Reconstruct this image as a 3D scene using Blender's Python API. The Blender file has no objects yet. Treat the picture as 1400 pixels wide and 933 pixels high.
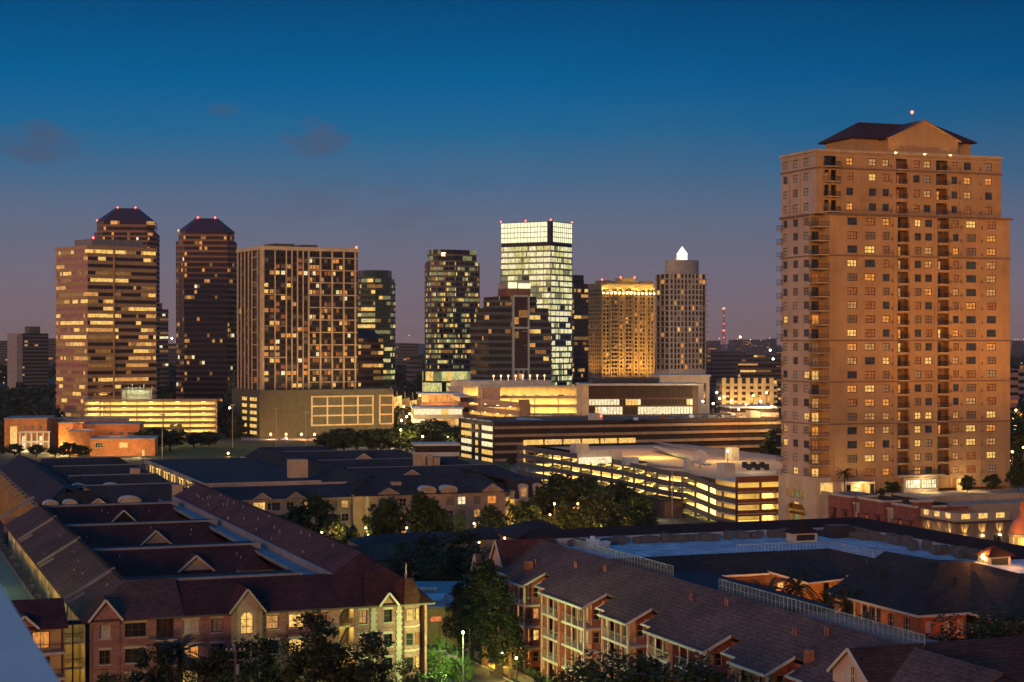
import bpy, math, random
from mathutils import Vector, Matrix
R = math.radians
A = R(20.35); CA, SA = math.cos(A), math.sin(A)
F = 2400.0; CX = 700.0; HY = 470.0; H = 45.0
scene = bpy.context.scene
col = scene.collection
rng = random.Random(7)

def GW(u, v): return (u*CA - v*SA, u*SA + v*CA)          # street-grid coordinates to world
def WG(x, y): return (x*CA + y*SA, y*CA - x*SA)
def at(px, d): return ((px-CX)/F*d, d)
def zat(py, d): return H - (py-HY)*d/F

# ---------------------------------------------------------------- materials
def nt(name):
    m = bpy.data.materials.new(name); m.use_nodes = True
    t = m.node_tree; t.nodes.clear()
    o = t.nodes.new('ShaderNodeOutputMaterial'); b = t.nodes.new('ShaderNodeBsdfPrincipled')
    t.links.new(b.outputs[0], o.inputs[0])
    return m, t, b
def coords(t, scale=(1,1,1)):
    c = t.nodes.new('ShaderNodeTexCoord'); mp = t.nodes.new('ShaderNodeMapping')
    mp.inputs['Scale'].default_value = scale
    t.links.new(c.outputs['Object'], mp.inputs['Vector']); return mp.outputs[0]
def noise(t, vec, s, det=4, rough=.6):
    n = t.nodes.new('ShaderNodeTexNoise'); n.inputs['Scale'].default_value = s
    n.inputs['Detail'].default_value = det; n.inputs['Roughness'].default_value = rough
    t.links.new(vec, n.inputs['Vector']); return n.outputs['Fac']
def ramp(t, fac, stops):
    r = t.nodes.new('ShaderNodeValToRGB'); e = r.color_ramp.elements
    while len(e) < len(stops): e.new(.5)
    for el, (p, c) in zip(e, stops):
        el.position = p; el.color = (c[0], c[1], c[2], 1)
    t.links.new(fac, r.inputs[0]); return r.outputs[0]
def mul(c, k): return tuple(x*k for x in c)
def mixc(t, fac, a, b, mode='MIX'):
    n = t.nodes.new('ShaderNodeMix'); n.data_type = 'RGBA'; n.blend_type = mode
    for sock, val in ((n.inputs[0], fac), (n.inputs[6], a), (n.inputs[7], b)):
        if isinstance(val, (int, float)): sock.default_value = val
        elif isinstance(val, tuple): sock.default_value = (*val, 1)
        else: t.links.new(val, sock)
    return n.outputs[2]

def paint(name, c, rough=.75, var=.22, scale=.35, spec=.3, metal=0, stain=True):
    m, t, b = nt(name)
    v = coords(t)
    a = noise(t, v, scale, 6, .65)
    colr = ramp(t, a, [(.3, mul(c, 1-var)), (.7, mul(c, 1+var))])
    if stain:                                              # weather streaks running down the surface
        v2 = coords(t, (1.3, 1.3, .12)); s = noise(t, v2, 1.1, 4, .7)
        colr = mixc(t, ramp(t, s, [(.5, (0,0,0)), (.78, (.4,.4,.4))]), colr, mul(c, .55))
    t.links.new(colr, b.inputs['Base Color'])
    b.inputs['Roughness'].default_value = rough; b.inputs['Metallic'].default_value = metal
    b.inputs['Specular IOR Level'].default_value = spec
    return m
def brick(name, c, mortar, scale=1.0, bw=.5, rh=.18, rough=.85):
    m, t, b = nt(name)
    c0 = t.nodes.new('ShaderNodeTexCoord'); sp = t.nodes.new('ShaderNodeSeparateXYZ'); t.links.new(c0.outputs['Object'], sp.inputs[0])
    ad = t.nodes.new('ShaderNodeMath'); ad.operation = 'ADD'; t.links.new(sp.outputs[0], ad.inputs[0]); t.links.new(sp.outputs[1], ad.inputs[1])
    cb = t.nodes.new('ShaderNodeCombineXYZ'); t.links.new(ad.outputs[0], cb.inputs[0]); t.links.new(sp.outputs[2], cb.inputs[1])
    br = t.nodes.new('ShaderNodeTexBrick'); br.inputs['Scale'].default_value = scale
    br.inputs['Brick Width'].default_value = bw; br.inputs['Row Height'].default_value = rh
    br.inputs['Mortar Size'].default_value = .012
    br.inputs['Color1'].default_value = (*mul(c, .8), 1); br.inputs['Color2'].default_value = (*mul(c, 1.2), 1); br.inputs['Mortar'].default_value = (*mortar, 1)
    t.links.new(cb.outputs[0], br.inputs['Vector'])
    n = noise(t, coords(t), .5, 5, .7)
    colr = mixc(t, 1.0, br.outputs['Color'], ramp(t, n, [(.3, (.7,.7,.7)), (.7, (1.2,1.2,1.2))]), 'MULTIPLY')
    t.links.new(colr, b.inputs['Base Color']); b.inputs['Roughness'].default_value = rough
    b.inputs['Specular IOR Level'].default_value = .2
    return m
def shingle(name, c, rough=.9):
    m, t, b = nt(name)
    v = coords(t)
    w = t.nodes.new('ShaderNodeTexWave'); w.bands_direction = 'Z'; w.inputs['Scale'].default_value = 1.15
    w.inputs['Distortion'].default_value = .6; w.inputs['Detail Scale'].default_value = 2; t.links.new(v, w.inputs['Vector'])
    vo = t.nodes.new('ShaderNodeTexVoronoi'); vo.inputs['Scale'].default_value = 2.6; t.links.new(coords(t, (1,1,2)), vo.inputs['Vector'])
    big = noise(t, v, .12, 5, .7)
    c1 = mixc(t, w.outputs['Fac'], mul(c, .82), mul(c, 1.12))
    sepv = t.nodes.new('ShaderNodeSeparateColor'); t.links.new(vo.outputs['Color'], sepv.inputs[0])
    c2 = mixc(t, 1.0, c1, ramp(t, sepv.outputs[0], [(0, (.72,.72,.72)), (1, (1.3,1.3,1.3))]), 'MULTIPLY')
    c3 = mixc(t, 1.0, c2, ramp(t, big, [(.3, (.6,.6,.63)), (.7, (1.4,1.35,1.3))]), 'MULTIPLY')
    t.links.new(c3, b.inputs['Base Color']); b.inputs['Roughness'].default_value = rough
    b.inputs['Specular IOR Level'].default_value = .15
    return m
def glass(name, c=(.02,.018,.017), rough=.12, spec=.4):
    m, t, b = nt(name)
    n = noise(t, coords(t, (.9,.9,.5)), 1.0, 3, .6)
    t.links.new(ramp(t, n, [(.35, mul(c, .6)), (.65, mul(c, 1.9))]), b.inputs['Base Color'])
    b.inputs['Roughness'].default_value = rough; b.inputs['Specular IOR Level'].default_value = spec
    bp = t.nodes.new('ShaderNodeBump'); bp.inputs['Strength'].default_value = .03
    t.links.new(noise(t, coords(t), .6, 2), bp.inputs['Height']); t.links.new(bp.outputs[0], b.inputs['Normal'])
    return m
def lit(name, c, s, var=.6, scale=1.6, tall=1.0, lo=.3):
    """a lit room behind a pane: uneven light from furniture, blinds and ceiling lamps"""
    m, t, b = nt(name)
    v = coords(t, (1, 1, tall))
    n = noise(t, v, scale, 4, .75)
    w = noise(t, coords(t, (3.2, 3.2, .35)), scale, 2, .5)
    k = ramp(t, n, [(.34, mul((1,1,1), lo)), (.5, (1-var*.4,)*3), (.62, (1,1,1)), (.75, (1.0,1.0,1.0))])
    k2 = ramp(t, w, [(.4, (.72,)*3), (.6, (1,1,1))])
    e = mixc(t, 1.0, mixc(t, 1.0, c, k, 'MULTIPLY'), k2, 'MULTIPLY')
    b.inputs['Base Color'].default_value = (*mul(c, .12), 1); b.inputs['Roughness'].default_value = .25
    t.links.new(e, b.inputs['Emission Color']); b.inputs['Emission Strength'].default_value = s
    return m
def lampm(name, c, s):
    m, t, b = nt(name)
    b.inputs['Base Color'].default_value = (*mul(c, .5), 1)
    b.inputs['Emission Color'].default_value = (*c, 1); b.inputs['Emission Strength'].default_value = s
    return m
def leafm(name, c, var=.45):
    m, t, b = nt(name)
    n = noise(t, coords(t), .7, 5, .7)
    colr = ramp(t, n, [(.3, mul(c, 1-var)), (.7, mul(c, 1+var))])
    t.links.new(colr, b.inputs['Base Color']); b.inputs['Roughness'].default_value = .6
    b.inputs['Specular IOR Level'].default_value = .25
    return m

# ---------------------------------------------------------------- mesh builder
OFF = {}
class MB:
    def __init__(s): s.v = []; s.f = []; s.m = []
    def poly(s, pts, m=0):
        i = len(s.v); s.v += [tuple(p) for p in pts]; s.f.append(tuple(range(i, i+len(pts)))); s.m.append(m); return s
    def box(s, x0, x1, y0, y1, z0, z1, m=0):
        i = len(s.v)
        s.v += [(x0,y0,z0),(x1,y0,z0),(x1,y1,z0),(x0,y1,z0),(x0,y0,z1),(x1,y0,z1),(x1,y1,z1),(x0,y1,z1)]
        for q in ((0,3,2,1),(4,5,6,7),(0,1,5,4),(1,2,6,5),(2,3,7,6),(3,0,4,7)): s.f.append(tuple(i+k for k in q)); s.m.append(m)
        return s
    def prism(s, poly, z0, z1, m=0, mt=None, zf=None):
        n = len(poly); i = len(s.v)
        s.v += [(p[0],p[1],z0) for p in poly] + [(p[0],p[1],z1) for p in poly]
        for k in range(n):
            s.f.append((i+k, i+(k+1)%n, i+n+(k+1)%n, i+n+k)); s.m.append(m)
        s.f.append(tuple(i+n-1-k for k in range(n))); s.m.append(m)
        s.f.append(tuple(i+n+k for k in range(n))); s.m.append(m if mt is None else mt)
        return s
    def slab(s, pts, th, m=0, mb=None):
        """a tilted sheet of thickness th below the given top polygon"""
        n = len(pts); i = len(s.v)
        s.v += [tuple(p) for p in pts] + [(p[0],p[1],p[2]-th) for p in pts]
        s.f.append(tuple(range(i, i+n))); s.m.append(m)
        s.f.append(tuple(i+n+n-1-k for k in range(n))); s.m.append(m if mb is None else mb)
        for k in range(n):
            s.f.append((i+k, i+n+k, i+n+(k+1)%n, i+(k+1)%n)); s.m.append(m if mb is None else mb)
        return s
    def bar(s, p, q, w=.1, h=None, m=0):
        p = Vector(p); q = Vector(q); d = (q-p)
        if d.length < 1e-5: return s
        d.normalize(); up = Vector((0,0,1)) if abs(d.z) < .95 else Vector((1,0,0))
        x = d.cross(up).normalized(); y = x.cross(d).normalized(); h = w if h is None else h
        x *= w/2; y *= h/2; i = len(s.v)
        s.v += [tuple(a) for a in (p-x-y, p+x-y, p+x+y, p-x+y, q-x-y, q+x-y, q+x+y, q-x+y)]
        for f in ((0,3,2,1),(4,5,6,7),(0,1,5,4),(1,2,6,5),(2,3,7,6),(3,0,4,7)): s.f.append(tuple(i+k for k in f)); s.m.append(m)
        return s
    def tube(s, p, q, r0, r1, n=7, m=0, cap=True):
        p = Vector(p); q = Vector(q); d = (q-p).normalized(); up = Vector((0,0,1)) if abs(d.z) < .95 else Vector((1,0,0))
        x = d.cross(up).normalized(); y = x.cross(d); i = len(s.v)
        for c, r in ((p, r0), (q, r1)):
            for k in range(n):
                a = 2*math.pi*k/n; s.v.append(tuple(c + x*(r*math.cos(a)) + y*(r*math.sin(a))))
        for k in range(n): s.f.append((i+k, i+(k+1)%n, i+n+(k+1)%n, i+n+k)); s.m.append(m)
        if cap: s.f.append(tuple(i+n+k for k in range(n))); s.m.append(m); s.f.append(tuple(i+n-1-k for k in range(n))); s.m.append(m)
        return s
    def lathe(s, c, prof, n=10, m=0, ph=0):
        """prof: list of (radius, z)"""
        i = len(s.v); cx, cy = c
        for r, z in prof:
            for k in range(n):
                a = ph + 2*math.pi*k/n; s.v.append((cx+r*math.cos(a), cy+r*math.sin(a), z))
        for j in range(len(prof)-1):
            for k in range(n):
                s.f.append((i+j*n+k, i+j*n+(k+1)%n, i+(j+1)*n+(k+1)%n, i+(j+1)*n+k)); s.m.append(m)
        s.f.append(tuple(i+(len(prof)-1)*n+k for k in range(n))); s.m.append(m)
        s.f.append(tuple(i+n-1-k for k in range(n))); s.m.append(m)
        return s
    def build(s, name, mats, parent=None, smooth=False):
        me = bpy.data.meshes.new(name)
        ox, oy, oz = OFF.get(parent.name, (0,0,0)) if parent is not None else (0,0,0)
        me.from_pydata([(a-ox, b-oy, c-oz) for a, b, c in s.v], [], s.f)
        if not isinstance(mats, (list, tuple)): mats = [mats]
        for m in mats: me.materials.append(m)
        me.polygons.foreach_set('material_index', s.m)
        if smooth: me.polygons.foreach_set('use_smooth', [True]*len(s.f))
        me.update()
        o = bpy.data.objects.new(name, me); col.objects.link(o)
        if parent is not None: o.parent = parent; OFF[o.name] = (ox, oy, oz)
        return o

def tag(o, label=None, cat=None, group=None, kind=None):
    if label: o['label'] = label
    if cat: o['category'] = cat
    if group: o['group'] = group
    if kind: o['kind'] = kind
    return o
def thing(name, label, cat, loc, rot=0, group=None, off=(0,0,0)):
    o = bpy.data.objects.new(name, None); o.empty_display_size = .5; col.objects.link(o)
    o.location = loc; o.rotation_euler = (0,0,rot); OFF[o.name] = off
    return tag(o, label, cat, group)
def gthing(name, label, *a):
    """thing on the street grid (category, u, v, z, group); its parts are then given in absolute grid coordinates"""
    a = list(a); cat = a.pop(0) if isinstance(a[0], str) else name.replace('_', ' ')
    u, v, z, group = (a + [0, None])[:4] if len(a) == 2 else (a + [None])[:4]
    x, y = GW(u, v)
    return thing(name, label, cat, (x, y, z), A, group, (u, v, z))
def copy_tree(o, parent=None):
    c = o.copy(); col.objects.link(c); c.parent = parent
    for ch in o.children: copy_tree(ch, c)
    return c

# ---------------------------------------------------------------- walls with real openings
def nrm(d): return (d[1], -d[0])
def wp(P, d, a, dep, z):
    n = nrm(d); return (P[0]+d[0]*a-n[0]*dep, P[1]+d[1]*a-n[1]*dep, z)
def wall(mb, P, d, L, z0, z1, ops, dep=.25, m=0, mr=None, zs=None):
    """sheet of wall with rectangular openings (a, b, za, zb) and reveals dep deep"""
    mr = m if mr is None else mr
    us = sorted(set([0, L] + [x for o in ops for x in (o[0], o[1])])); zz = sorted(set([z0, z1] + [x for o in ops for x in (o[2], o[3])]))
    for i in range(len(us)-1):
        run = None
        um = (us[i]+us[i+1])/2
        colo = [o for o in ops if o[0] < um < o[1]]
        segs = []; 
        for j in range(len(zz)-1):
            zm = (zz[j]+zz[j+1])/2
            if any(o[2] < zm < o[3] for o in colo): continue
            if segs and abs(segs[-1][1]-zz[j]) < 1e-6: segs[-1][1] = zz[j+1]
            else: segs.append([zz[j], zz[j+1]])
        for a, b in segs:
            mb.poly([wp(P,d,us[i],0,a), wp(P,d,us[i+1],0,a), wp(P,d,us[i+1],0,b), wp(P,d,us[i],0,b)], m)
    for o in ops:
        a, b, za, zb = o[:4]
        for q in (((a,0,za),(a,dep,za),(a,dep,zb),(a,0,zb)), ((b,0,za),(b,0,zb),(b,dep,zb),(b,dep,za)),
                  ((a,0,za),(b,0,za),(b,dep,za),(a,dep,za)), ((a,0,zb),(a,dep,zb),(b,dep,zb),(b,0,zb))):
            mb.poly([wp(P,d,x,y,z) for x,y,z in q], mr)
def wbox(mb, P, d, a, b, dep0, dep1, z0, z1, m=0):
    """box in wall coordinates; negative dep stands proud of the wall"""
    p = [wp(P,d,a,dep0,0), wp(P,d,b,dep0,0), wp(P,d,b,dep1,0), wp(P,d,a,dep1,0)]
    mb.prism([(x[0],x[1]) for x in p], z0, z1, m)
def window(par, P, d, a, b, za, zb, dep, gm, fm, nx=2, nz=2, fw=.09, name='window', sub=True, sill=None):
    mb = MB(); g = dep
    mb.poly([wp(P,d,a,g,za), wp(P,d,b,g,za), wp(P,d,b,g,zb), wp(P,d,a,g,zb)])
    w = mb.build(name, gm, par)
    f = MB() if sub else mb
    k = 0 if sub else 1
    fr = MB()
    fd0, fd1 = dep-.06, dep-.003
    wbox(fr,P,d,a,a+fw,fd0,fd1,za,zb); wbox(fr,P,d,b-fw,b,fd0,fd1,za,zb)
    wbox(fr,P,d,a+fw,b-fw,fd0,fd1,za,za+fw); wbox(fr,P,d,a+fw,b-fw,fd0,fd1,zb-fw,zb)
    for i in range(1, nx):
        x = a+(b-a)*i/nx; wbox(fr,P,d,x-fw*.4,x+fw*.4,fd0+.012,fd1,za+fw,zb-fw)
    for j in range(1, nz):
        z = za+(zb-za)*j/nz; wbox(fr,P,d,a+fw,b-fw,fd0+.02,fd1-.006,z-fw*.35,z+fw*.35)
    fr.build('frame', fm, w)
    if sill:
        s_ = MB(); wbox(s_,P,d,a-.12,b+.12,-.14,dep*.5,za-.14,za-.002); s_.build('sill', sill, w)
    return w
# ---------------------------------------------------------------- palette
M = {}
def defmats():
    M['asphalt'] = paint('asphalt', (.045,.045,.048), .9, .3, .2, stain=False)
    M['ground'] = paint('ground_soil', (.035,.04,.028), .95, .5, .05, stain=False)
    M['pave'] = paint('pavement', (.25,.23,.2), .85, .2, .5, stain=False)
    M['lawn'] = paint('lawn', (.05,.09,.025), .95, .4, .15, stain=False)
    M['stucco_pink'] = brick('pink_brick', (.27,.14,.125), (.24,.15,.14))
    M['stucco_beige'] = paint('beige_stucco', (.4,.31,.22), .85)
    M['quoin'] = paint('quoin_stone', (.4,.33,.27), .85)
    M['stucco_tan'] = paint('tan_stucco', (.42,.31,.22), .85)
    M['roof_maroon'] = shingle('maroon_shingle', (.058,.019,.019))
    M['roof_brown'] = shingle('brown_shingle', (.065,.045,.04))
    M['roof_slate'] = shingle('slate_shingle', (.034,.034,.04))
    M['roof_dark'] = shingle('dark_shingle', (.038,.031,.033))
    M['flat_dark'] = paint('dark_membrane', (.022,.016,.017), .9)
    M['membrane'] = paint('white_roof_membrane', (.36,.43,.5), .6, .45, .35)
    M['parapet'] = paint('pale_parapet_cap', (.2,.19,.2), .7)
    M['trim'] = paint('white_trim', (.5,.43,.37), .6, .12)
    M['brick_red'] = brick('red_brick', (.33,.095,.065), (.3,.15,.12))
    M['brick_orange'] = brick('orange_brick', (.42,.17,.07), (.35,.2,.12), .7)
    M['metal_grey'] = paint('grey_metal', (.22,.23,.25), .45, .2, metal=.5)
    M['metal_dark'] = paint('dark_metal', (.04,.04,.045), .5, .2, metal=.3)
    M['rail'] = paint('rail_paint', (.22,.21,.2), .5, .15)
    M['glass'] = glass('dark_glass'); M['glass_blue'] = glass('blue_glass', (.03,.05,.075), .1)
    M['glass_br'] = glass('bronze_glass', (.035,.02,.016), .1, .5); M['glass_green'] = glass('green_glass', (.02,.04,.035), .1)
    M['glass_pink_sky'] = glass('sky_reflection_glass', (.30,.10,.09), .3, .8); M['conc_in'] = paint('inner_concrete', (.62,.56,.44), .85, .1)  # the glass carries the pink western sky's reflection in its colour
    M['curtain'] = paint('closed_curtain', (.26,.2,.15), .6, .3, 2.5); M['curtain_w'] = paint('pale_blind', (.42,.38,.33), .6, .2, 2.5)
    M['frame'] = paint('window_frame', (.10,.075,.055), .6, .1); M['frame_w'] = paint('white_frame', (.5,.47,.42), .6, .1)
    M['L_warm'] = lit('lit_warm', (1,.36,.07), 1.15); M['L_yel'] = lit('lit_yellow', (1,.58,.15), 1.45); M['L_dim'] = lit('lit_dim', (1,.3,.08), .38)
    M['L_white'] = lit('lit_white', (1,.84,.5), 1.5); M['L_soft'] = lit('lit_soft', (1,.48,.15), .75)
    M['O_yel'] = lit('office_yellow', (1,.6,.15), 1.3, .4, .5, 1); M['O_or'] = lit('office_orange', (1,.46,.12), .9, .5, .5)
    M['O_dim'] = lit('office_dim', (1,.48,.12), .28, .6, .5); M['O_gr'] = lit('office_green', (.93,.84,.3), 1.0, .5, .5)
    M['O_wh'] = lit('office_white', (1,.92,.5), 1.3, .4, .5); M['O_grd'] = lit('office_green_dim', (.8,.85,.35), .3, .6, .5)
    M['crown'] = lit('crown_light', (.98,.95,.58), 1.5, .2, .4, lo=.8)
    M['lantern'] = lampm('lantern_light', (1,.92,.7), 1.5)
    M['lamp_o'] = lampm('sodium_lamp', (1,.4,.08), 30); M['lamp_w'] = lampm('white_lamp', (1,.9,.65), 22); M['lamp_y'] = lampm('yellow_lamp', (1,.7,.25), 14)
    M['lamp_r'] = lampm('red_beacon', (1,.06,.03), 14)
    M['far_lamp'] = lampm('far_lamp', (1,.62,.32), 3.2)
    M['leaf'] = leafm('leaf_green', (.034,.052,.012)); M['leaf_d'] = leafm('leaf_dark', (.018,.026,.008)); M['leaf_lit'] = leafm('leaf_lamplit', (.075,.13,.025))  # the last is a lamplit copy, light put into its colour
    M['leaf_m'] = leafm('leaf_mid', (.035,.05,.012)); M['palm'] = leafm('palm_leaf', (.03,.034,.01)); M['bark'] = paint('bark', (.09,.06,.04), .95)
    M['conc'] = paint('concrete', (.33,.3,.26), .85); M['conc_d'] = paint('dark_concrete', (.12,.105,.095), .85); M['conc_l'] = paint('pale_concrete', (.5,.46,.4), .8)
defmats()

# ---------------------------------------------------------------- camera, world, sun
cam = bpy.data.cameras.new('camera'); cam.sensor_width = 36; cam.lens = 36*F/1400; cam.shift_y = (HY-466.5)/1400
cam.clip_start = .1; cam.clip_end = 60000
cam.dof.use_dof = True; cam.dof.focus_distance = 350; cam.dof.aperture_fstop = 5.6
co = bpy.data.objects.new('camera', cam); col.objects.link(co); co.location = (0,0,H); co.rotation_euler = (R(90),0,0)
scene.camera = co
w = bpy.data.worlds.new('World'); scene.world = w; w.use_nodes = True
t = w.node_tree; t.nodes.clear()
wo = t.nodes.new('ShaderNodeOutputWorld'); bg = t.nodes.new('ShaderNodeBackground'); t.links.new(bg.outputs[0], wo.inputs[0])
tc = t.nodes.new('ShaderNodeTexCoord'); sp = t.nodes.new('ShaderNodeSeparateXYZ'); t.links.new(tc.outputs['Generated'], sp.inputs[0])
def mth(op, a, b=None, clamp=False):
    n = t.nodes.new('ShaderNodeMath'); n.operation = op; n.use_clamp = clamp
    for i, x in enumerate((a, b)):
        if x is None: continue
        if isinstance(x, (int, float)): n.inputs[i].default_value = x
        else: t.links.new(x, n.inputs[i])
    return n.outputs[0]
def S(r, g, b): 
    f = lambda x: (x/255/12.92) if x/255 <= .04045 else ((x/255+.055)/1.055)**2.4
    return (f(r), f(g), f(b))
z = sp.outputs[2]
sky = ramp(t, mth('MULTIPLY', z, 2.5, True), [(0, S(134,108,108)), (.05, S(124,106,114)), (.12, S(111,108,125)), (.18, S(95,108,133)), (.24, S(66,105,140)), (.30, S(30,102,147)), (.37, S(0,94,148)), (.5, S(0,68,119)), (.75, S(0,85,145))])
# brighter zenith above the frame, and the afterglow in the west behind the camera's left shoulder
zen = ramp(t, z, [(.25, (0,0,0)), (.6, (.02,.06,.11)), (1, (.04,.11,.20))])
sky = mixc(t, 1.0, sky, zen, 'ADD')
dw = mth('ADD', mth('MULTIPLY', sp.outputs[0], -.94), mth('MULTIPLY', sp.outputs[1], -.35))
dw = mth('POWER', mth('MAXIMUM', dw, 0), 2.0)
lowb = ramp(t, z, [(-0.0, (1,1,1)), (.5, (.06,.06,.06)), (.8, (0,0,0))])
glow = mixc(t, 1.0, mixc(t, 1.0, (1.0,.56,.36), lowb, 'MULTIPLY'), dw, 'MULTIPLY')
sky = mixc(t, 1.0, sky, glow, 'ADD')
# a few thin dusk clouds
def cloud(px, py, wx, wy, amount, seed):
    global sky
    l, h = (px-CX)/F, (HY-py)/F
    yy = mth('MAXIMUM', sp.outputs[1], .01)
    dx = mth('DIVIDE', mth('SUBTRACT', mth('DIVIDE', sp.outputs[0], yy), l), wx/F)
    dz = mth('DIVIDE', mth('SUBTRACT', mth('DIVIDE', z, yy), h), wy/F)
    rr = mth('SQRT', mth('ADD', mth('MULTIPLY', dx, dx), mth('MULTIPLY', dz, dz)))
    mp = t.nodes.new('ShaderNodeMapping'); mp.inputs['Scale'].default_value = (42,42,95); mp.inputs['Location'].default_value = (seed,0,0)
    t.links.new(tc.outputs['Generated'], mp.inputs[0])
    nn = noise(t, mp.outputs[0], 1, 6, .6)
    k = mth('MULTIPLY', mth('SUBTRACT', mth('SUBTRACT', mth('MULTIPLY', nn, 3.2), .75), rr, True), 1.5, True)
    k = mth('MULTIPLY', k, amount); 
    sky = mixc(t, k, sky, S(80,82,104))
for c in ((48,196,84,40,.5,0), (432,192,54,26,.5,3.1), (306,150,26,12,.25,5.3), (440,275,80,30,.2,8.1), (560,300,90,40,.2,9.9)): cloud(*c)
mp = t.nodes.new('ShaderNodeMapping'); mp.inputs['Scale'].default_value = (5,5,18); t.links.new(tc.outputs['Generated'], mp.inputs[0])
veil = ramp(t, noise(t, mp.outputs[0], 1, 4, .55), [(.45, (0,0,0)), (.75, (.22,.22,.22))])
sky = mixc(t, mth('MULTIPLY', veil, ramp(t, z, [(.09, (1,1,1)), (.16, (0,0,0))])), sky, S(98,100,124))
rt = ramp(t, mth('DIVIDE', sp.outputs[0], mth('MAXIMUM', sp.outputs[1], .2)), [(0, (1,1,1)), (.34, (.7,.72,.76))])
sky = mixc(t, ramp(t, z, [(.03, (0,0,0)), (.14, (1,1,1))]), sky, mixc(t, 1.0, sky, rt, 'MULTIPLY'))
t.links.new(sky, bg.inputs[0]); bg.inputs[1].default_value = 1.0
sun = bpy.data.lights.new('sun', 'SUN'); sun.energy = 1.35; sun.angle = R(12); sun.color = (1,.5,.15)
so = bpy.data.objects.new('sun', sun); col.objects.link(so)
sd = Vector((.30, 1, -.10)).normalized()                # travels away from the camera and to the right
so.rotation_euler = sd.to_track_quat('-Z','Y').to_euler()
vs = scene.view_settings; vs.view_transform = 'Standard'; vs.look = 'None'; vs.exposure = 0; vs.gamma = 1
scene.cycles.use_denoising = True; scene.cycles.max_bounces = 5; scene.cycles.diffuse_bounces = 3; scene.cycles.glossy_bounces = 2
scene.cycles.sample_clamp_indirect = 4; scene.cycles.use_adaptive_sampling = True; scene.cycles.adaptive_threshold = .02
scene.cycles.caustics_reflective = False; scene.cycles.caustics_refractive = False

def light(kind, loc, energy, color, size=.5, rot=None, sizey=None, spot=None, grid=True):
    L = bpy.data.lights.new('lamp_or_fill_light', kind); L.energy = energy; L.color = color
    if kind == 'AREA':
        L.size = size
        if sizey: L.shape = 'RECTANGLE'; L.size_y = sizey
    else: L.shadow_soft_size = size
    if spot: L.spot_size = R(spot); L.spot_blend = .6
    o = bpy.data.objects.new('lamp_or_fill_light', L); col.objects.link(o)
    x, y = GW(loc[0], loc[1]) if grid else (loc[0], loc[1])
    o.location = (x, y, loc[2])
    if rot is not None: o.rotation_euler = Vector(rot).to_track_quat('-Z','Y').to_euler()
    return o
# ---------------------------------------------------------------- generic towers
def place_local(obj, root, loc): 
    obj.matrix_world = obj.matrix_world; obj.location = Matrix.Rotation(root.rotation_euler[2], 4, 'Z') @ Vector(loc) + Vector(root.location)
def flood(root, lx0, ly0, lz, energy, colr, tx, ty, tz, spot=100, size=.5):
    L = light('SPOT', (0,0,0), energy, colr, size, (0,0,1), spot=spot, grid=False); place_local(L, root, (lx0,ly0,lz))
    dirv = Matrix.Rotation(root.rotation_euler[2], 4, 'Z') @ (Vector((tx,ty,tz))-Vector((lx0,ly0,lz))); L.rotation_euler = dirv.to_track_quat('-Z','Y').to_euler()
def frame_px(pl, pc, pr, d, ang):
    c, s = math.cos(ang), math.sin(ang); x, y = at(pc, d); k = (pr-CX)/F; kl = (pl-CX)/F
    a = (k*y - x)/(c - k*s); b = (x - kl*y)/(s + kl*c)
    return (x, y), a, b
def runs(n, probs, r, mean=2.2):
    """material indices along a row: probs = [(index, weight)], lit rooms come in runs"""
    out = []
    while len(out) < n:
        i = r.choices([p[0] for p in probs], [p[1] for p in probs])[0]
        L = 1 + int(r.expovariate(1/mean)) if i else 1 + int(r.expovariate(1/3.5))
        out += [i]*L
    return out[:n]
def inset(poly, k):
    """convex polygon (counter-clockwise) moved outwards by k (negative: inwards)"""
    n = len(poly); out = []
    for i in range(n):
        p0, p1, p2 = Vector(poly[i-1]), Vector(poly[i]), Vector(poly[(i+1)%n])
        a = (p1-p0).normalized(); b = (p2-p1).normalized()
        na = Vector((a.y,-a.x)); nb = Vector((b.y,-b.x)); m = (na+nb); m = m/max(m.length_squared/2, .3)
        q = p1 + m*k; out.append((q.x, q.y))
    return out
def bands(root, poly, z0, z1, fh, gf, cw, wm, gms, probs, r, proud=.35, mull=0, mullmat=None, rowp=None, name='window_band', mean=2.2, edge=None):
    """ribbon-window storeys: spandrel rings in one wall mesh and one glass ring per storey"""
    n = max(1, round((z1-z0)/fh)); fh = (z1-z0)/n; W = MB()
    po = inset(poly, proud)
    for k in range(n):
        za = z0 + k*fh; zg = za + fh*(1-gf)
        W.prism(po, za, zg)
        g = MB(); N = len(poly)
        pk = probs if rowp is None else rowp(k, n, probs)
        for i in range(N):
            p, q = poly[i], poly[(i+1)%N]; L = math.dist(p, q); m = max(1, round(L/cw))
            mm = runs(m, pk, r, mean)
            if edge and i in edge: mm = [edge[i] if x == 0 else x for x in mm]
            for j in range(m):
                a, b = j/m, (j+1)/m
                pa = (p[0]+(q[0]-p[0])*a, p[1]+(q[1]-p[1])*a); pb = (p[0]+(q[0]-p[0])*b, p[1]+(q[1]-p[1])*b)
                g.poly([(*pa, zg), (*pb, zg), (*pb, za+fh), (*pa, za+fh)], mm[j])
        g.build(name, gms, root)
    W.build('wall', wm, root)
    if mull:
        V = MB(); N = len(poly)
        for i in range(N):
            p, q = poly[i], poly[(i+1)%N]; L = math.dist(p, q); m = max(1, round(L/(mull)))
            d = ((q[0]-p[0])/L, (q[1]-p[1])/L)
            for j in range(m+1):
                x = L*j/m; wbox(V, p, d, x-.12, x+.12, -.1-proud*.5, .05, z0, z1)
        V.build('mullion_grid', mullmat or wm, root)
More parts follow.
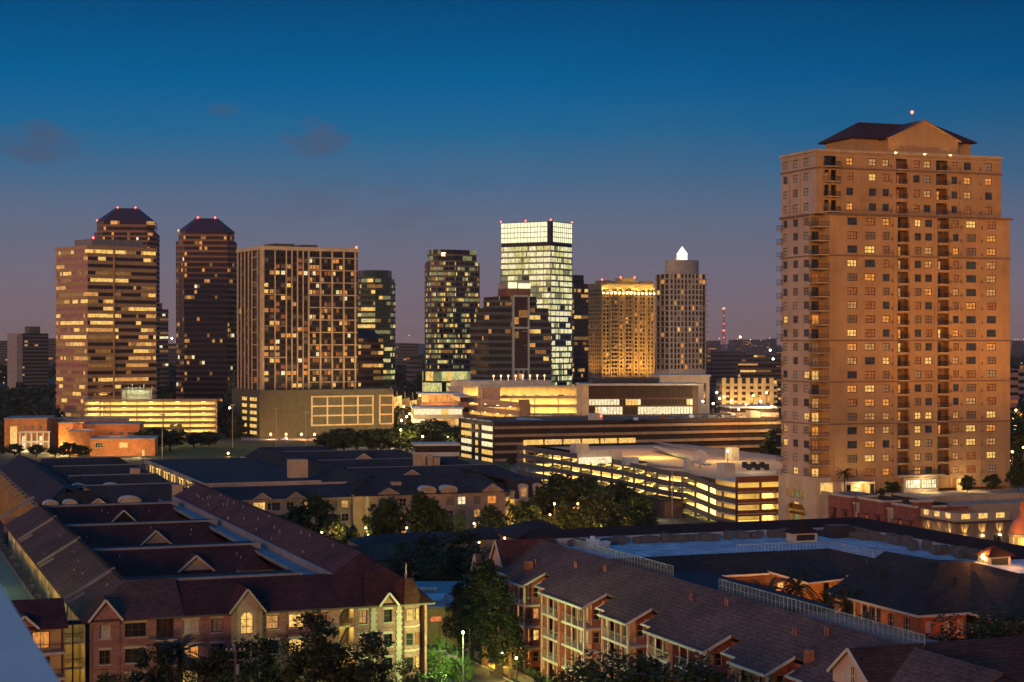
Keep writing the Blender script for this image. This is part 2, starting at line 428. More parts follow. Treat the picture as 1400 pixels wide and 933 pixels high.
class Wins:
    """collects punched windows: the first 100 are parts of their own, the rest one part"""
    def __init__(s, root, mats, fm, limit=100): s.root, s.mats, s.fm, s.limit, s.q = root, mats, fm, limit, []
    def add(s, P, d, a, b, za, zb, dep, mi, nx=2, nz=1, fw=.1): s.q.append((P,d,a,b,za,zb,dep,mi,nx,nz,fw))
    def one(s, mb, w, mats_off):
        P,d,a,b,za,zb,dep,mi,nx,nz,fw = w
        mb.poly([wp(P,d,a,dep,za), wp(P,d,b,dep,za), wp(P,d,b,dep,zb), wp(P,d,a,dep,zb)], mats_off)
        fm = len(s.mats) if mats_off == mi else 1
        e0, e1 = dep-.05, dep-.004
        if fw > 0:
            wbox(mb,P,d,a,a+fw,e0,e1,za,zb,fm); wbox(mb,P,d,b-fw,b,e0,e1,za,zb,fm); wbox(mb,P,d,a+fw,b-fw,e0,e1,za,za+fw,fm); wbox(mb,P,d,a+fw,b-fw,e0,e1,zb-fw,zb,fm)
            for i in range(1, nx):
                x = a+(b-a)*i/nx; wbox(mb,P,d,x-fw*.4,x+fw*.4,e0+.01,e1,za+fw,zb-fw,fm)
            for j in range(1, nz):
                z = za+(zb-za)*j/nz; wbox(mb,P,d,a+fw,b-fw,e0+.02,e1-.004,z-fw*.4,z+fw*.4,fm)
    def done(s, r=None):
        s.q.sort(key=lambda w: -(w[7] > 2)*1e3 - (w[3]-w[2])*(w[5]-w[4]))
        for w in s.q[:s.limit]:
            mb = MB(); P,d,a,b,za,zb,dep,mi,nx,nz,fw = w
            s.one(mb, w, 0); 
            if mi == 0: pass
            mb.m = [0 if k == 0 else 1 for k in range(len(mb.f))]
            mb.build('window', [s.mats[mi], s.fm], s.root)
        if len(s.q) > s.limit:
            mb = MB()
            for w in s.q[s.limit:]: s.one(mb, w, w[7])
            tag(mb.build('window_grid', list(s.mats)+[s.fm], s.root), kind='stuff')
def rect(a, b, x=0, y=0): return [(x,y),(x+a,y),(x+a,y+b),(x,y+b)]
def chamf(a, b, c): return [(c,0),(a-c,0),(a,c),(a,b-c),(a-c,b),(c,b),(0,b-c),(0,c)]
def beacons(root, pts, rad=.55):
    for p in pts: 
        m = MB(); m.lathe((p[0],p[1]), [(rad*.4,p[2]), (rad,p[2]+rad), (rad*.4,p[2]+2*rad)], 6); m.build('beacon', M['lamp_r'], root)
def roofbox(root, a0, a1, b0, b1, z0, z1, m, name='roof_plant'): mb = MB(); mb.box(a0,a1,b0,b1,z0,z1); return mb.build(name, m, root)

OFM = lambda: [M['glass_br'], M['O_yel'], M['O_or'], M['O_dim'], M['curtain']]
def tw(name, label, pl, pc, pr, d, ang, group='office and apartment towers on the skyline', cat='tower'):
    (x, y), a, b = frame_px(pl, pc, pr, d, ang)
    return thing(name, label, cat, (x, y, 0), ang, group), a, b

# pink granite office tower on the far left
def pink_tower():
    r = random.Random(11)
    o, a, b = tw('office_tower', 'broad pink and bronze office tower with bands of yellow lit windows, far left', 77, 120, 213, 950, R(42))
    z1 = zat(341, 950); c = [(0,0),(a*.36,-1.0),(a*.42,0.6),(a,0),(a,b),(0,b)]
    c = [(0,0),(a,0),(a,b),(0,b)]
    def rp(k, n, p):
        q = (n-1-k)
        lit_rows = {0:.75, 1:.5, 7:.6, 9:.65, 11:.55, 13:.75, 15:.5, 16:.35, 18:.35}
        f = lit_rows.get(q, .3); return [(0, 1-f), (1, f*.5), (2, f*.35), (3, f*.55)]
    wm = paint('rose_granite', (.46,.29,.13), .6)
    bands(o, c, 3, z1, 3.85, .5, 1.55, wm, OFM()+[M['glass_pink_sky']], None, r, .3, 0, rowp=rp, mean=3.6, edge={3:5})
    mb = MB(); mb.prism(inset(c, .5), z1, z1+2.2); mb.build('parapet', wm, o)
    # projecting stone pier dividing the two shallow bays of the front
    mb = MB(); mb.box(a*.36, a*.36+.9, -1.1, -.3, 0, z1+.01); mb.build('corner_pier', wm, o)
    mb = MB(); mb.box(a*.2, a*.95, b*.3, b*.85, z1+2.2, z1+6.5); mb.build('mechanical_penthouse', paint('grey_louvre', (.22,.2,.2)), o)
    beacons(o, [(a*.22, b*.3, z1+6.5)])
pink_tower()

def twin(pl, pr, py_top, py_sh, py_body, d, label, r):
    x0, y0 = at((pl+pr)/2, d); W = (pr-pl)/F*d; ang = R(8)
    o = thing('apartment_tower', label, 'tower', (x0, y0, 0), ang, 'twin dark towers with maroon hipped crowns')
    W *= .97; P = [(x-W/2, y) for x, y in chamf(W, W, W*.14)]
    zt, zs, zb = zat(py_top, d), zat(py_sh, d), zat(py_body, d)
    wm = paint('bronze_panel', (.24,.1,.055), .4, .2, spec=.5); gl = [M['glass_br'], M['O_or'], M['O_dim'], M['L_warm'], M['L_white']]
    bands(o, P, 0, zb, 3.4, .62, 1.6, wm, gl, [(0, .82), (1, .06), (2, .13), (3, .035), (4, .03)], r, .22, 4.2, M['metal_dark'], mean=.4)
    P2 = inset(P, -W*.035)
    bands(o, P2, zb+.01, zs, 3.4, .6, 1.6, wm, gl, [(0, .8), (1, .1), (2, .15)], r, .15, mean=1.2)
    mb = MB(); t0 = [(x*.42, W/2+(y-W/2)*.42) for x, y in P2]; n = len(P2)
    P3 = inset(P2, .3)
    for i in range(n): mb.poly([(*P3[i], zs), (*P3[(i+1)%n], zs), (*t0[(i+1)%n], zt), (*t0[i], zt)])
    mb.poly([(*p, zt) for p in t0]); mb.poly([(*p, zs) for p in P3][::-1])
    mb.build('hipped_crown', paint('maroon_crown', (.06,.016,.018), .35, .2, .2), o)
    beacons(o, [(t0[0][0], t0[0][1], zt), (t0[1][0], t0[1][1], zt), (P2[-1][0], P2[-1][1], zs)], .5)
twin(128, 214, 283, 302, 318, 1250, 'dark tower with maroon hipped crown peeking from behind the pink office tower', random.Random(3))
twin(240, 323, 297, 316, 330, 1100, 'dark red tower with maroon hipped crown standing free between two towers', random.Random(4))

# slab apartment tower with pale grid over a parking podium
def grid_condo():
    r = random.Random(21); d = 845
    o, a, b = tw('apartment_tower', 'tall apartment slab with pale beige grid of frames above a dark parking podium', 325, 357, 489, d, R(28))
    zb, zt = zat(535, d), zat(337, d)
    fm = paint('beige_grid', (.62,.47,.28), .7); dark = paint('charcoal_panel', (.045,.038,.032), .6)
    W = MB(); fh = 3.04; n = int((zt-zb-1.5)/fh); wn = Wins(o, [M['glass'], M['curtain'], M['glass_br'], M['L_warm'], M['L_yel'], M['L_soft'], M['L_white'], M['L_dim']], M['metal_dark'])
    def pick(): return r.choices(range(8), [.42,.12,.18,.06,.04,.07,.02,.09])[0]
    ops = []; cols = []
    q = a*.46; nb = 8; cw = q/nb
    for i in range(nb): cols.append((1.2+i*cw+.35, 1.2+(i+1)*cw-.35) if i else (1.4, cw+.9))
    x = q+1.2; bw = (a-1.4-x)/4
    wide = []
    for i in range(4):
        for k in range(3): cols.append((x+i*bw+.45+k*(bw-.8)/3, x+i*bw+.45+(k+1)*(bw-.8)/3-.15))
    for k in range(n):
        za = zb+1+k*fh
        for (c0, c1) in cols: ops.append((c0, c1, za+.5, za+2.55)); wn.add((0,0), (1,0), c0, c1, za+.5, za+2.55, .3, pick() if k < n-1 else 0, 2, 1, .09)
    wall(W, (0,0), (1,0), a, zb, zt, ops, .3, 0)
    ops = []; lc = [(b*f0, b*f1) for f0, f1 in ((.06,.14),(.2,.3),(.36,.46),(.52,.62),(.66,.86),(.89,.97))]
    for k in range(n):
        za = zb+1+k*fh
        for (c0, c1) in lc: ops.append((c0, c1, za+.4, za+2.6)); wn.add((0,b), (0,-1), c0, c1, za+.4, za+2.6, .3, r.choices(range(8), [.6,.15,.22,.01,.01,.02,0,.01])[0], 1, 1, .09)
    wall(W, (0,b), (0,-1), b, zb, zt, ops, .3, 0)
    W.poly([(a,0,zb),(a,b,zb),(a,b,zt),(a,0,zt)]).poly([(a,b,zb),(0,b,zb),(0,b,zt),(a,b,zt)]).poly([(0,0,zt-.5),(a,0,zt-.5),(a,b,zt-.5),(0,b,zt-.5)])
    W.build('wall', dark, o)
    G = MB()
    for i in range(nb+1): xx = 1.2+i*cw; (i % 2 == 0 or i > 3) and wbox(G,(0,0),(1,0),xx-.28,xx+.28,-.5,-.002,zb,zt-1.6)
    for i in range(5): xx = q+1.2+i*bw; wbox(G,(0,0),(1,0),xx-.38,xx+.38,-.62,-.002,zb,zt-1.61)
    wbox(G,(0,0),(1,0),0,1.0,-.6,-.002,zb,zt-1.62)
    for k in range(1, n, 2): 
        za = zb+1+k*fh; wbox(G,(0,0),(1,0),q+1.3,a-.2,-.45,-.004,za-.25,za+.25)
    for k in range(5, n-2, 5):
        za = zb+1+k*fh; wbox(G,(0,0),(1,0),1.1,q*.55,-.42,-.004,za-.2,za+.2)
    for f in (.03,.17,.33,.49,.64,.875,.985): wbox(G,(0,b),(0,-1),b*f-.3,b*f+.3,-.5,-.002,zb,zt-1.6)
    for k in range(1, n, 2):
        za = zb+1+k*fh; wbox(G,(0,b),(0,-1),b*.64,b*.875,-.4,-.004,za-.2,za+.2)
    G.build('frame_grid', fm, o)
    mb = MB(); mb.box(-.7,a+.4,-.7,b+.4,zt-1.6,zt+.2); mb.build('cornice', fm, o)
    roofbox(o, a*.2, a*.42, b*.3, b*.7, zt+.2, zt+2.2, M['conc_d']); roofbox(o, a*.5, a*.66, b*.3, b*.7, zt+.2, zt+2.0, M['conc_d'])
    beacons(o, [(a-.5, .4, zt+.2)])
    wn.done()
    # podium
    ang = R(28); (x, y), a2, b2 = frame_px(317, 355, 538, d-12, ang)
    p = thing('parking_podium', 'dark olive parking podium with pale framed openings under the apartment slab', 'parking garage', (x, y, 0), ang)
    z1 = zat(534, d-12); W = MB(); ops = []; 
    f0, f1 = a2*(333-148)/(635-148), a2*(557-148)/(635-148); g0 = a2*(583-148)/(635-148)
    cw = (f1-f0)/4; rh = 4.6; fr = MB(); 
    zf = z1-3.4
    for i in range(4):
        for k in range(3): ops.append((f0+i*cw+.5, f0+(i+1)*cw-.5, zf-(k+1)*rh+.5, zf-k*rh-.4))
    for k in range(3): ops.append((g0+.5, a2-.7, zf-(k+1)*rh+.5, zf-k*rh-.4))
    wall(W, (0,0), (1,0), a2, 0, z1, ops, .6)
    ops2 = []
    for k in range(6): ops2 += [(b2*.34, b2*.55, 1.5+k*3.2, 3.2+k*3.2), (b2*.62, b2*.9, 1.5+k*3.2, 3.2+k*3.2)]
    wall(W, (0,b2), (0,-1), b2, 0, z1, ops2, .6)
    W.poly([(0,0,z1),(a2,0,z1),(a2,b2,z1),(0,b2,z1)]).poly([(a2,0,0),(a2,b2,0),(a2,b2,z1),(a2,0,z1)]).poly([(a2,b2,0),(0,b2,0),(0,b2,z1),(a2,b2,z1)])
    W.build('wall', paint('olive_panel', (.1,.095,.065), .8), p)
    for i in range(5): wbox(fr,(0,0),(1,0),f0+i*cw-.4,f0+i*cw+.4,-.3,-.003,zf-3*rh,zf+.4)
    for k in range(4): wbox(fr,(0,0),(1,0),f0-.39,f1+.39,-.26,-.004,zf-k*rh-.35,zf-k*rh+.35)
    for xx in (g0, a2-.4): wbox(fr,(0,0),(1,0),xx-.35,xx+.35,-.3,-.003,zf-3*rh,zf+.4)
    for k in range(4): wbox(fr,(0,0),(1,0),g0+.35,a2-.75,-.26,-.004,zf-k*rh-.35,zf-k*rh+.35)
    fr.build('frame_grid', fm, p)
    lv = paint('olive_louvre', (.1,.1,.07), .6)
    for q in ops: s_ = MB(); wbox(s_,(0,0),(1,0),q[0],q[1],.45,.5,q[2]+.02,q[3]-.02); s_.build('louvre', lv, p)
    for q in ops2: 
        g = MB(); g.poly([wp((0,b2),(0,-1),q[0],.55,q[2]), wp((0,b2),(0,-1),q[1],.55,q[2]), wp((0,b2),(0,-1),q[1],.55,q[3]), wp((0,b2),(0,-1),q[0],.55,q[3])]); g.build('lit_opening', M['O_yel'], p)
    flood(p, a2*.6, -34, 9, 30000, (1,.66,.25), a2*.6, 0, 10, 120, 2)  # unseen spot added in front to brighten the pale frames
grid_condo()

def green_office():
    r = random.Random(31); o, a, b = tw('office_tower', 'dark green glass office tower with stepped rounded top, right of the beige apartment slab', 470, 500, 546.5, 1180, R(30))
    P = chamf(a, b, 7); zt = zat(381, 1180); wm = paint('green_black_panel', (.05,.055,.045), .4)
    bands(o, P, 0, zt, 3.9, .6, 1.5, wm, [M['glass_green'], M['O_gr'], M['O_yel'], M['O_grd'], M['O_dim']], [(0,.6),(1,.12),(2,.14),(3,.22),(4,.1)], r, .2, mean=2.5)
    P2 = inset(P, -2.2); bands(o, P2, zt, zat(369, 1180), 5, .75, 2, wm, [M['glass_green']], [(0,1)], r, .2)
    # small hip-roofed tower in front
    o, a, b = tw('office_building', 'low bronze office block with dark hipped roof in front of the green tower', 470, 490, 524, 1020, R(26), None, 'office building')
    zt = zat(463, 1020)
    bands(o, rect(a,b), 0, zt, 3.7, .55, 1.6, paint('brown_panel', (.14,.08,.05), .6), OFM(), [(0,.55),(1,.2),(2,.2),(3,.2)], r, .3)
    mb = MB(); P = rect(a+1.4,b+1.4,-.7,-.7); za, zc = zt, zat(450, 1020)
    tp = [(a*.3,b*.4),(a*.7,b*.4),(a*.7,b*.6),(a*.3,b*.6)]
    for i in range(4): mb.poly([(*P[i],za),(*P[(i+1)%4],za),(*tp[(i+1)%4],zc),(*tp[i],zc)])
    mb.poly([(*q,zc) for q in tp]); mb.build('hipped_roof', M['roof_slate'], o)
    # lit arched canopy strings at its foot
    x, y = at(512, 930); o = thing('arched_canopy', 'bright arched glass canopy glowing yellow at the foot of the green tower', 'canopy', (x, y, 0), R(10))
    L = 46; 
    fr = MB()
    for j in range(12):
        xx = -L/2 + L*j/11; zc = 8+11*(1-((xx-6)/(L*.62))**2)
        for k in range(6):
            t0, t1 = k/6, (k+1)/6; f = lambda s: (xx+s*3, -8+16*s, 11+ (zc-8)*math.sin(math.pi*s)*.8 + .08*(j-4)**2*.3)
            fr.bar(f(t0), f(t1), .3)
    fr.build('rib', paint('canopy_steel', (.5,.4,.2)), o)
    g = MB()
    for j in range(11):
        xa, xb = -L/2+L*j/11, -L/2+L*(j+1)/11
        g.poly([(xa,0,5),(xb,0,5),(xb,0,16+1.5*math.sin(j)),(xa,0,16+1.5*math.sin(j+1))], j % 2)
    g.build('glass_wall', [M['O_yel'], M['O_dim']], o)
green_office()

def glass_tower():
    r = random.Random(41); d = 1100
    o, a, b = tw('office_tower', 'faceted glass office tower glowing yellow green, left of the stepped tower', 573, 592, 657, d, R(24))
    P = [(3,0),(a*.42,-2.5),(a,2),(a,b*.7),(a*.8,b*.9),(3,b*.9),(0,b*.5),(0,3)]
    zt = zat(358, d); zb = zat(507, d); wm = paint('grey_green_panel', (.15,.125,.09), .4)
    gl = [M['glass'], M['O_gr'], M['O_yel'], M['O_grd'], M['O_dim']]
    bands(o, P, zb, zt, 3.2, .6, 1.0, wm, gl, [(0,.36),(1,.12),(2,.17),(3,.36),(4,.3)], r, .2, 4, M['metal_grey'], mean=.7)
    P2 = inset(P, -1.5)
    bands(o, P2, zt+.01, zat(341, d), 4, .7, 1.8, wm, gl, [(0,.7),(3,.3),(4,.12)], r, .2)
    mb = MB(); x0 = a*.18; mb.box(x0, x0+9, .2, .5, zat(350, d), zat(345, d)); mb.build('crown_sign', lampm('warm_sign', (1,.6,.35), 3), o)
    # tall lit lobby
    W = MB(); L = a*1.0; gl2 = [M['O_gr'], M['O_grd'], M['O_yel'], M['glass']]
    for k in range(4):
        g = MB(); za, zb2 = zb*k/4+.5, zb*(k+1)/4-.6
        Pl = inset(P, 1.5)
        for i in range(len(Pl)):
            p, q = Pl[i], Pl[(i+1)%len(Pl)]; n = max(1, round(math.dist(p,q)/3))
            for j in range(n):
                s0, s1 = j/n, (j+1)/n; pa = (p[0]+(q[0]-p[0])*s0, p[1]+(q[1]-p[1])*s0); pb = (p[0]+(q[0]-p[0])*s1, p[1]+(q[1]-p[1])*s1)
                g.poly([(*pa,za),(*pb,za),(*pb,zb2),(*pa,zb2)], r.choices([0,1,2,3],[.5,.25,.12,.15])[0])
        g.build('lobby_glazing', gl2, o); W.prism(inset(P,1.8), zb2, za+zb/4)
    W.prism(inset(P,1.8), 0, .5)
    W.build('lobby_wall', wm, o)
glass_tower()

def tall_lit():
    r = random.Random(51); d = 1150
    o, a, b = tw('office_tower', 'tallest glass office tower in the middle with a blazing white lit crown', 685, 753, 782, d, R(58))
    # local x runs along the short right face, local y along the broad left face
    P = [(.0,0),(a,0),(a,b),(0,b)]; zc, zt = zat(331, d), zat(303, d)
    wm = paint('silver_panel', (.30,.31,.27), .35, .15); gl = [M['glass_green'], M['O_wh'], M['O_gr'], M['O_grd'], M['L_white']]
    def rp(k, n, p):
        f = .5 + .5*min(1, (k/n)*1.5) ; return [(0, (1.05-f)*.6), (1, f*.6), (2, f*.35), (3, .2), (4, f*.08)]
    bands(o, P, 0, zc-2.5, 3.9, .7, 1.3, wm, gl, None, r, .25, 5.2, M['metal_grey'], rowp=rp, mean=2)
    bands(o, inset(P,-.4), zc-2.5, zc, 2.5, .3, 3, M['metal_dark'], [M['glass']], [(0,1)], r, .3)
    for k in range(4):
        g = MB(); za = zc+ (zt-zc)*k/4+.3; zb = zc+(zt-zc)*(k+1)/4-.15
        N = 4
        for i in range(N):
            p, q = P[i], P[(i+1)%N]; g.poly([(*p,za),(*q,za),(*q,zb),(*p,zb)])
        g.build('crown_panel', M['crown'], o)
    fr = MB(); 
    for i in range(4):
        p, q = P[i], P[(i+1)%4]; L = math.dist(p,q); dd = ((q[0]-p[0])/L,(q[1]-p[1])/L); n = round(L/2.6)
        for j in range(n+1): wbox(fr, p, dd, L*j/n-.09, L*j/n+.09, -.2, .02, zc, zt+.6)
    for k in range(5): fr.prism(inset(P,.25), zc+(zt-zc)*k/4-.12, zc+(zt-zc)*k/4+.27)
    mb = fr; mb.build('crown_frame', M['metal_grey'], o)
    nt_ = MB(); nt_.box(-.5,2.2,-.5,2.2,zc-1,zt+.2); nt_.build('corner_notch', M['metal_dark'], o)
    beacons(o, [(0,0,zt+.6),(a,0,zt+.6),(0,b,zt+.6),(0,b*.5,zt+.6)], .5)
tall_lit()

def stepped():
    r = random.Random(61); d = 960
    o, a, b = tw('office_tower', 'dark stepped office tower with a white lit penthouse in front of the tallest tower', 644, 668, 754, d, R(22))
    gl = [M['glass'], M['O_yel'], M['O_or'], M['O_dim'], M['glass_br']]; wm = paint('blue_grey_stone', (.085,.10,.10), .5)
    lv = [(0, a, zat(524, d), zat(441, d)), (a*.07, a*.96, zat(441,d), zat(421,d)), (a*.19, a*.77, zat(421,d), zat(405,d))]
    pr = [(0,.72),(1,.05),(2,.07),(3,.12),(4,.2)]
    bands(o, rect(a,b), 0, lv[0][3], 3.9, .58, 1.6, wm, gl, pr, r, .3, mean=1.8)
    for x0, x1, z0, z1 in lv[1:]: bands(o, rect(x1-x0,b*.9,x0,1.2), z0+.01, z1, 3.9, .58, 1.6, wm, gl, pr, r, .3)
    g = MB(); bx0, bx1 = a*.38, a*.62; zb1 = zat(404,d)
    for xx in (bx0, bx1): g.box(xx-.5, xx+.5, -1.6, .1, 5, zb1)
    for zz in (zat(505,d), zat(448,d), zat(404,d)): g.box(bx0+.5, bx1-.5, -1.5, .1, zz-.7, zz+.4)
    for k in (1,2): g.box(bx0+(bx1-bx0)*k/3-.3, bx0+(bx1-bx0)*k/3+.3, -1.45, .1, 5, zat(505,d)-.7)
    g.build('bay_frame', paint('pale_blue_frame', (.34,.38,.36), .5), o)
    g = MB(); rr = random.Random(2)
    for k in range(22):
        for j in range(3):
            x0 = bx0+.5+(bx1-bx0-1)*j/3; g.poly([(x0,-1,5+k*3.9),(x0+(bx1-bx0-1)/3,-1,5+k*3.9),(x0+(bx1-bx0-1)/3,-1,5+(k+1)*3.9-.1),(x0,-1,5+(k+1)*3.9-.1)], rr.choices([0,1,2],[.9,.05,.05])[0]) if 5+(k+1)*3.9 < zb1 else None
    g.build('bay_glazing', [M['glass_br'], M['O_or'], M['O_dim']], o)
    z0, z1, z2 = zat(405,d), zat(394,d), zat(387,d)
    roofbox(o, a*.32, a*.68, 1.5, b*.6, z0, z1, paint('rust_panel', (.2,.1,.06)), 'penthouse_wall')
    mb = MB(); mb.box(a*.34, a*.46, 1.2, 3, z1, z2+.6); mb.box(a*.5, a*.68, 1.2, 3, z1, z2); mb.build('penthouse_light', M['crown'], o)
    roofbox(o, a*.33, a*.67, 3, b*.6, z1, z2+1, M['conc'])
    # pale podium at its foot
    (x, y), a, b = frame_px(626, 643, 754, 925, R(22)); p = thing('podium_building', 'long pale stucco podium at the foot of the stepped tower', 'building', (x,y,0), R(22))
    z1 = zat(521, 925); mb = MB(); mb.box(0,a,0,30,0,z1); mb.build('wall', M['conc_l'], p)
    mb = MB()
    for k in range(11): mb.box(a*.42+k*4.2, a*.42+k*4.2+2.6, -.06, .0, z1-9, z1-6.2)
    mb.build('window', M['glass'], p)
    for k in range(8):
        m = MB(); m.lathe((a*(.3+.09*k), 2), [(.1,z1),(.1,z1+2),(.5,z1+2.1),(.5,z1+2.8),(.1,z1+3)], 6, 0); m.build('roof_lamp', M['far_lamp'], p)
stepped()

def dark_tower():
    r = random.Random(71); d = 1270
    o, a, b = tw('office_tower', 'slim dark bronze office tower between the tallest tower and the golden apartments', 765, 785, 804, d, R(35))
    bands(o, rect(a,b), 0, zat(388,d), 3.9, .6, 1.6, paint('bronze_black', (.075,.05,.045), .4), OFM(), [(0,.75),(1,.09),(2,.12),(3,.14)], r, .25, mean=2.5)
    bands(o, rect(a*.8,b*.8,0,2), zat(388,d), zat(376,d), 5, .6, 2, paint('bronze_black2', (.075,.05,.045), .4), OFM(), [(0,1)], r, .2)
dark_tower()

def gold_condo():
    r = random.Random(81); d = 1290
    o, a, b = tw('apartment_tower', 'golden floodlit apartment tower with ornate lit crown and columns of balconies', 803, 822, 895, d, R(24))
    zt = zat(389, d); wm = paint('golden_stucco', (.5,.36,.16), .8)
    W = MB(); wn = Wins(o, [M['glass_br'], M['glass_br'], M['curtain'], M['L_warm'], M['L_dim'], M['L_yel']], paint('cream_frame', (.5,.38,.2)), 100)
    nf = 27; fh = (zt-9)/nf; ops = []; cols = []
    u = a/26.0
    for c in (1,2.6, 5,6.6, 9.2, 12, 13.6, 16.4, 18.8,20.2, 22.6, 24.4): cols.append((c*u, c*u+u*1.0))
    for k in range(nf):
        za = 6+k*fh
        for c0, c1 in cols:
            ops.append((c0,c1,za+.6,za+fh-.5)); wn.add((0,0),(1,0),c0,c1,za+.6,za+fh-.5,.5,r.choices(range(6),[.45,.3,.14,.05,.12,.02])[0],1,1,0)
    wall(W,(0,0),(1,0),a,0,zt,ops,.5)
    ops = []; ys = [(b*f, b*f+b*.07) for f in (.1,.24,.4,.56,.7,.86)]
    for k in range(nf):
        za = 6+k*fh
        for c0, c1 in ys: ops.append((c0,c1,za+.6,za+fh-.5)); wn.add((0,b),(0,-1),c0,c1,za+.6,za+fh-.5,.5,r.choices(range(6),[.5,.3,.14,.02,.06,0])[0],1,1,0)
    wall(W,(0,b),(0,-1),b,0,zt,ops,.5)
    W.poly([(a,0,0),(a,b,0),(a,b,zt),(a,0,zt)]).poly([(a,b,0),(0,b,0),(0,b,zt),(a,b,zt)]).poly([(0,0,zt),(a,0,zt),(a,b,zt),(0,b,zt)])
    W.build('wall', wm, o); wn.done()
    P = MB()
    for c in (0,4.2,8.2,11,15.4,18.1,22,25.2): P.box(c*u, c*u+.9, -1.1, -.01, 0, zt-5)
    P.build('pilaster', wm, o)
    bst = paint('balcony_stucco', (.38,.26,.13))
    for k in range(nf):
        za = 6+k*fh
        for c0, c1 in ((11.6*u, 15*u), (4.8*u, 8*u)): B = MB(); B.box(c0, c1, -1.4, -.02, za-.15, za+.15); B.box(c0, c1, -1.4, -1.3, za+.151, za+1.1); B.build('balcony', bst, o)
    c = MB(); c.box(-.8,a+.8,-1.3,b+.5,zt-6.5,zt-5.6); c.box(-.4,a+.4,-.9,b,zt,zt+.9); c.build('cornice', wm, o)
    t = MB(); zc = zat(380,d); t.box(a*.3,a*.68,-.6,b*.5,zt+.9,zc-2); t.box(a*.36,a*.62,-.8,b*.4,zc-2,zc); t.box(a*.02,a*.2,.5,b*.5,zt+.9,zt+3); t.box(a*.8,a*.98,.5,b*.5,zt+.9,zt+3); t.build('roof_gable', wm, o)
    for k in range(14):
        m = MB(); x = a*(.03+.94*k/13); m.box(x-.5,x+.5,-1.8,-1.15,zt-6.9,zt-6.0); m.build('floodlight', M['lamp_y'], o)
    beacons(o, [(a*.36,0,zc),(a*.62,0,zc),(a*.02,.5,zt+3)], .6)
    return o, a, b, zt
_go, _ga, _gb, _gz = gold_condo()
for k in range(14): flood(_go, _ga*(.03+.94*k/13), -2.2, _gz-6.2, 2300, (1,.72,.2), _ga*(.03+.94*k/13), 0, _gz, 110, .3)
for k in range(5): flood(_go, _ga*(.1+.2*k), -16, 10, 34000, (1,.55,.14), _ga*(.1+.2*k), 0, 78, 95)
flood(_go, -16, _gb*.5, 12, 26000, (1,.5,.12), 0, _gb*.5, 70, 90)

def white_condo():
    r = random.Random(91); d = 1000
    o, a, b = tw('apartment_tower', 'pale and dark striped apartment tower topped by a glowing white lantern', 896.5, 915, 965, d, R(25))
    zt = zat(374, d); wm = paint('pale_precast', (.42,.37,.32), .8)
    W = MB(); wn = Wins(o, [M['glass'], M['glass_br'], M['curtain'], M['L_yel'], M['L_warm'], M['L_soft']], M['metal_dark'], 100)
    nf = int((zt-zat(512,d))/3.05); z0 = zt-nf*3.05; ops = []
    cols = [(a*f, a*f+1.5) for f in (.04,.14,.23,.33,.43,.53,.63,.73,.83)] + [(a*.91,a*.985)]
    for k in range(nf):
        for j, (c0, c1) in enumerate(cols):
            za = z0+k*3.05; hh = .25 if j in (1,4,9) else .55
            ops.append((c0,c1,za+hh,za+2.75)); wn.add((0,0),(1,0),c0,c1,za+hh,za+2.75,.5,r.choices(range(6),[.6,.25,.08,.03,.03,.03])[0],1,1,0)
    wall(W,(0,0),(1,0),a,0,zt,ops,.5)
    ops = []
    for k in range(nf):
        za = z0+k*3.05
        for f in (.04,.36,.68): ops.append((b*f,b*(f+.26),za+.35,za+2.8)); wn.add((0,b),(0,-1),b*f,b*(f+.26),za+.35,za+2.8,.5,r.choices(range(6),[.7,.2,.05,.02,.02,.02])[0],2,1,.1)
    wall(W,(0,b),(0,-1),b,0,zt,ops,.5)
    W.poly([(a,0,0),(a,b,0),(a,b,zt),(a,0,zt)]).poly([(a,b,0),(0,b,0),(0,b,zt),(a,b,zt)]).poly([(0,0,zt),(a,0,zt),(a,b,zt),(0,b,zt)])
    W.build('wall', wm, o); wn.done()
    for k in range(nf): 
        for q in ((-1.2,-.01,b*.35,b*.95),(a*.9,a+1.0,-1.0,-.01)): B = MB(); B.box(*q,z0+k*3.05-.1,z0+k*3.05+.2); B.build('balcony', M['metal_grey'], o)
    m = MB(); m.prism([(a*.5+math.cos(q*math.pi/14)*a*.44, b*.42+math.sin(q*math.pi/14)*b*.4) for q in range(28)], zt, zat(355,d)); m.build('drum', paint('grey_drum', (.3,.29,.28), .5), o)
    m = MB(); c = (a*.5, b*.4); zd = zat(355,d); m.lathe(c, [(3.1,zd),(3.1,zd+3.4),(3.4,zd+3.6),(1.5,zd+6.2),(.06,zat(335.5,d))], 8); m.build('lantern', M['lantern'], o)
    beacons(o, [(c[0]-5, c[1]-3, zd)], .7)
white_condo()

# ---------------------------------------------------------------- small and far buildings
def block(name, label, pl, pc, pr, d, ang, ytop, wmat, gl, probs, fh=3.5, gf=.5, cw=2, seed=1, group=None, cat='building', ybase=None, roof=None):
    o, a, b = tw(name, label, pl, pc, pr, d, ang, group, cat)
    bands(o, rect(a,b), 0, zat(ytop,d), fh, gf, cw, wmat, gl, probs, random.Random(seed), .2, name='window_row', mean=1.2)
    if roof: roofbox(o, a*roof[0], a*roof[1], b*.2, b*.7, zat(ytop,d)+.01, zat(ytop,d)+roof[2], M['conc_d'])
    return o, a, b
dk = paint('night_concrete', (.12,.11,.115), .9); dkb = paint('night_brown', (.16,.1,.08), .9); plc = paint('night_pale', (.3,.27,.25), .9)
o, a, b = block('apartment_building', 'wide dark concrete apartment block with pale end wall on the left horizon', 11, 24, 66, 1500, R(40), 456, dk, [M['glass'], M['L_warm'], M['L_soft']], [(0,.9),(1,.07),(2,.06)], 3.1, .45, 3, 5, roof=(.45,.8,6))
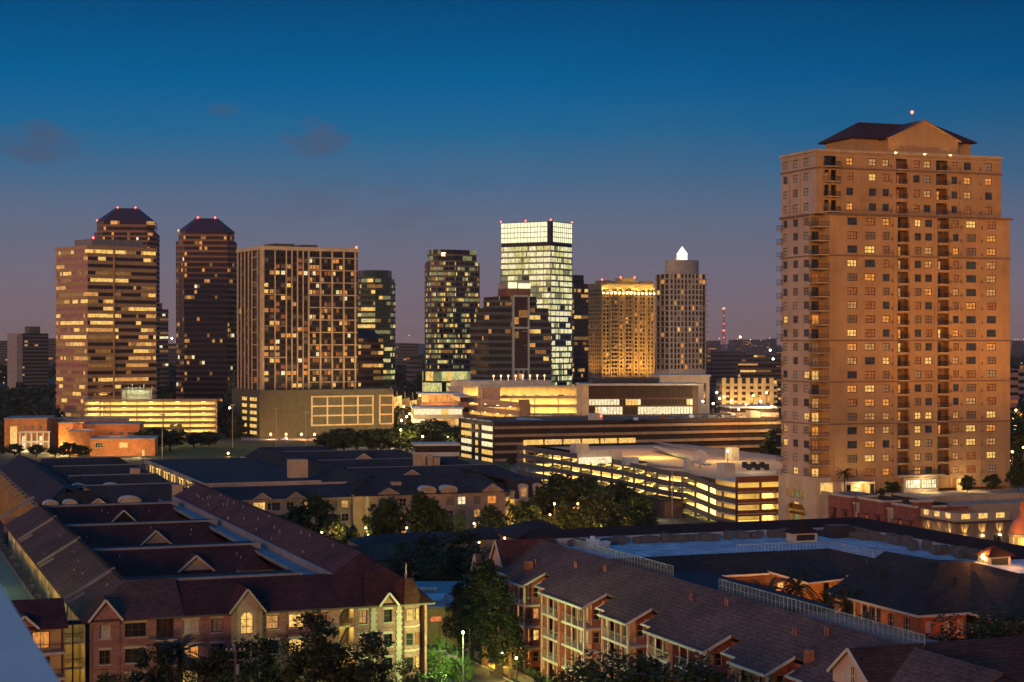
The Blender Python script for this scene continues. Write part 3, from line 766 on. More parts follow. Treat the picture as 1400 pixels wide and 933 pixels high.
m = MB(); m.box(0,a*.15,-.6,-.25,0,zat(456,1500)); m.box(-.6,-.25,0,b,0,zat(456,1500)); m.build('end_wall', plc, o)
block('office_tower', 'small dark tower with a few white lights in the gap right of the pink tower', 205, 214, 230, 1400, R(35), 423, dk, [M['glass'], M['O_wh'], M['O_dim']], [(0,.8),(1,.08),(2,.15)], 3.6, .5, 2.5, 8, cat='tower', roof=(.2,.6,5))
block('office_building', 'long low purple grey office block with scattered lit windows on the right horizon', 962, 966, 1068, 1750, R(5), 486, dk, OFM(), [(0,.84),(1,.06),(2,.07),(3,.1)], 4, .45, 4, 12, roof=(.3,.5,3))
block('office_building', 'dim brown mid-rise block behind the gold apartments with bright parking decks', 1008, 1012, 1075, 1350, R(6), 500, dkb, [M['glass_br'], M['O_yel'], M['O_dim']], [(0,.55),(1,.25),(2,.2)], 3.4, .45, 6, 14)
block('office_building', 'wide dim block behind the radio mast foot', 930, 968, 1020, 2300, R(30), 481, dk, OFM(), [(0,.9),(1,.05),(3,.1)], 4, .4, 4, 15)
block('office_building', 'pale banded office block right of the large apartment tower', 1382, 1389, 1440, 1100, R(22), 500, plc, [M['glass'], M['O_dim']], [(0,.9),(1,.1)], 4.2, .5, 3, 16)
block('office_building', 'low reddish lit building just right of the large apartment tower', 1370, 1374, 1392, 1000, R(22), 506, paint('reddish_panel', (.4,.22,.17)), [M['glass'], M['L_dim']], [(0,.6),(1,.4)], 4.2, .4, 3, 17)
for i, (x0, x1, yt, dd, lab) in enumerate(((545,572,470,2600,'tiny dim block on the horizon between green and glass towers'), (560,576,489,1700,'small dark block left of the glass tower foot'), (214,242,470,2500,'low far block in the gap beside the free-standing maroon tower'),
        (0,14,466,3000,'tiny far block at the left picture edge'), (66,78,463,2800,'tiny far block beside the pink tower'), (1000,1050,464.5,5200,'far skyline block right of the radio mast'), (968,985,466,5000,'far skyline block left of the radio mast'), (1052,1062,463,4600,'far skyline block against the large apartment tower'), (1383,1400,466,4800,'far skyline block at the right picture edge'))):
    block('far_building', lab, x0-4, x0, x1, dd, R(20), yt, dk, [M['glass'], M['O_dim'], M['O_or']], [(0,.85),(1,.12),(2,.05)], 4.5, .4, 7, 40+i, 'far low blocks on the horizon')

def mast():
    d = 4200; x, y = at(989.5, d); o = thing('radio_mast', 'tall red lit lattice radio mast on the horizon', 'radio mast', (x,y,0), 0)
    zt = zat(422, d); g = MB(); w0 = 8; n = 16
    for k in range(n):
        for sx, sy in ((-1,-1),(1,-1),(1,1),(-1,1)):
            wa, wb = w0*(1-k/n*.85)/2, w0*(1-(k+1)/n*.85)/2; za, zb = zt*k/n, zt*(k+1)/n
            g.bar((sx*wa,sy*wa,za),(sx*wb,sy*wb,zb),1.0); g.bar((sx*wa,sy*wa,za),(-sy*wb if 0 else sx*wb, -sy*wb, zb),.6)
            g.bar((sx*wa,-wa,za),(-sx*wa,-wa,za),.6)
    g.build('lattice', paint('red_white_mast', (.4,.1,.09)), o)
    for zz, s in ((zt,3.4),(zat(432,d),1.4),(zat(443,d),1.6),(zat(452,d),3.2),(zat(462,d),1.3)):
        m = MB(); m.lathe((0,0), [(s*.5,zz-s*.5),(s,zz),(s*.5,zz+s*.5)], 8); m.build('beacon', M['lamp_r'], o)
mast()
# ---------------------------------------------------------------- open parking decks
def deck_face(root, P, d, L, z0, n, fh, wm, off=None, depth=9, colw=.5, bay=7, par=1.1, first=0, energy=16, lc=(1,.66,.17), seg=None, fm=None, backwall=True):
    """n open decks: sloping or level spandrels, columns, slab, rear wall and ceiling lamps. off(a) bends a deck line."""
    off = off or (lambda a: 0)
    S_ = seg or [0, L]
    sp_, sl = MB(), MB()
    for k in range(n+1):
        z = z0+k*fh
        for a, b in zip(S_, S_[1:]):
            za, zb = z+off(a), z+off(b)
            lo = -.35 if k else -.0
            pts = [wp(P,d,a,0,za+par), wp(P,d,b,0,zb+par), wp(P,d,b,.35,zb+par), wp(P,d,a,.35,za+par)]
            sp_.slab(pts, par-lo)
            if 0 < k:
                sl.slab([wp(P,d,a,.36,za), wp(P,d,b,.36,zb), wp(P,d,b,depth,zb), wp(P,d,a,depth,za)], .3)
    sp_.build('spandrel', wm, root); sl.build('deck', M['conc_in'], root)
    c = MB(); m = max(1, round(L/bay))
    for i in range(m+1):
        a = min(max(L*i/m, colw/2), L-colw/2); wbox(c,P,d,a-colw/2,a+colw/2,.02,.5,z0,z0+n*fh+off(a)-.02)
    c.build('column', wm, root)
    if backwall:
        b = MB(); wbox(b,P,d,.1,L-.1,depth,depth+.2,z0,z0+n*fh+min(off(x) for x in S_)-.05); b.build('inner_wall', M['conc_in'], root)
    nn = nrm(d)
    for k in range(first, n):
        z = z0+(k+1)*fh-.45
        lm = MB()
        for i in range(m):
            a = L*(i+.5)/m; wbox(lm,P,d,a-.9,a+.9,depth*.45,depth*.45+.3,z+off(a)-.05,z+off(a)+.03)
        lm.build('ceiling_lamp', M['lamp_y'], root)
        for a, b in zip(S_, S_[1:]):
            am = (a+b)/2; LL = b-a
            q = wp(P,d,am,depth*.42,z+off(am)-.1)
            w_ = Matrix.Rotation(root.rotation_euler[2],4,'Z') @ (Vector(q)-Vector(OFF[root.name])) + Vector(root.location)
            lt = light('AREA', (0,0,0), energy*2.6*LL*depth*.6, lc, max(.5, LL*.94), None, depth*.5, grid=False)
            lt.location = w_
            ax = Matrix.Rotation(root.rotation_euler[2],4,'Z') @ Vector((d[0],d[1],0)); ax.normalize()
            sl_ = (off(b)-off(a))/LL; ax = Vector((ax.x,ax.y,sl_)).normalized()
            side = Vector((0,0,-1)).cross(ax).normalized(); dn = ax.cross(side)
            lt.rotation_euler = Matrix(((ax.x,-side.x,-dn.x),(ax.y,-side.y,-dn.y),(ax.z,-side.z,-dn.z))).to_euler()

# garage behind the school (far left)
def garage_left():
    d = 815; (x,y), a, b = frame_px(86, 114, 296, d, R(7)); b = 30
    o = thing('parking_garage', 'seven-deck beige parking garage glowing yellow below the pink office tower', 'parking garage', (x,y,0), R(7)); OFF[o.name] = (0,0,0)
    wm = paint('beige_precast', (.4,.28,.17), .8); zt = zat(546, d); fh = zt/7.4
    deck_face(o, (0,0), (1,0), a, 0, 7, fh, wm, bay=13, depth=7, energy=13, par=.95)
    deck_face(o, (0,b), (0,-1), b, 0, 7, fh, wm, bay=8, depth=8, energy=6, par=1.25)
    r = MB(); r.box(a*.28, a*.5, 4, 14, 7*fh, 7*fh+5); r.build('stair_house', M['conc_l'], o)
    g = MB()
    for k in range(8): g.box(a*.3+k*1.8, a*.3+k*1.8+.15, 3, 3.3, 7*fh, 7*fh+6+ (k%3)); g.box(a*.3, a*.3+14, 3, 3.3, 7*fh+2*(k%4), 7*fh+2*(k%4)+.2)
    g.build('roof_trellis', M['conc_l'], o)
    light('AREA', (x+a*.4, y+2, 7*fh+10), 2500, (.85,1,.5), 4, (0,0,-1), grid=False)
    # cars on the roof deck
garage_left()

# brick school
def school():
    br = M['brick_orange']; rf = paint('grey_school_roof', (.2,.21,.23), .8)
    o = thing('school_building', 'orange brick school of flat-roofed wings lit by entrance lamps', 'school', (*at(100,730), 0), R(8)); lo = o.location
    ro = Matrix.Rotation(R(-8),4,'Z')
    def lp(px, d): p = ro @ (Vector((*at(px,d),0))-Vector(lo)); return p.x, p.y
    def wing(name, p0, p1, d, ytop, dep, wins=[], lights=0, mat=None):
        x0, y0 = lp(p0, d); x1, _ = lp(p1, d); z = zat(ytop, d)
        W = MB(); L = x1-x0
        ops = [(L*f0, L*f1, z*g0, z*g1) for f0,f1,g0,g1,_ in wins]
        wall(W,(x0,y0),(1,0),L,0,z,ops,.3)
        W.poly([(x0,y0,0),(x0,y0+dep,0),(x0,y0+dep,z),(x0,y0,z)]).poly([(x1,y0,0),(x1,y0+dep,0),(x1,y0+dep,z),(x1,y0,z)]).poly([(x0,y0+dep,0),(x1,y0+dep,0),(x1,y0+dep,z),(x0,y0+dep,z)])
        wl = W.build(name, mat or br, o)
        r = MB(); r.box(x0-.4,x1+.4,y0-.4,y0+dep+.4,z,z+.35); r.build('roof', rf, o)
        for f0,f1,g0,g1,mm in wins: window(o,(x0,y0),(1,0),L*f0,L*f1,z*g0,z*g1,.28,mm,M['frame_w'],3,2,.12)
        return x0,x1,y0,z
    wing('wing_wall', 60, 172, 775, 574, 14)
    wing('wing_wall', 6, 63, 755, 573, 26, [(.13,.3,.1,.75,M['L_yel']),(.45,.53,.62,.78,M['glass']),(.63,.71,.62,.78,M['glass']),(.82,.9,.62,.78,M['glass'])])
    wing('wing_wall', 108, 190, 733, 581, 26, [(.5,.57,.5,.72,M['glass']),(.66,.73,.5,.72,M['glass']),(.8,.88,.5,.72,M['glass'])])
    wing('wing_wall', 80, 112, 722, 579, 14, [(.3,.42,.78,.9,M['glass']),(.1,.35,.2,.4,M['glass'])])
    wing('wing_wall', 94, 123, 708, 590.5, 16)
    wing('wing_wall', 123, 211, 700, 601, 20, [(.08,.2,.5,.8,M['glass']),(.45,.58,.5,.8,M['L_yel']),(.8,.84,.0,.35,M['L_yel'])])
    # entrance colonnade
    x0,y0 = lp(27,735); x1,_ = lp(66,735); z = zat(592,735); c = MB()
    n = 6
    for i in range(n): c.box(x0+(x1-x0)*i/(n-1)-.35, x0+(x1-x0)*i/(n-1)+.35, y0, y0+.7, 0, z)
    c.box(x0-.6,x1+.6,y0-.3,y0+4,z,z+.5); c.box(x0,x1,y0+.1,y0+.5,z*.45,z*.55); c.build('colonnade', M['conc_l'], o)
    for i in range(n-1): 
        g = MB(); xa = x0+(x1-x0)*(i+.25)/(n-1); xb = x0+(x1-x0)*(i+.85)/(n-1); g.box(xa,xb,y0+3,y0+3.1,z*.1,z*.8); g.build('entrance_glass', M['L_white'] if i in (0,3) else M['O_dim'], o)
    c = MB(); c.box(x0-3,x1+8,y0-6,y0-5.6,0,1); c.build('entrance_wall', M['conc_l'], o)
    for px, d, z, e, cl in ((14,738,3,2600,(1,.8,.35)),(34,726,2,1500,(1,.75,.35)),(58,726,2,1500,(1,.7,.3)),(78,715,3,6500,(1,.55,.14)),(86,706,2.2,4500,(1,.7,.25)),(131,692,1.5,2200,(1,.7,.25)),(187,692,1.5,2200,(1,.75,.3)),(115,722,14,1500,(1,.45,.12)),(160,725,11,2000,(1,.45,.12)),(45,745,13,1500,(1,.45,.12)),(170,690,6,3500,(1,.45,.12))):
        x,y = at(px,d); light('POINT',(x,y,z),e*1.4,cl,.6,grid=False)
school()

# ---------------------------------------------------------------- shopping streets in the middle distance
warm = paint('lit_cream_stucco', (.6,.47,.3), .8); peach = paint('peach_stucco', (.55,.36,.24), .8)
def simple(name, label, p0, p1, d, ytop, dep, wm, ang=0, ybot=None, rows=None, gl=None, probs=None, seed=0, cw=3, cat='building', fh=4, gf=.45, roofm=None):
    (x, y) = at(p0, d); k = (p1-CX)/F; c, s = math.cos(ang), math.sin(ang); a = (k*y-x)/(c-k*s)
    z0 = zat(ybot, d) if ybot else 0
    o = thing(name, label, cat, (x,y,0), ang)
    z = zat(ytop, d)
    if gl: bands(o, rect(a,dep), z0, z-.8, fh, gf, cw, wm, gl, probs, random.Random(seed), .25, mean=2)
    else: m = MB(); m.box(0,a,0,dep,z0,z-.8); m.build('wall', wm, o)
    m = MB(); m.box(-.6,a+.6,-.7,dep,z-.8+.003,z); m.build('roof', roofm or M['conc_l'], o)
    return o, a, z
LG = [M['glass_br'], M['L_yel'], M['L_white'], M['O_or'], M['O_yel']]
simple('shop_building', 'brown glass shop building with pale roof slab near the glowing canopy', 577, 632, 800, 538, 25, paint('brown_shop', (.2,.12,.08)), R(8), gl=LG, probs=[(0,.6),(1,.12),(2,.05),(3,.15)], seed=3, fh=5, gf=.6)
simple('shop_arcade', 'blazing cream shop arcade behind the round dark trees', 566, 632, 745, 557, 22, warm, R(6), gl=LG, probs=[(1,.3),(2,.35),(0,.12),(3,.25)], seed=4, fh=4.6, gf=.55)
simple('rooftop_block', 'pale stucco stair block above the shop building', 614, 628, 830, 529, 10, M['conc_l'], R(8))
simple('stair_block', 'pale cream stair block standing on the lit parking decks', 659, 684, 830, 528, 12, peach, R(10))
simple('shop_building', 'narrow tan brick shop block between the arcade and the ramp garage', 629, 641, 760, 541, 25, paint('tan_brick', (.3,.17,.1)), R(8), gl=LG, probs=[(0,.7),(3,.3)], seed=6)
def ramp_garage():
    d = 770; x,y = at(640,d); L = (724-640)/F*d*1.02; o = thing('parking_garage', 'peach ramp garage with sloping lit openings behind the white-lit garage end', 'parking garage', (x,y,0), R(4)); OFF[o.name]=(0,0,0)
    z1 = zat(553,d); fh = 3.6
    deck_face(o,(0,0),(1,0),L,z1-5*fh,5,fh,peach, off=lambda a: -2.8*a/L+1.2, seg=[0,L/2,L], bay=6, depth=9, energy=9, par=1.9)
    m = MB(); m.box(L*.82,L*.98,-1.5,5,0,zat(547,d)); m.build('stair_tower', paint('brown_stair', (.28,.17,.1)), o)
ramp_garage()
def lit_decks():
    d = 845; x,y = at(634,d); L = (796-634)/F*d; o = thing('parking_garage', 'wide open parking decks glowing bright yellow below the stepped tower', 'parking garage', (x,y,0), R(3)); OFF[o.name]=(0,0,0)
    zt = zat(544,d); fh = 4.2
    deck_face(o,(0,0),(1,0),L,zt-5*fh,5,fh,warm, bay=11, depth=14, energy=15, par=.9, lc=(1,.68,.18))
    m = MB()
    m.box(0,L,12,12.4,zt+.0,zt+5); m.build('rear_wall', warm, o)
    m = MB(); m.box(0,L,4,12.4,zt+5,zt+5.6); m.build('canopy_roof', M['conc_l'], o)
    for k in range(5): 
        xx,yy = at(650+30*k,d+6); light('AREA',(xx,yy,zt+4.8),3200,(1,.66,.2),14,(0,0,-1),5,grid=False)
lit_decks()
def cinema():
    d = 770; o = thing('office_building', 'long low glass office with thin pale roof slab and pale left pier', 'office building', (*at(796,d),0), R(5)); x0 = 0
    L = (957-796)/F*d; z1 = zat(528,d); m = MB(); m.box(0,2.8,-.5,20,0,z1+.2); m.build('end_pier', warm, o)
    m = MB(); m.box(-.5,L+2,-2.5,20,z1+.21,z1+1.0); m.build('roof_slab', M['conc_l'], o)
    r = random.Random(9); gl = [paint('brown_soffit', (.05,.03,.022)), M['L_white'], M['L_yel'], M['O_or'], M['glass']]
    rows = [(z1-5.2,z1,[(0,.97),(3,.03)]),(z1-8.4,z1-5.9,[(0,.35),(1,.35),(2,.35)]),(z1-12.5,z1-9.2,[(0,.25),(1,.5),(2,.4)]),(.2,z1-13,[(0,.8),(2,.2)])]
    W = MB(); W.box(2.81,L,.3,19,0,z1); W.build('wall', paint('brown_fascia', (.12,.07,.05)), o)
    for z0, z2, pr in rows:
        g = MB(); n = 34; mm = runs(n, pr, r, 3)
        for j in range(n):
            xa = 3+(L-5.5)*j/n; xb = 3+(L-5.5)*(j+1)/n; g.poly([(xa,.1,z0),(xb-.15,.1,z0),(xb-.15,.1,z2),(xa,.1,z2)], mm[j])
        g.build('window_band', gl, o)
    m = MB(); m.box(L*.12,L*.68,6,16,z1+1.01,zat(517,d+8)); m.build('roof_plant', M['metal_dark'], o)
cinema()
o, a, z = simple('hall_building', 'pale windowless hall with narrow vertical slots below the striped tower', 903, 970, 850, 513, 30, M['conc_l'], R(3))
for k in range(5):
    m = MB(); xx = a*(.12+.19*k); m.box(xx,xx+1.1,-.12,-.0,z-14,z-4); m.build('slot_window', M['glass'], o)
def gold_flats():
    d = 960; o, a, b = tw('apartment_building', 'low golden four-storey apartments with pale balconies right of the striped tower', 978, 986, 1062, d, R(5), None, 'apartment building')
    zt = zat(518,d); wm = paint('golden_flats', (.5,.38,.22)); bands(o, rect(a,12), 0, zt-1, 3.1, .55, 1.6, wm, [M['glass_br'],M['L_warm'],M['L_yel']], [(0,.88),(1,.06),(2,.06)], random.Random(4), .3, mean=1)
    m = MB()
    for k in range(7): m.box(a*k/7+.2, a*k/7+2.4, -1.3, -.31, 0, zt+.4)
    m.build('balcony_bay', wm, o)
    for px in range(988, 1058, 14): x,y = at(px, d-14); light('SPOT',(x,y,2),22000,(1,.62,.22),1,(0,.6,.9),spot=120,grid=False)
gold_flats()
simple('market_hall', 'low salmon roofed market hall at the right of the starry lamp', 1000, 1064, 760, 556, 25, peach, R(4), gl=LG, probs=[(0,.4),(1,.4),(2,.2)], seed=12)
simple('shop_building', 'small white lit shop with dark openings left of the dark office garage', 568, 627, 640, 607, 12, M['conc_l'], R(8), gl=[M['glass_br'],M['L_dim'],M['L_warm']], probs=[(0,.8),(1,.2)], seed=13, fh=5, gf=.62, cw=4)

# ---------------------------------------------------------------- dark garage with beige bands
def garage_dark():
    d = 662; (x,y), a, b = frame_px(627, 675, 1075, d, A); o = thing('parking_garage', 'long dark garage with beige bands and a brightly lit glazed left end', 'parking garage', (x,y,0), A); OFF[o.name]=(0,0,0)
    zt = zat(577,d); dark = paint('dark_brown_panel', (.035,.022,.018), .6); bg_ = paint('beige_band', (.36,.25,.15), .8)
    fh = 3.05; n = 5; z0 = zt-1.5-n*fh
    m = MB(); m.box(1,a,.5,b-.5,0,zt-.4); m.box(0,a,.3,.5,0,zt); m.build('wall', dark, o)
    op = MB(); 
    for k in range(n):
        za = z0+k*fh; bb = MB(); bb.box(.4,a,-.2,.29,za+1.75,za+2.75); bb.build('band', bg_, o)
        bb = MB(); 
        for i in range(int(a/1.5)): bb.box(.5+i*1.5,.6+i*1.5,.12,.295,za,za+1.74)
        bb.build('mullion_grid', M['metal_dark'], o)
    m = MB(); m.box(.4,a,-.1,.29,zt-1.3,zt); m.build('parapet', dark, o)
    # glowing strip of open deck above the smaller garage and its lit end
    e0, e1 = a*.1, a*.47
    for k in range(6):
        m = MB(); xa = e0+(e1-e0)*k/6+.4; xb = e0+(e1-e0)*(k+1)/6-.4; m.box(xa,xb,-.5,-.22,6.5,8.4); m.build('lit_opening', M['L_yel'], o)
    m = MB(); m.box(e0-.6,e0+.39,-.6,-.22,0,8.4); m.build('lit_stair', M['L_yel'], o)
    # lit west end: five storeys, three bays
    W = MB(); ops = []
    for k in range(n):
        za = z0+k*fh
        for f0,f1 in ((.03,.38),(.44,.57),(.62,.97)): ops.append((b*f0,b*f1,za+.7,za+2.75))
    wall(W,(-.02,b),(0,-1),b,0,zt-.2,ops,.8); W.build('end_wall', dark, o)
    for q in ops:
        w_ = window(o,(-.02,b),(0,-1),q[0],q[1],q[2],q[3],.7,M['L_white'] if rng.random() < .3 else M['L_yel'],dark,4,1,.14)
    # roof deck, railing, stair houses with red exit lamps, parked cars' posts
    m = MB(); m.poly([(.5,.6,zt-.35),(a,.6,zt-.35),(a,b-.5,zt-.35),(.5,b-.5,zt-.35)]); m.build('roof_deck', paint('dark_deck', (.12,.09,.065)), o)
    f = MB(); 
    for i in range(int(a/4)+1): f.box(i*4,i*4+.35,b*.5,b*.5+.3,zt-.35,zt+1.3)
    f.box(0,a,b*.5,b*.5+.2,zt+.3,zt+1.0); f.build('parapet_fence', M['conc_d'], o)
    for pxa in (810, 1027):
        xx = (pxa-675)/(1058-675)*a*.97; m = MB(); m.box(xx-2,xx+1.2,1,5,zt-.35,zt+2.6); m.box(xx+1.2,xx+2.6,1.4,5,zt-.35,zt+2.2); h = m.build('stair_house', M['conc_l'], o)
        m = MB(); m.box(xx+1.6,xx+2.1,1.2,1.38,zt+1.2,zt+1.8); m.build('exit_sign', M['lamp_r'], h)
    m = MB(); m.slab([(a*.08,2,zt+.9),(a*.16,2,zt+.6),(a*.19,9,zt+.3),(a*.1,9,zt+1.3)], .3); m.build('ramp_roof', M['membrane'], o)
    for i in range(5): 
        m = MB(); m.box(-.3,-.1,b*(.05+.19*i),b*(.2+.19*i),zt-.15,zt+.35); m.build('rail_panel', M['membrane'], o)
    return o, a, b, zt
garage_dark()

# ---------------------------------------------------------------- ramped garage in front of the big tower (grid aligned)
def garage_ramp():
    u0, v0, v1 = 201.0, 384.0, 537.0; L = v1-v0
    o = gthing('parking_garage', 'grey ramped parking garage with long rows of glowing openings beside the tower', 'parking garage', u0, v0)
    wm = paint('grey_precast', (.11,.10,.1), .8); red = paint('red_brown_precast', (.2,.075,.045), .8); fh = 2.85
    def off(a):                                            # a runs from the far corner towards the near one
        v = v1-a
        if v > 455: return 0
        if v > 424: return -.7*(455-v)/31
        if v > 412: return -.7+.3*(424-v)/12
        if v > 394: return -.4-1.9*(412-v)/18
        return -2.3
    seg = [0, 82, 113, 125, 143, L]
    deck_face(o, (u0,v1), (0,-1), L, .2, 4, 2.7, wm, off=off, seg=seg, bay=7.5, depth=11, energy=9, par=1.0)
    deck_face(o, (u0,v0), (1,0), 34, .2, 4, 2.75, red, bay=6.5, depth=11, energy=7, par=1.15)
    zt = 11.0
    d_ = MB(); d_.poly([(u0+.4,v0+.4,zt),(u0+60,v0+.4,zt),(u0+60,v1,zt),(u0+.4,v1,zt)]); d_.build('roof_deck', paint('tan_deck', (.33,.24,.16)), o)
    def pu(px, py, z): d = F*(H-z)/(py-HY); l = (px-CX)/F*d; return WG(l, d)
    def hb(name, px0, px1, py, z0, h, dep, mat):
        (ua,va) = pu(px0,py,z0); d = F*(H-z0)/(py-HY); wd = (px1-px0)/F*d; m = MB(); m.box(ua,ua+wd,va,va+dep,z0,z0+h); return m.build(name, mat, o), ua, va, wd
    hb('stair_house', 788, 806, 622, zt, 3.2, 5, M['conc_l'])
    hb('plant_wall', 790, 856, 634, zt, 3.6, .6, M['conc_l'])
    w_, ua, va, wd = hb('lit_shelter', 792, 840, 634.5, zt, 1.8, .3, M['L_white'])
    hb('plant_box', 856, 875, 637, zt, 2.2, 3, M['membrane'])
    for (a, b, c_, e) in (((892,617),(966,636),3,1.6),((895,608),(1000,624),.6,1.4),((884,637),(930,640),3,.8)):
        ua, va = pu(*a, zt+.2); ub, vb = pu(*b, zt+.2); m = MB(); m.slab([(ua,va,zt+e),(ub,vb,zt+.3),(ub+c_,vb+c_,zt+.3),(ua+c_,va+c_,zt+e)], .6); m.build('ramp_wall', M['parapet'], o)
    hb('stair_house', 990, 1007, 655, zt, 3.8, 4, M['conc_l']); hb('plant_box', 1000, 1012, 630, zt, 3.6, 4, M['conc_l'])
    h, ua, va, wd = hb('stair_house', 940, 951, 643, zt, 2.6, 2.5, M['conc_l'])
    for k in range(6): hb('roof_unit', 1018+6*k, 1022+6*k, 640+(k%2)*3, zt, 1.6, 1.6, M['metal_dark'])
    # satellite dish
    du, dv = pu(957, 640, zt); m = MB(); m.tube((du,dv,zt),(du,dv,zt+2.2),.18,.15)
    m.build('dish_mast', M['metal_grey'], o); m = MB(); n = 16; c0 = Vector((du,dv,zt+3.0)); nrm_ = Vector((-.55,-.75,.35)).normalized(); tx = nrm_.cross(Vector((0,0,1))).normalized(); ty = nrm_.cross(tx)
    rings = [(0,-.5),(1.0,-.35),(2.0,.1),(2.05,.05),(1.0,-.42),(0,-.58)]; idx = len(m.v)
    for rr, dz in rings:
        for k in range(n): a = 2*math.pi*k/n; m.v.append(tuple(c0+tx*(rr*math.cos(a))+ty*(rr*math.sin(a))+nrm_*dz))
    for j in range(len(rings)-1):
        for k in range(n): m.f.append((idx+j*n+k, idx+j*n+(k+1)%n, idx+(j+1)*n+(k+1)%n, idx+(j+1)*n+k)); m.m.append(0)
    m.build('satellite_dish', M['conc_l'], o, True)
    # glass balustrade at the falling ramp
    m = MB(); 
    for k in range(12): m.bar((u0+.2,v1-128-k*1.6,zt-.6-k*.1),(u0+.2,v1-128-k*1.6,zt+.9-k*.1),.08)
    m.build('railing', M['metal_grey'], o)
    light('AREA', (u0+26, v0+60, zt+22), 9000, (1,.5,.17), 30, (0,0,-1)); light('AREA', (u0+26, v0+115, zt+20), 9000, (1,.5,.17), 30, (0,0,-1)); light('AREA', (u0+20, v0+92, zt+6), 5000, (1,.72,.15), 8, (0,0,-1)); light('AREA', (u0+32, v0+70, zt+7), 2000, (1,.7,.25), 6, (0,0,-1))  # the two wide ones are unseen fills added to warm the deck
    light('POINT', (u0+20, v0+28, zt+5), 1500, (1,.85,.5), .4)
    # small dark ticket building and pale wall at its foot
    b = gthing('guard_house', 'small dark brick ticket house at the foot of the ramped garage', 'guard house', u0-6, v0+37)
    m = MB(); m.box(u0-6,u0-1,v0+28,v0+45,0,4.2); m.build('wall', paint('dark_ticket_brick', (.09,.05,.04)), b); m = MB(); m.box(u0-6.2,u0-.8,v0+27.8,v0+45.2,4.2,4.5); m.build('roof', M['flat_dark'], b)
    m = MB(); m.box(u0-6.06,u0-6,v0+38,v0+39.2,0,2.3); m.build('door', M['metal_grey'], b)
    light('POINT', (u0-10, v0+22, 3), 1200, (1,.7,.35), .4)
garage_ramp()
# ---------------------------------------------------------------- the large apartment tower on the right
def arch_fill(mb, P, d, a, b, zs, zt, dep0=0, m=0, n=10):
    """wall piece above a half-round head filling a rectangular opening from zs to zt"""
    c = (a+b)/2; rx = (b-a)/2; rz = zt-zs
    pts = [(c-rx*math.cos(math.pi*k/n), zs+rz*math.sin(math.pi*k/n)) for k in range(n+1)]
    for k in range(n):
        (x0,z0),(x1,z1) = pts[k], pts[k+1]
        mb.poly([wp(P,d,x0,dep0,z0), wp(P,d,x1,dep0,z1), wp(P,d,x1,dep0,zt), wp(P,d,x0,dep0,zt)] if abs(z0-zt)>1e-4 and abs(z1-zt)>1e-4 else
                ([wp(P,d,x0,dep0,z0), wp(P,d,x1,dep0,z1), wp(P,d,x0,dep0,zt)] if abs(z1-zt)<1e-4 else [wp(P,d,x0,dep0,z0), wp(P,d,x1,dep0,z1), wp(P,d,x1,dep0,zt)]), m)
def upx(px, v): k = (px-CX)/F; d = v/(CA-k*SA); return (k*CA+SA)*d        # u on plane v seen at column px
def vpx(px, u): k = (px-CX)/F; d = u/(k*CA+SA); return (CA-k*SA)*d        # v on plane u seen at column px
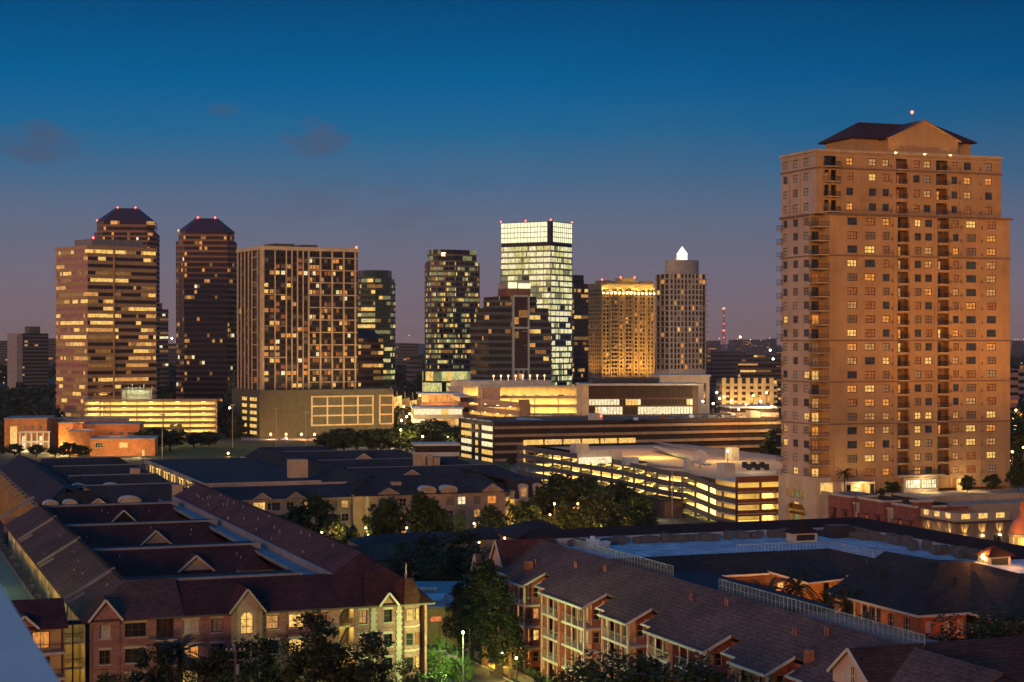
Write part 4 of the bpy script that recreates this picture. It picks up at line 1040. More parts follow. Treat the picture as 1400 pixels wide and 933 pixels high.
def big_tower():
    V = 342.0; U0 = 199.3; r = random.Random(5)
    o = gthing('apartment_tower', 'huge tan apartment tower with pediment roof and stacked balconies on the right', 'tower', U0, V)
    VW1 = vpx(1068, U0)
    wm = paint('warm_stucco', (.45,.26,.12), .85, .22, .12); trim = paint('sand_trim', (.5,.36,.22), .8); dk = paint('brown_cornice', (.2,.12,.08), .8)
    brown = paint('brown_surround', (.10,.06,.035), .7)
    mats = [M['glass_blue'], M['curtain'], M['curtain_w'], M['L_warm'], M['L_yel'], M['L_soft'], M['L_dim']]
    wn = Wins(o, mats, brown, 100)
    pick = lambda p: r.choices(range(7), p)[0]
    ps, pw, pb = [.30,.16,.03,.15,.11,.11,.16], [.35,.2,.30,.02,.09,.02,.02], [.34,.18,.02,.16,.08,.1,.12]
    z = lambda k: 85.84-3.36*k if k < 5 else 72.4-3.128*(k-4)
    US = upx(1133.5, V); UE = upx(1381, V); UE2 = upx(1371, V)
    zset, ztop, zb = 74.0, 88.3, 12.0
    colsL = [(1158.5,1172),(1182.5,1196.6),(1207,1216.4),(1250.6,1259.6),(1265,1274.6),(1303,1311),(1321,1334.6),(1349,1362)]
    colsU = [(1159,1168.5),(1190,1200),(1208.5,1217.5),(1250.6,1259.6),(1265,1274.6),(1303,1311),(1320,1330),(1349,1358.5)]
    recs = [(1227.3,1242),(1282,1297)]
    W = MB(); WW = MB()
    P = (US, V); d = (1,0)
    def cols(cs): return [(upx(a,V)-US, upx(b,V)-US) for a,b in cs]
    opsL, opsU = [], []
    for k in range(23):
        up = k < 4
        for j,(a,b) in enumerate(cols(colsU if up else colsL)):
            hh = .85; zz = z(k)
            (opsU if up else opsL).append((a,b,zz-hh,zz+hh)); 
            dd = .22+(.6 if up else 0)
            wn.add((US,V+(.6 if up else 0)),d,a,b,zz-hh,zz+hh,.22,pick(ps),2 if b-a<2 else 3,2,.15)
        for a,b in cols(recs):
            zz = z(k); (opsU if up else opsL).append((a,b,zz-1.28,zz+1.35))
    wall(W,P,d,UE-US,zb,zset,opsL,.22,0)
    s0 = US-U0; PU = (U0,V+.6); opsU2 = [(a+s0,b+s0,c,e) for a,b,c,e in opsU]
    # balcony opening of the upper corner
    for k in range(4): opsU2.append((upx(1128,V)+.2-U0, upx(1144,V)+.2-U0, z(k)-1.28, z(k)+1.3))
    wall(W,PU,d,UE2-U0,zset,ztop,opsU2,.22,0)
    # west face
    VW0 = V+.62; Lw = VW1-VW0-2.6
    PW = (U0, VW1); dw = (0,-1); wc = [(1070.5,1076.5),(1084,1091),(1098.5,1106)]
    ops = []
    for k in range(23):
        for a,b in wc:
            x0, x1 = VW1-vpx(a,U0), VW1-vpx(b,U0); ops.append((x0,x1,z(k)-.85,z(k)+.85)); wn.add(PW,dw,x0,x1,z(k)-.85,z(k)+.85,.22,pick(pw),2,2,.15)
    wall(WW,PW,dw,VW1-VW0-3.0,zb+3,zset,[q for q in ops if q[3] < zset],.22,0)
    wall(WW,PW,dw,VW1-VW0,zset,ztop,[q for q in ops if q[2] > zset],.22,0)
    # remaining walls and tops
    W.poly([(UE,V,0),(UE,VW1,0),(UE,VW1,zset),(UE,V,zset)]).poly([(UE2,V+.6,zset),(UE2,VW1,zset),(UE2,VW1,ztop),(UE2,V+.6,ztop)])
    W.poly([(U0,VW1,0),(U0,VW1,ztop),(U0+6,VW1,ztop),(U0+6,VW1,0)]).poly([(U0,VW1,0),(UE,VW1,0),(UE,VW1,ztop),(U0,VW1,ztop)])
    W.poly([(US,V,zset),(UE,V,zset),(UE,VW1,zset),(US,VW1,zset)]).poly([(U0+.02,V+.62,ztop-.8),(UE2,V+.62,ztop-.8),(UE2,VW1,ztop-.8),(U0+.02,VW1,ztop-.8)])
    W.poly([(US,V,zb),(US,V+3.6,zb),(US,V+3.6,zset),(US,V,zset)])      # inner wall of the corner notch
    W.poly([(U0,VW0+3,zb),(US,VW0+3,zb),(US,VW0+3,zset),(U0,VW0+3,zset)])
    W.build('wall', wm, o); WW.build('west_wall', paint('west_glow_stucco', (.48,.34,.25), .85, .2, .12), o)  # west face coloured paler and pinker to stand for the sky glow
    # balconies: each storey is a part
    rail = M['metal_dark']
    def balc(p, q, zf, sides='F', proud=1.0):
        """slab and railing between wall points p and q"""
        m = MB(); (x0,y0),(x1,y1) = p, q
        m.box(x0,x1,y0,y1,zf-.22,zf)
        b = m.build('balcony', trim, o); g = MB()
        for (sx0,sy0,sx1,sy1) in (((x0,y0,x1,y0),(x0,y0,x0,y1),(x1,y0,x1,y1)) if sides=='F' else ((x0,y0,x1,y0),(x0,y0,x0,y1))):
            g.bar((sx0,sy0,zf+1.02),(sx1,sy1,zf+1.02),.07); g.bar((sx0,sy0,zf+.12),(sx1,sy1,zf+.12),.05)
            L = math.dist((sx0,sy0),(sx1,sy1)); n = max(2,int(L/.32))
            for i in range(n+1): g.bar((sx0+(sx1-sx0)*i/n,sy0+(sy1-sy0)*i/n,zf),(sx0+(sx1-sx0)*i/n,sy0+(sy1-sy0)*i/n,zf+1.0),.035)
        g.build('railing', rail, b)
    dr = MB(); doors = []
    for k in range(23):
        zf = z(k)-1.28; vv = V+(.6 if k < 4 else 0)
        for a,b in recs:
            ua, ub = upx(a,V), upx(b,V); balc((ua+.02,vv-.45),(ub-.02,vv+1.6),zf+.02)
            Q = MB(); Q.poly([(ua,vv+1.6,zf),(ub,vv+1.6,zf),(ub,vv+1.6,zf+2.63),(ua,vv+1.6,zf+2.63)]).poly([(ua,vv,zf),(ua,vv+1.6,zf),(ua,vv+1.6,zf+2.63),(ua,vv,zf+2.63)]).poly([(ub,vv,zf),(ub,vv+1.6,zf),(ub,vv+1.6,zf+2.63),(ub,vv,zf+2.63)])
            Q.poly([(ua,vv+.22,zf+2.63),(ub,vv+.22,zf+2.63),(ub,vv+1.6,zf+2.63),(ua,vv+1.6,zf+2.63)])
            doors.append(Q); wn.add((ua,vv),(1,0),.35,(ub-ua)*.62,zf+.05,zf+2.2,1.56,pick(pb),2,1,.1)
        if k >= 4:
            balc((U0-.35,V-.35),(US-.02,V+3.5),zf+.02,'FL')
            wn.add((US,V+3.5),(0,-1),.5,2.6,zf+.05,zf+2.2,-.03,pick(pb),2,1,.1) if False else wn.add((U0,VW0+2.96),(1,0),.5,2.3,zf+.05,zf+2.2,0,pick([.3,.2,.1,.14,.1,.06,.1]),2,1,.1)
        else:
            ua, ub = upx(1128,V)+.2, upx(1144,V)+.2; balc((ua-.3,V-.9),(ub+.3,V+1.6),zf+.02)
            wn.add((ua,V+.6),(1,0),.3,2.3,zf+.05,zf+2.2,1.1,pick(pb),2,1,.1)
        # far west corner balconies
        if k >= 4:
            balc((U0-1.1,VW1-.9),(U0-.01,VW1+.3),zf+.02)
    rs = paint('shaded_recess_stucco', (.24,.12,.055))  # wall stucco darkened, shade of the recess put into the colour
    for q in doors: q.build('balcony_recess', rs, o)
    wn.done()
    # east side balconies seen edge-on
    for k in range(1,22):
        zf = z(k)-1.28; e = UE if k >= 4 else UE2
        if k % 1 == 0: 
            m = MB(); m.box(e+.01,e+.9,V+4,V+7,zf-.2,zf); m.box(e+.85,e+.9,V+4,V+7,zf,zf+1); m.build('balcony', trim, o)
    # cornices, string courses and pilasters
    c = MB()
    def ring(u0,u1,v0,zz,h,pr): c.box(u0-pr,u1+pr,v0-pr,v0-.003,zz,zz+h); c.box(u0-pr,u0-.003,v0,VW1+pr,zz+.002,zz+h-.002); c.box(u1+.003,u1+pr,v0,VW1,zz,zz+h)
    ring(U0,UE2,V+.6,ztop-.5,.55,.35); ring(U0,UE2,V+.6,ztop-1.4,.25,.15); c.build('cornice', trim, o)
    c = MB(); ring(U0,UE2,V+.6,84.05,.28,.22); c.build('string_course', dk, o)
    c = MB(); c.box(US-.2,UE+.5,V-.45,V-.003,zset-.35,zset+.1); c.box(U0-.45,U0-.003,V+3.6,VW1+.4,zset-.35,zset+.1); c.build('string_course', dk, o)
    for zz in (64.55, 45.55, 36.3, 26.9):
        c = MB(); c.box(US-.1,UE+.2,V-.2,V-.003,zz,zz+.26); c.box(U0-.2,U0-.003,V+3.6,VW1+.2,zz,zz+.26); c.build('string_course', dk, o)
    c = MB()
    for px in (1142,1223.5,1245.5,1279,1300,1340,1374): 
        ua = upx(px,V); c.box(ua-.35,ua+.35,V-.16,V-.004,zb,zset-.36)
    for px in (1136,1152,1180,1223.5,1245.5,1279,1300,1315,1340,1366): 
        ua = upx(px,V); c.box(ua-.3,ua+.3,V+.42,V+.596,zset+.11,84.0)
    for px in (1080,1095): va = vpx(px,U0); c.box(U0-.12,U0-.004,va-.15,va+.15,zset+.12,84.0)
    c.build('pilaster', wm, o)
    # small dark vents beside the windows
    c = MB()
    for k in range(23):
        for px in (1219.5,1300,1314,1342): ua = upx(px,V); vv = V+(.6 if k<4 else 0); c.box(ua-.22,ua+.22,vv-.2-.03,vv-.165,z(k)-1.0,z(k)-.4)
    c.build('vent_grille', dk, o)
    # penthouse, hip roof and pediment
    zr = lambda py, vv=356: H-(py-HY)*(vv*CA+225*SA)/F
    p0, p1 = upx(1215,V+1), upx(1311,V+1)
    ph = MB(); ph.box(upx(1163,V+3)+.9,upx(1335,V+3)-.9,V+4,VW1-1,ztop-.8,91.9); ph.build('penthouse_wall', wm, o)
    pd = MB(); zs = H-(190.5-HY)*(V*CA+(p0+p1)/2*SA)/F; za = H-(165-HY)*(V*CA+(p0+p1)/2*SA)/F; pm = upx(1264,V+1)
    pd.poly([(p0,V+1.2,ztop-.8),(p1,V+1.2,ztop-.8),(p1,V+1.2,zs),(pm,V+1.2,za),(p0,V+1.2,zs)]); pd.poly([(p0,V+1.2,ztop-.8),(p0,V+8,ztop-.8),(p0,V+8,zs),(p0,V+1.2,zs)]); pd.poly([(p1,V+1.2,ztop-.8),(p1,V+8,ztop-.8),(p1,V+8,zs),(p1,V+1.2,zs)])
    pdo = pd.build('pediment', wm, o)
    c = MB(); c.bar((p0-.5,V+.95,zs-.1),(pm,V+.95,za+.15),.5,.4); c.bar((p1+.5,V+.95,zs-.1),(pm,V+.95,za+.15),.5,.4); c.bar((p0,V+1.05,zs-3),(p1,V+1.05,zs-3),.25,.2); c.build('rake_cornice', trim, o)
    rf = MB(); e0, e1 = upx(1163,V+3), upx(1336,V+3); zh = 91.8; zk = H-(170-HY)*(352*CA+225*SA)/F; va, vb = V+3, VW1+1; vm = V+9.5
    k0, k1 = e0+6.0, e1-6.5
    rf.slab([(e0,va,zh),(e1,va,zh),(k1,vm,zk),(k0,vm,zk)],.3); rf.slab([(e0,vb,zh),(e0,va,zh),(k0,vm,zk)],.3); rf.slab([(e1,va,zh),(e1,vb,zh),(k1,vm,zk)],.3); rf.slab([(e1,vb,zh),(e0,vb,zh),(k0,vm,zk),(k1,vm,zk)],.3)
    rf.slab([(p0-.9,V+.7,zs),(pm,V+.7,za+.3),(pm,vm,za+.3),(p0-.9,vm,zs)],.25); rf.slab([(pm,V+.7,za+.3),(p1+.9,V+.7,zs),(p1+.9,vm,zs),(pm,vm,za+.3)],.25)
    rf.build('roof', paint('roof_tile_brown', (.06,.02,.015), .8), o)
    a = MB(); ua = upx(1247,vm); a.tube((ua,vm,zk),(ua,vm,zk+2.6),.12,.06); an = a.build('antenna', M['metal_grey'], o)
    a = MB(); a.lathe((ua,vm),[(.15,zk+2.6),(.38,zk+2.95),(.15,zk+3.3)],8); a.build('beacon', M['lamp_r'], an)
    # arched base
    B = MB(); PB = (U0-.5,VW1+.4); LB = VW1+.4-V+.4
    ax0, ax1 = VW1+.4-vpx(1075,U0-.5), VW1+.4-vpx(1101,U0-.5)
    zq = lambda py: 45-(py-470)*395/2400
    wall(B,PB,dw,LB,0,15.2,[(ax0,ax1,zq(682),zq(671)),(ax0,ax1,.5,zq(688))],.9,0)
    arch_fill(B,PB,dw,ax0,ax1,zq(700),zq(688),.01)
    B.poly([(U0-.5,V-.4,0),(US+.2,V-.4,0),(US+.2,V-.4,15.2),(U0-.5,V-.4,15.2)]).poly([(U0-.5,V-.4,15.2),(US,V-.4,15.2),(US,VW1+.4,15.2),(U0-.5,VW1+.4,15.2)])
    B.build('base_wall', paint('cream_base', (.55,.42,.28), .85), o)
    g = MB(); xx = U0+.4
    for (za, zb_, mi) in ((zq(682),zq(671),1),(.5,zq(706),1),(zq(706)+.6,zq(699),0),(zq(699)+1.2,zq(688),2)): 
        n = 4
        for i in range(n):
            y0, y1 = VW1+.4-ax0-(ax1-ax0)*i/n, VW1+.4-ax0-(ax1-ax0)*(i+.92)/n; g.poly([(xx,y0,za),(xx,y1,za),(xx,y1,zb_),(xx,y0,zb_)], mi if i%2 else 0)
    g.build('garage_opening', [M['O_dim'],M['O_grd'],M['L_yel']], o)
    for zz, mt in ((z(22)-4.45, M['L_yel']),(z(22)-8.2, M['O_yel']),(z(22)-11.5, M['O_yel'])):
        m = MB(); m.box(US-2.4,US+1.9,V-.46,V-.42,zz,zz+(2.4 if zz > 10 else 1.4)); m.build('lit_opening', mt, o)
    # unseen spots added before the podium to turn the front more orange
    for px in (1150,1215,1265,1320,1370):
        light('SPOT', (upx(px,V), V-44, 13), 21000, (1,.44,.09), 1.5, (0,44,62), spot=80)
    for px in (1225,1265,1300): light('SPOT', (upx(px,V), V+.2, ztop-.3), 500, (1,.6,.25), .3, (0,.25,1), spot=130)
big_tower()

def podium():
    V = 342.0
    o = gthing('podium_building', 'tan roof-garden podium in front of the large tower', 'building', 199, 300)
    m = MB(); m.box(199.5,268,300,341.5,0,11.4); m.build('wall', paint('tan_podium', (.42,.3,.2), .85), o)
    m = MB(); m.box(199.5,268,300,300.5,11.4,12.5); m.box(199.5,200,300.5,341,11.4,12.3); m.box(212,268,318,318.4,11.4,12.6); m.build('parapet', paint('tan_parapet', (.42,.31,.2), .85), o)
    ua, ub = upx(1143,V-2), upx(1190,V-2); m = MB(); m.box(ua,ub,V-4,V-.5,11.41,14.4); w_ = m.build('garden_lounge', M['stucco_tan'], o)
    for i in range(7):
        x0 = ua+.3+(ub-ua-.4)*i/7; m = MB(); m.box(x0,x0+(ub-ua)/7-.3,V-4.06,V-4.0,11.6,13.8); m.build('window', M['L_yel'] if i in (2,3,5) else (M['L_soft'] if i in (0,4) else M['glass']), o)
    ua, ub = upx(1235,V-1), upx(1279,V-1); m = MB(); m.box(ua-.3,ub+.3,V-1.6,V-.5,11.41,14.7); m.build('lobby_bay', M['stucco_tan'], o)
    for i in range(2):
        x0 = ua+(ub-ua)*i/2+.1; x1 = x0+(ub-ua)/2-.3; window(o,(0,V-1.66),(1,0),x0,x1,12.2,14.3,-.01,M['L_white'],M['metal_dark'],6,2,.1)
    balc_ = MB(); balc_.box(upx(1220,V),upx(1285,V),V-2.2,V-.02,14.9,15.3); balc_.build('terrace_slab', M['stucco_tan'], o)
    ra = MB(); 
    for i in range(50): x = upx(1220,V)+i*.22; ra.bar((x,V-2.15,15.3),(x,V-2.15,16.4),.05)
    ra.bar((upx(1220,V),V-2.15,16.4),(upx(1285,V),V-2.15,16.4),.1); ra.build('railing', M['metal_dark'], o)
    m = MB(); x = upx(1313,V-2); m.box(x,x+.8,V-1.5,V-.5,11.41,14); m.build('lit_door', M['L_yel'], o)
    light('POINT',(upx(1165,V),V-6,13.5),900,(1,.7,.25),.4); light('POINT',(upx(1313,V),V-4,13.5),700,(1,.75,.35),.3); light('POINT',(upx(1256,V),V-4,13.5),900,(1,.75,.35),.4)
podium()

def townhouses():
    U = 192.5; r = random.Random(8)
    o = gthing('brick_row', 'row of red brick shop houses with cream cornices below the large tower', 'shop row', U, 293)
    bm = brick('row_brick', (.26,.085,.065), (.2,.1,.08), .8); cm = paint('cream_cornice', (.48,.38,.28)); tan = M['stucco_tan']
    segs = [(326,317,13,0,bm,(2,),),(317,313.6,11.7,.9,tan,(1,)),(313.6,304.5,13.1,0,bm,(2,)),(304.5,301,11.7,.9,tan,(1,)),(301,292.8,13,0,bm,(2,))]
    for va, vb, zt, rec, mt, (nw,) in segs:
        L = va-vb; W = MB(); ops = []
        for i in range(nw):
            c = L*(i+.5)/nw+(.3 if nw > 1 else 0); 
            for zc in (9.1, 5.4, 1.8): ops.append((c-.6,c+.6,zc-1.3,zc+.9))
        P = (U+rec, va); wall(W,P,(0,-1),L,0,zt,ops,.3); 
        W.poly([(U+rec,va,0),(U+12,va,0),(U+12,va,zt),(U+rec,va,zt)]).poly([(U+rec,vb,0),(U+12,vb,0),(U+12,vb,zt),(U+rec,vb,zt)])
        wl = W.build('wall', mt, o)
        m = MB(); m.poly([(U+rec+.1,vb,zt-.7),(U+12,vb,zt-.7),(U+12,va,zt-.7),(U+rec+.1,va,zt-.7)]); m.build('roof', M['conc'], o)
        m = MB(); m.box(U+rec-.35,U+rec+.4,vb-.15,va+.15,zt,zt+.4); m.box(U+rec+.41,U+7,vb-.14,vb+.25,zt,zt+.38); m.build('cornice', cm, o)
        m = MB(); m.box(U+rec-.2,U+rec-.003,vb,va,4.0,4.5); m.box(U+rec-.12,U+rec-.003,vb,va,7.1,7.3); m.build('sill_course', cm, o)
        for q in ops:
            window(o,P,(0,-1),*q,.28,r.choice([M['glass'],M['glass'],M['glass_blue'],M['curtain'],M['L_dim']]),M['frame'],2,2,.09)
            if zt > 12 and q[3] > 9: m = MB(); wbox(m,P,(0,-1),q[0]-.35,q[1]+.35,-.75,-.003,q[3]+.25,q[3]+.4); m.build('awning', M['metal_dark'], o)
            if q[3] > 9 and zt > 12: 
                m = MB()
                for i in range(8): wbox(m,P,(0,-1),q[0]-.15+i*.2,q[0]-.12+i*.2,-.45,-.4,q[2]-.1,q[2]+.9)
                wbox(m,P,(0,-1),q[0]-.2,q[1]+.2,-.46,-.39,q[2]+.9,q[2]+.96); m.build('railing', M['metal_dark'], o)
    for i in range(26):
        for ua, ub, zz in ((4.2,5.2,13.7),(7.2,8,13.6)): m = MB(); m.box(U+ua,U+ub,294+i*.75,294.45+i*.75,12.3,zz); m.build('roof_unit', M['metal_dark'], o)
    m = MB(); m.box(U+2,U+6,318,325,12.3,13.6); m.build('roof_plant', M['metal_grey'], o)
    # corner restaurant with up-and-down lights
    o = gthing('corner_restaurant', 'brown corner restaurant with a lit roof balustrade and brackets of wall lights', 'restaurant', U+.5, 281)
    u0, u1, v0, v1 = 193.6, 205.0, 281.0, 292.6; W = MB(); wm = paint('taupe_stucco', (.32,.22,.15)); ops = []; opsw = []
    for c in (2.2,5.6,9.2): opsw += [(c-.75,c+.75,6.3,8.8),(c-.9,c+.9,1.2,4)]
    for c in (2.3,9.2): ops += [(c-.9,c+.9,6.3,8.6),(c-.9,c+.9,1.2,4)]
    wall(W,(u0,v1),(0,-1),v1-v0,0,12.2,opsw,.3); wall(W,(u0,v0),(1,0),u1-u0,0,12.2,ops,.3)
    W.poly([(u1,v0,0),(u1,v1,0),(u1,v1,12.2),(u1,v0,12.2)]).poly([(u0,v1,0),(u1,v1,0),(u1,v1,12.2),(u0,v1,12.2)])
    W.build('wall', wm, o)
    for q in opsw: window(o,(u0,v1),(0,-1),*q,.28,r.choice([M['glass'],M['L_dim'],M['curtain']]),M['frame'],2,2,.09)
    for q in ops: window(o,(u0,v0),(1,0),*q,.28,r.choice([M['glass'],M['L_dim'],M['curtain']]),M['frame'],2,2,.09)
    m = MB(); m.box(u0-.9,u1+.4,v0-.9,v1,11.0,11.4); m.box(u0-.4,u1+.3,v0-.4,v1,4.6,5.1); m.build('cornice', paint('brown_eave', (.12,.07,.05)), o)
    m = MB(); m.poly([(u0,v0,11.41),(u1,v0,11.41),(u1,v1,11.41),(u0,v1,11.41)]); m.build('roof', M['conc'], o)
    m = MB(); m.box(u0-.3,u0-.1,v0-.1,v1,11.42,13.0); m.box(u0-.3,u1+.2,v0-.3,v0-.1,11.42,13.0); m.build('balustrade', paint('balustrade', (.5,.38,.25)), o)
    for i in range(3):
        for (nm, a, b, e) in (('west', v1-1.4-i*3.7, 0, 0),): 
            m = MB(); va = v1-1.2-i*3.6; m.box(u0-.36,u0-.31,va-1.6,va,11.9,12.85); m.build('lit_panel', M['L_yel'], o)
            m = MB()
            for s in (-1,1): m.bar((u0-.95,va-.8+s*.7,10.9),(u0-.1,va-.8+s*.35,9.0),.12)
            m.build('bracket', M['frame'], o); light('SPOT',(u0-.5,va-.8,8.8),420,(1,.66,.2),.05,(.12,0,1),spot=85)
            ll = MB(); ll.box(u0-.5,u0-.1,va-.95,va-.65,8.5,8.75); ll.build('wall_light', M['lamp_y'], o)
        m = MB(); ua = u0+.8+i*3.9; m.box(ua,ua+1.9,v0-.36,v0-.31,11.9,12.85); m.build('lit_panel', M['L_yel'], o)
        m = MB(); 
        for s in (-1,1): m.bar((ua+.9+s*.7,v0-.95,10.9),(ua+.9+s*.35,v0-.1,9.0),.12)
        m.build('bracket', M['frame'], o); light('SPOT',(ua+.9,v0-.5,8.8),420,(1,.66,.2),.05,(0,.12,1),spot=85)
        ll = MB(); ll.box(ua+.75,ua+1.05,v0-.5,v0-.1,8.5,8.75); ll.build('wall_light', M['lamp_y'], o)
    # pier between row and restaurant
    o = gthing('brick_pier', 'square red brick chimney pier with pale cap between the shop row and the restaurant', 'pier', U, 292.7)
    m = MB(); m.box(U-.2,U+3.4,292.65,294.2,0,14.1); m.build('shaft', bm, o); m = MB(); m.box(U-.5,U+3.7,292.4,294.5,14.1,14.5); m.build('cap', cm, o)
    # small white shop signs at the street front
    for (u, v, z0, lab) in ((U-2.2, 316.5, 2.8, 'small white lit sign box low on the brick row, left one'), (U-2.2, 292, 3.0, 'small white sign box at the foot of the row beside the restaurant')):
        o = gthing('sign_box', lab, 'sign', u, v, z0); m = MB(); m.box(u,u+1,v-3,v+1.5,z0,z0+1.5); m.build('board', paint('sign_white'+str(v), (.55,.5,.45)), o)
        m = MB(); m.box(u-.05,u,v-2.8,v+1.3,z0+.2,z0+1.3); m.build('lettering_panel', lampm('sign_face'+str(v), (1,.85,.75), .5), o)
        m = MB(); m.box(u+.4,u+.6,v-1,v-.8,0,z0); m.build('post', M['metal_grey'], o)
townhouses()
# ---------------------------------------------------------------- near apartment blocks, left
def eave_trim(par, pts, w=.22, h=.28, mat=None, name='eave_trim'):
    m = MB()
    for a, b in zip(pts, pts[1:]): m.bar(a, b, w, h)
    return m.build(name, mat or M['trim'], par)
def gable_dormer(par, uc, v, hw, z0, zw, zp, back, rm, wm, axis='v', win=None, trim=None):
    """gabled dormer: front wall at v (facing -v) or, axis 'u', at u=v facing -u"""
    f = (lambda a, b, z: (a, b, z)) if axis == 'v' else (lambda a, b, z: (b, a, z))
    W = MB(); W.poly([f(uc-hw,v,z0), f(uc+hw,v,z0), f(uc+hw,v,zw), f(uc,v,zp), f(uc-hw,v,zw)])
    for s in (-1,1): W.poly([f(uc+s*hw,v,z0), f(uc+s*hw,v+back,z0), f(uc+s*hw,v+back,zw), f(uc+s*hw,v,zw)])
    d = W.build('dormer', wm, par)
    R_ = MB(); e = .35
    for s in (-1,1):
        sl = (zp-zw)/hw
        R_.slab([f(uc+s*(hw+e),v-e,zw-sl*e+.12), f(uc,v-e,zp+.12), f(uc,v+back,zp+.12), f(uc+s*(hw+e),v+back,zw-sl*e+.12)], .14)
    R_.build('dormer_roof', rm, d)
    T = MB(); sl = (zp-zw)/hw
    for s in (-1,1): T.bar(f(uc+s*(hw+e),v-e-.05,zw-sl*e+.02), f(uc,v-e-.05,zp+.03), .16, .26)
    T.build('rake_trim', trim or M['trim'], d)
    return d
def facade(o, P, d, L, z0, z1, wins, wm, dep=.28, sill=None, name='wall', r=None, mats=None):
    """wins: (a, b, za, zb, material, nx, nz)"""
    W = MB(); wall(W, P, d, L, z0, z1, [w[:4] for w in wins], dep); w_ = W.build(name, wm, o)
    for a,b,za,zb,m,nx,nz in wins: window(o,P,d,a,b,za,zb,dep-.02,m,M['frame_w'] if m in (M['glass'],M['curtain_w']) else M['frame'],nx,nz,.08,sill=sill)
    return w_

def courtyard_block():
    r = random.Random(12)
    o = gthing('apartment_building', 'maroon roofed pink brick apartment block with four parallel roof wings, front left', 24, 215)
    rm = M['roof_maroon']; V = 215.0; ze = 12.0
    pub = lambda px: upx(px, V)
    # ---- front wall
    uL, uR = pub(123), pub(548)
    zrow = [10.35, 7.25, 4.2, 1.3]
    wl = []
    def add(p0, p1, nx, mats, hh=.85, nz=2, rows=range(4)):
        for k in rows: wl.append((pub(p0)-uL, pub(p1)-uL, zrow[k]-hh, zrow[k]+hh, mats[k], nx, nz))
    G, Cu, CW, Y, Wm, S_, Dm = M['glass'], M['curtain'], M['curtain_w'], M['L_yel'], M['L_warm'], M['L_soft'], M['L_dim']
    add(136,151,2,[CW,G,G,Cu]); add(171,200,3,[G,G,CW,G])
    add(250,272,2,[CW,Wm,Y,G]); add(289,305,2,[Cu,G,G,G]); wl.append((pub(298.5)-uL,pub(304.8)-uL,0,0,Y,1,2)); wl.pop()
    add(364,381,2,[S_,M['glass_blue'],G,G]); add(395,416,2,[Y,Y,G,G]); add(431,447,2,[Dm,G,G,G],.95)
    add(491,502,2,[S_,S_,G,G]); add(525,536,1,[G,G,G,G],.8)
    # recesses: dark balconies and the lit stair
    for k in range(4): wl.append((pub(214)-uL, pub(238)-uL, zrow[k]-1.2, zrow[k]+1.2, M['glass_br'], 3, 1))
    W = MB(); ops = [w[:4] for w in wl if w[5] != 3 or w[6] != 1]
    ops = [w[:4] for w in wl]
    st = (pub(464)-uL, pub(485)-uL, .3, 11.7); ops.append(st)
    bay = (pub(316)-uL, pub(356)-uL, 0, 11.99)
    wall(W,(uL,V),(1,0),uR-uL,0,ze,ops,.3); W.build('wall', M['stucco_pink'], o)
    for a,b,za,zb,m,nx,nz in wl: 
        w_ = window(o,(uL,V),(1,0),a,b,za,zb,.28,m,M['frame_w'] if m in (CW,) else M['frame'],nx,nz,.08, sill=None if nz==1 else M['quoin'])
        if nz == 2: h_ = MB(); wbox(h_,(uL,V),(1,0),a-.12,b+.12,-.06,-.003,zb+.02,zb+.3); h_.build('lintel', M['quoin'], w_)
    # lit stairwell: two landings and a real lamp on each
    S = MB(); a, b = uL+st[0], uL+st[1]
    S.box(a-.4,a,V+.3,V+3.4,0,12); S.box(b,b+.4,V+.3,V+3.4,0,12); S.box(a-.4,b+.4,V+3.4,V+3.6,0,12); 
    for k in range(4): S.box(a,b,V+.31,V+3.39,k*3.05-.02,k*3.05+.18)
    S.build('stairwell', paint('stair_cream', (.6,.5,.3)), o)
    rl = MB()
    for k in range(4):
        for i in range(10): x = a+.05+i*(b-a)/10; rl.bar((x,V+.1,k*3.05+.1),(x,V+.1,k*3.05+1.1),.04)
        rl.bar((a,V+.1,k*3.05+1.12),(b,V+.1,k*3.05+1.12),.06)
        rl.bar((a+.1,V+1.5,k*3.05+.2),(b-.1,V+2.6,k*3.05+3.1),.12,.3)
        light('POINT',((a+b)/2,V+1.6,k*3.05+2.6),95,(1,.72,.22),.15)
    rl.build('railing', M['metal_dark'], o)
    # projecting stucco bay with gable and arched window
    g0, g1 = pub(316), pub(356); gv = V-.9; B = MB(); P = (g0,gv); gl = g1-g0; aw, bw = pub(327)-g0, pub(344.5)-g0
    ops = [(aw,bw,9.2,11.9),(.5,1.3,6.2,8.1),(1.5,gl-1.5,6.0,8.2),(gl-1.3,gl-.5,6.2,8.1)]
    wall(B,P,(1,0),gl,0,12.2,ops,.3); arch_fill(B,P,(1,0),aw,bw,11.0,11.9)
    B.poly([(g0,gv,12.2),(g1,gv,12.2),((g0+g1)/2,gv,14.6)]); B.poly([(g0,gv,0),(g0,V,0),(g0,V,12.2),(g0,gv,12.2)]); B.poly([(g1,gv,0),(g1,V,0),(g1,V,12.2),(g1,gv,12.2)])
    bo = B.build('gabled_bay', M['stucco_beige'], o)
    w_ = window(o,P,(1,0),aw,bw,9.2,11.9,.28,Y,M['frame'],2,3,.09,sill=M['quoin'])
    window(o,P,(1,0),*ops[1],.28,G,M['frame'],1,1,.08); window(o,P,(1,0),*ops[2],.28,M['glass_blue'],M['frame'],2,1,.08); window(o,P,(1,0),*ops[3],.28,G,M['frame'],1,1,.08)
    for x in (0,gl-.5):
        q = MB()
        for k in range(14): wbox(q,P,(1,0),x-(.12 if k%2 else 0),x+.5+(.12 if k%2 else 0),-.07,-.003,8.6+k*.28,8.6+k*.28+.25)
        q.build('quoin', paint_or('rq', lambda: paint('rough_quoin', (.25,.2,.12))), o)
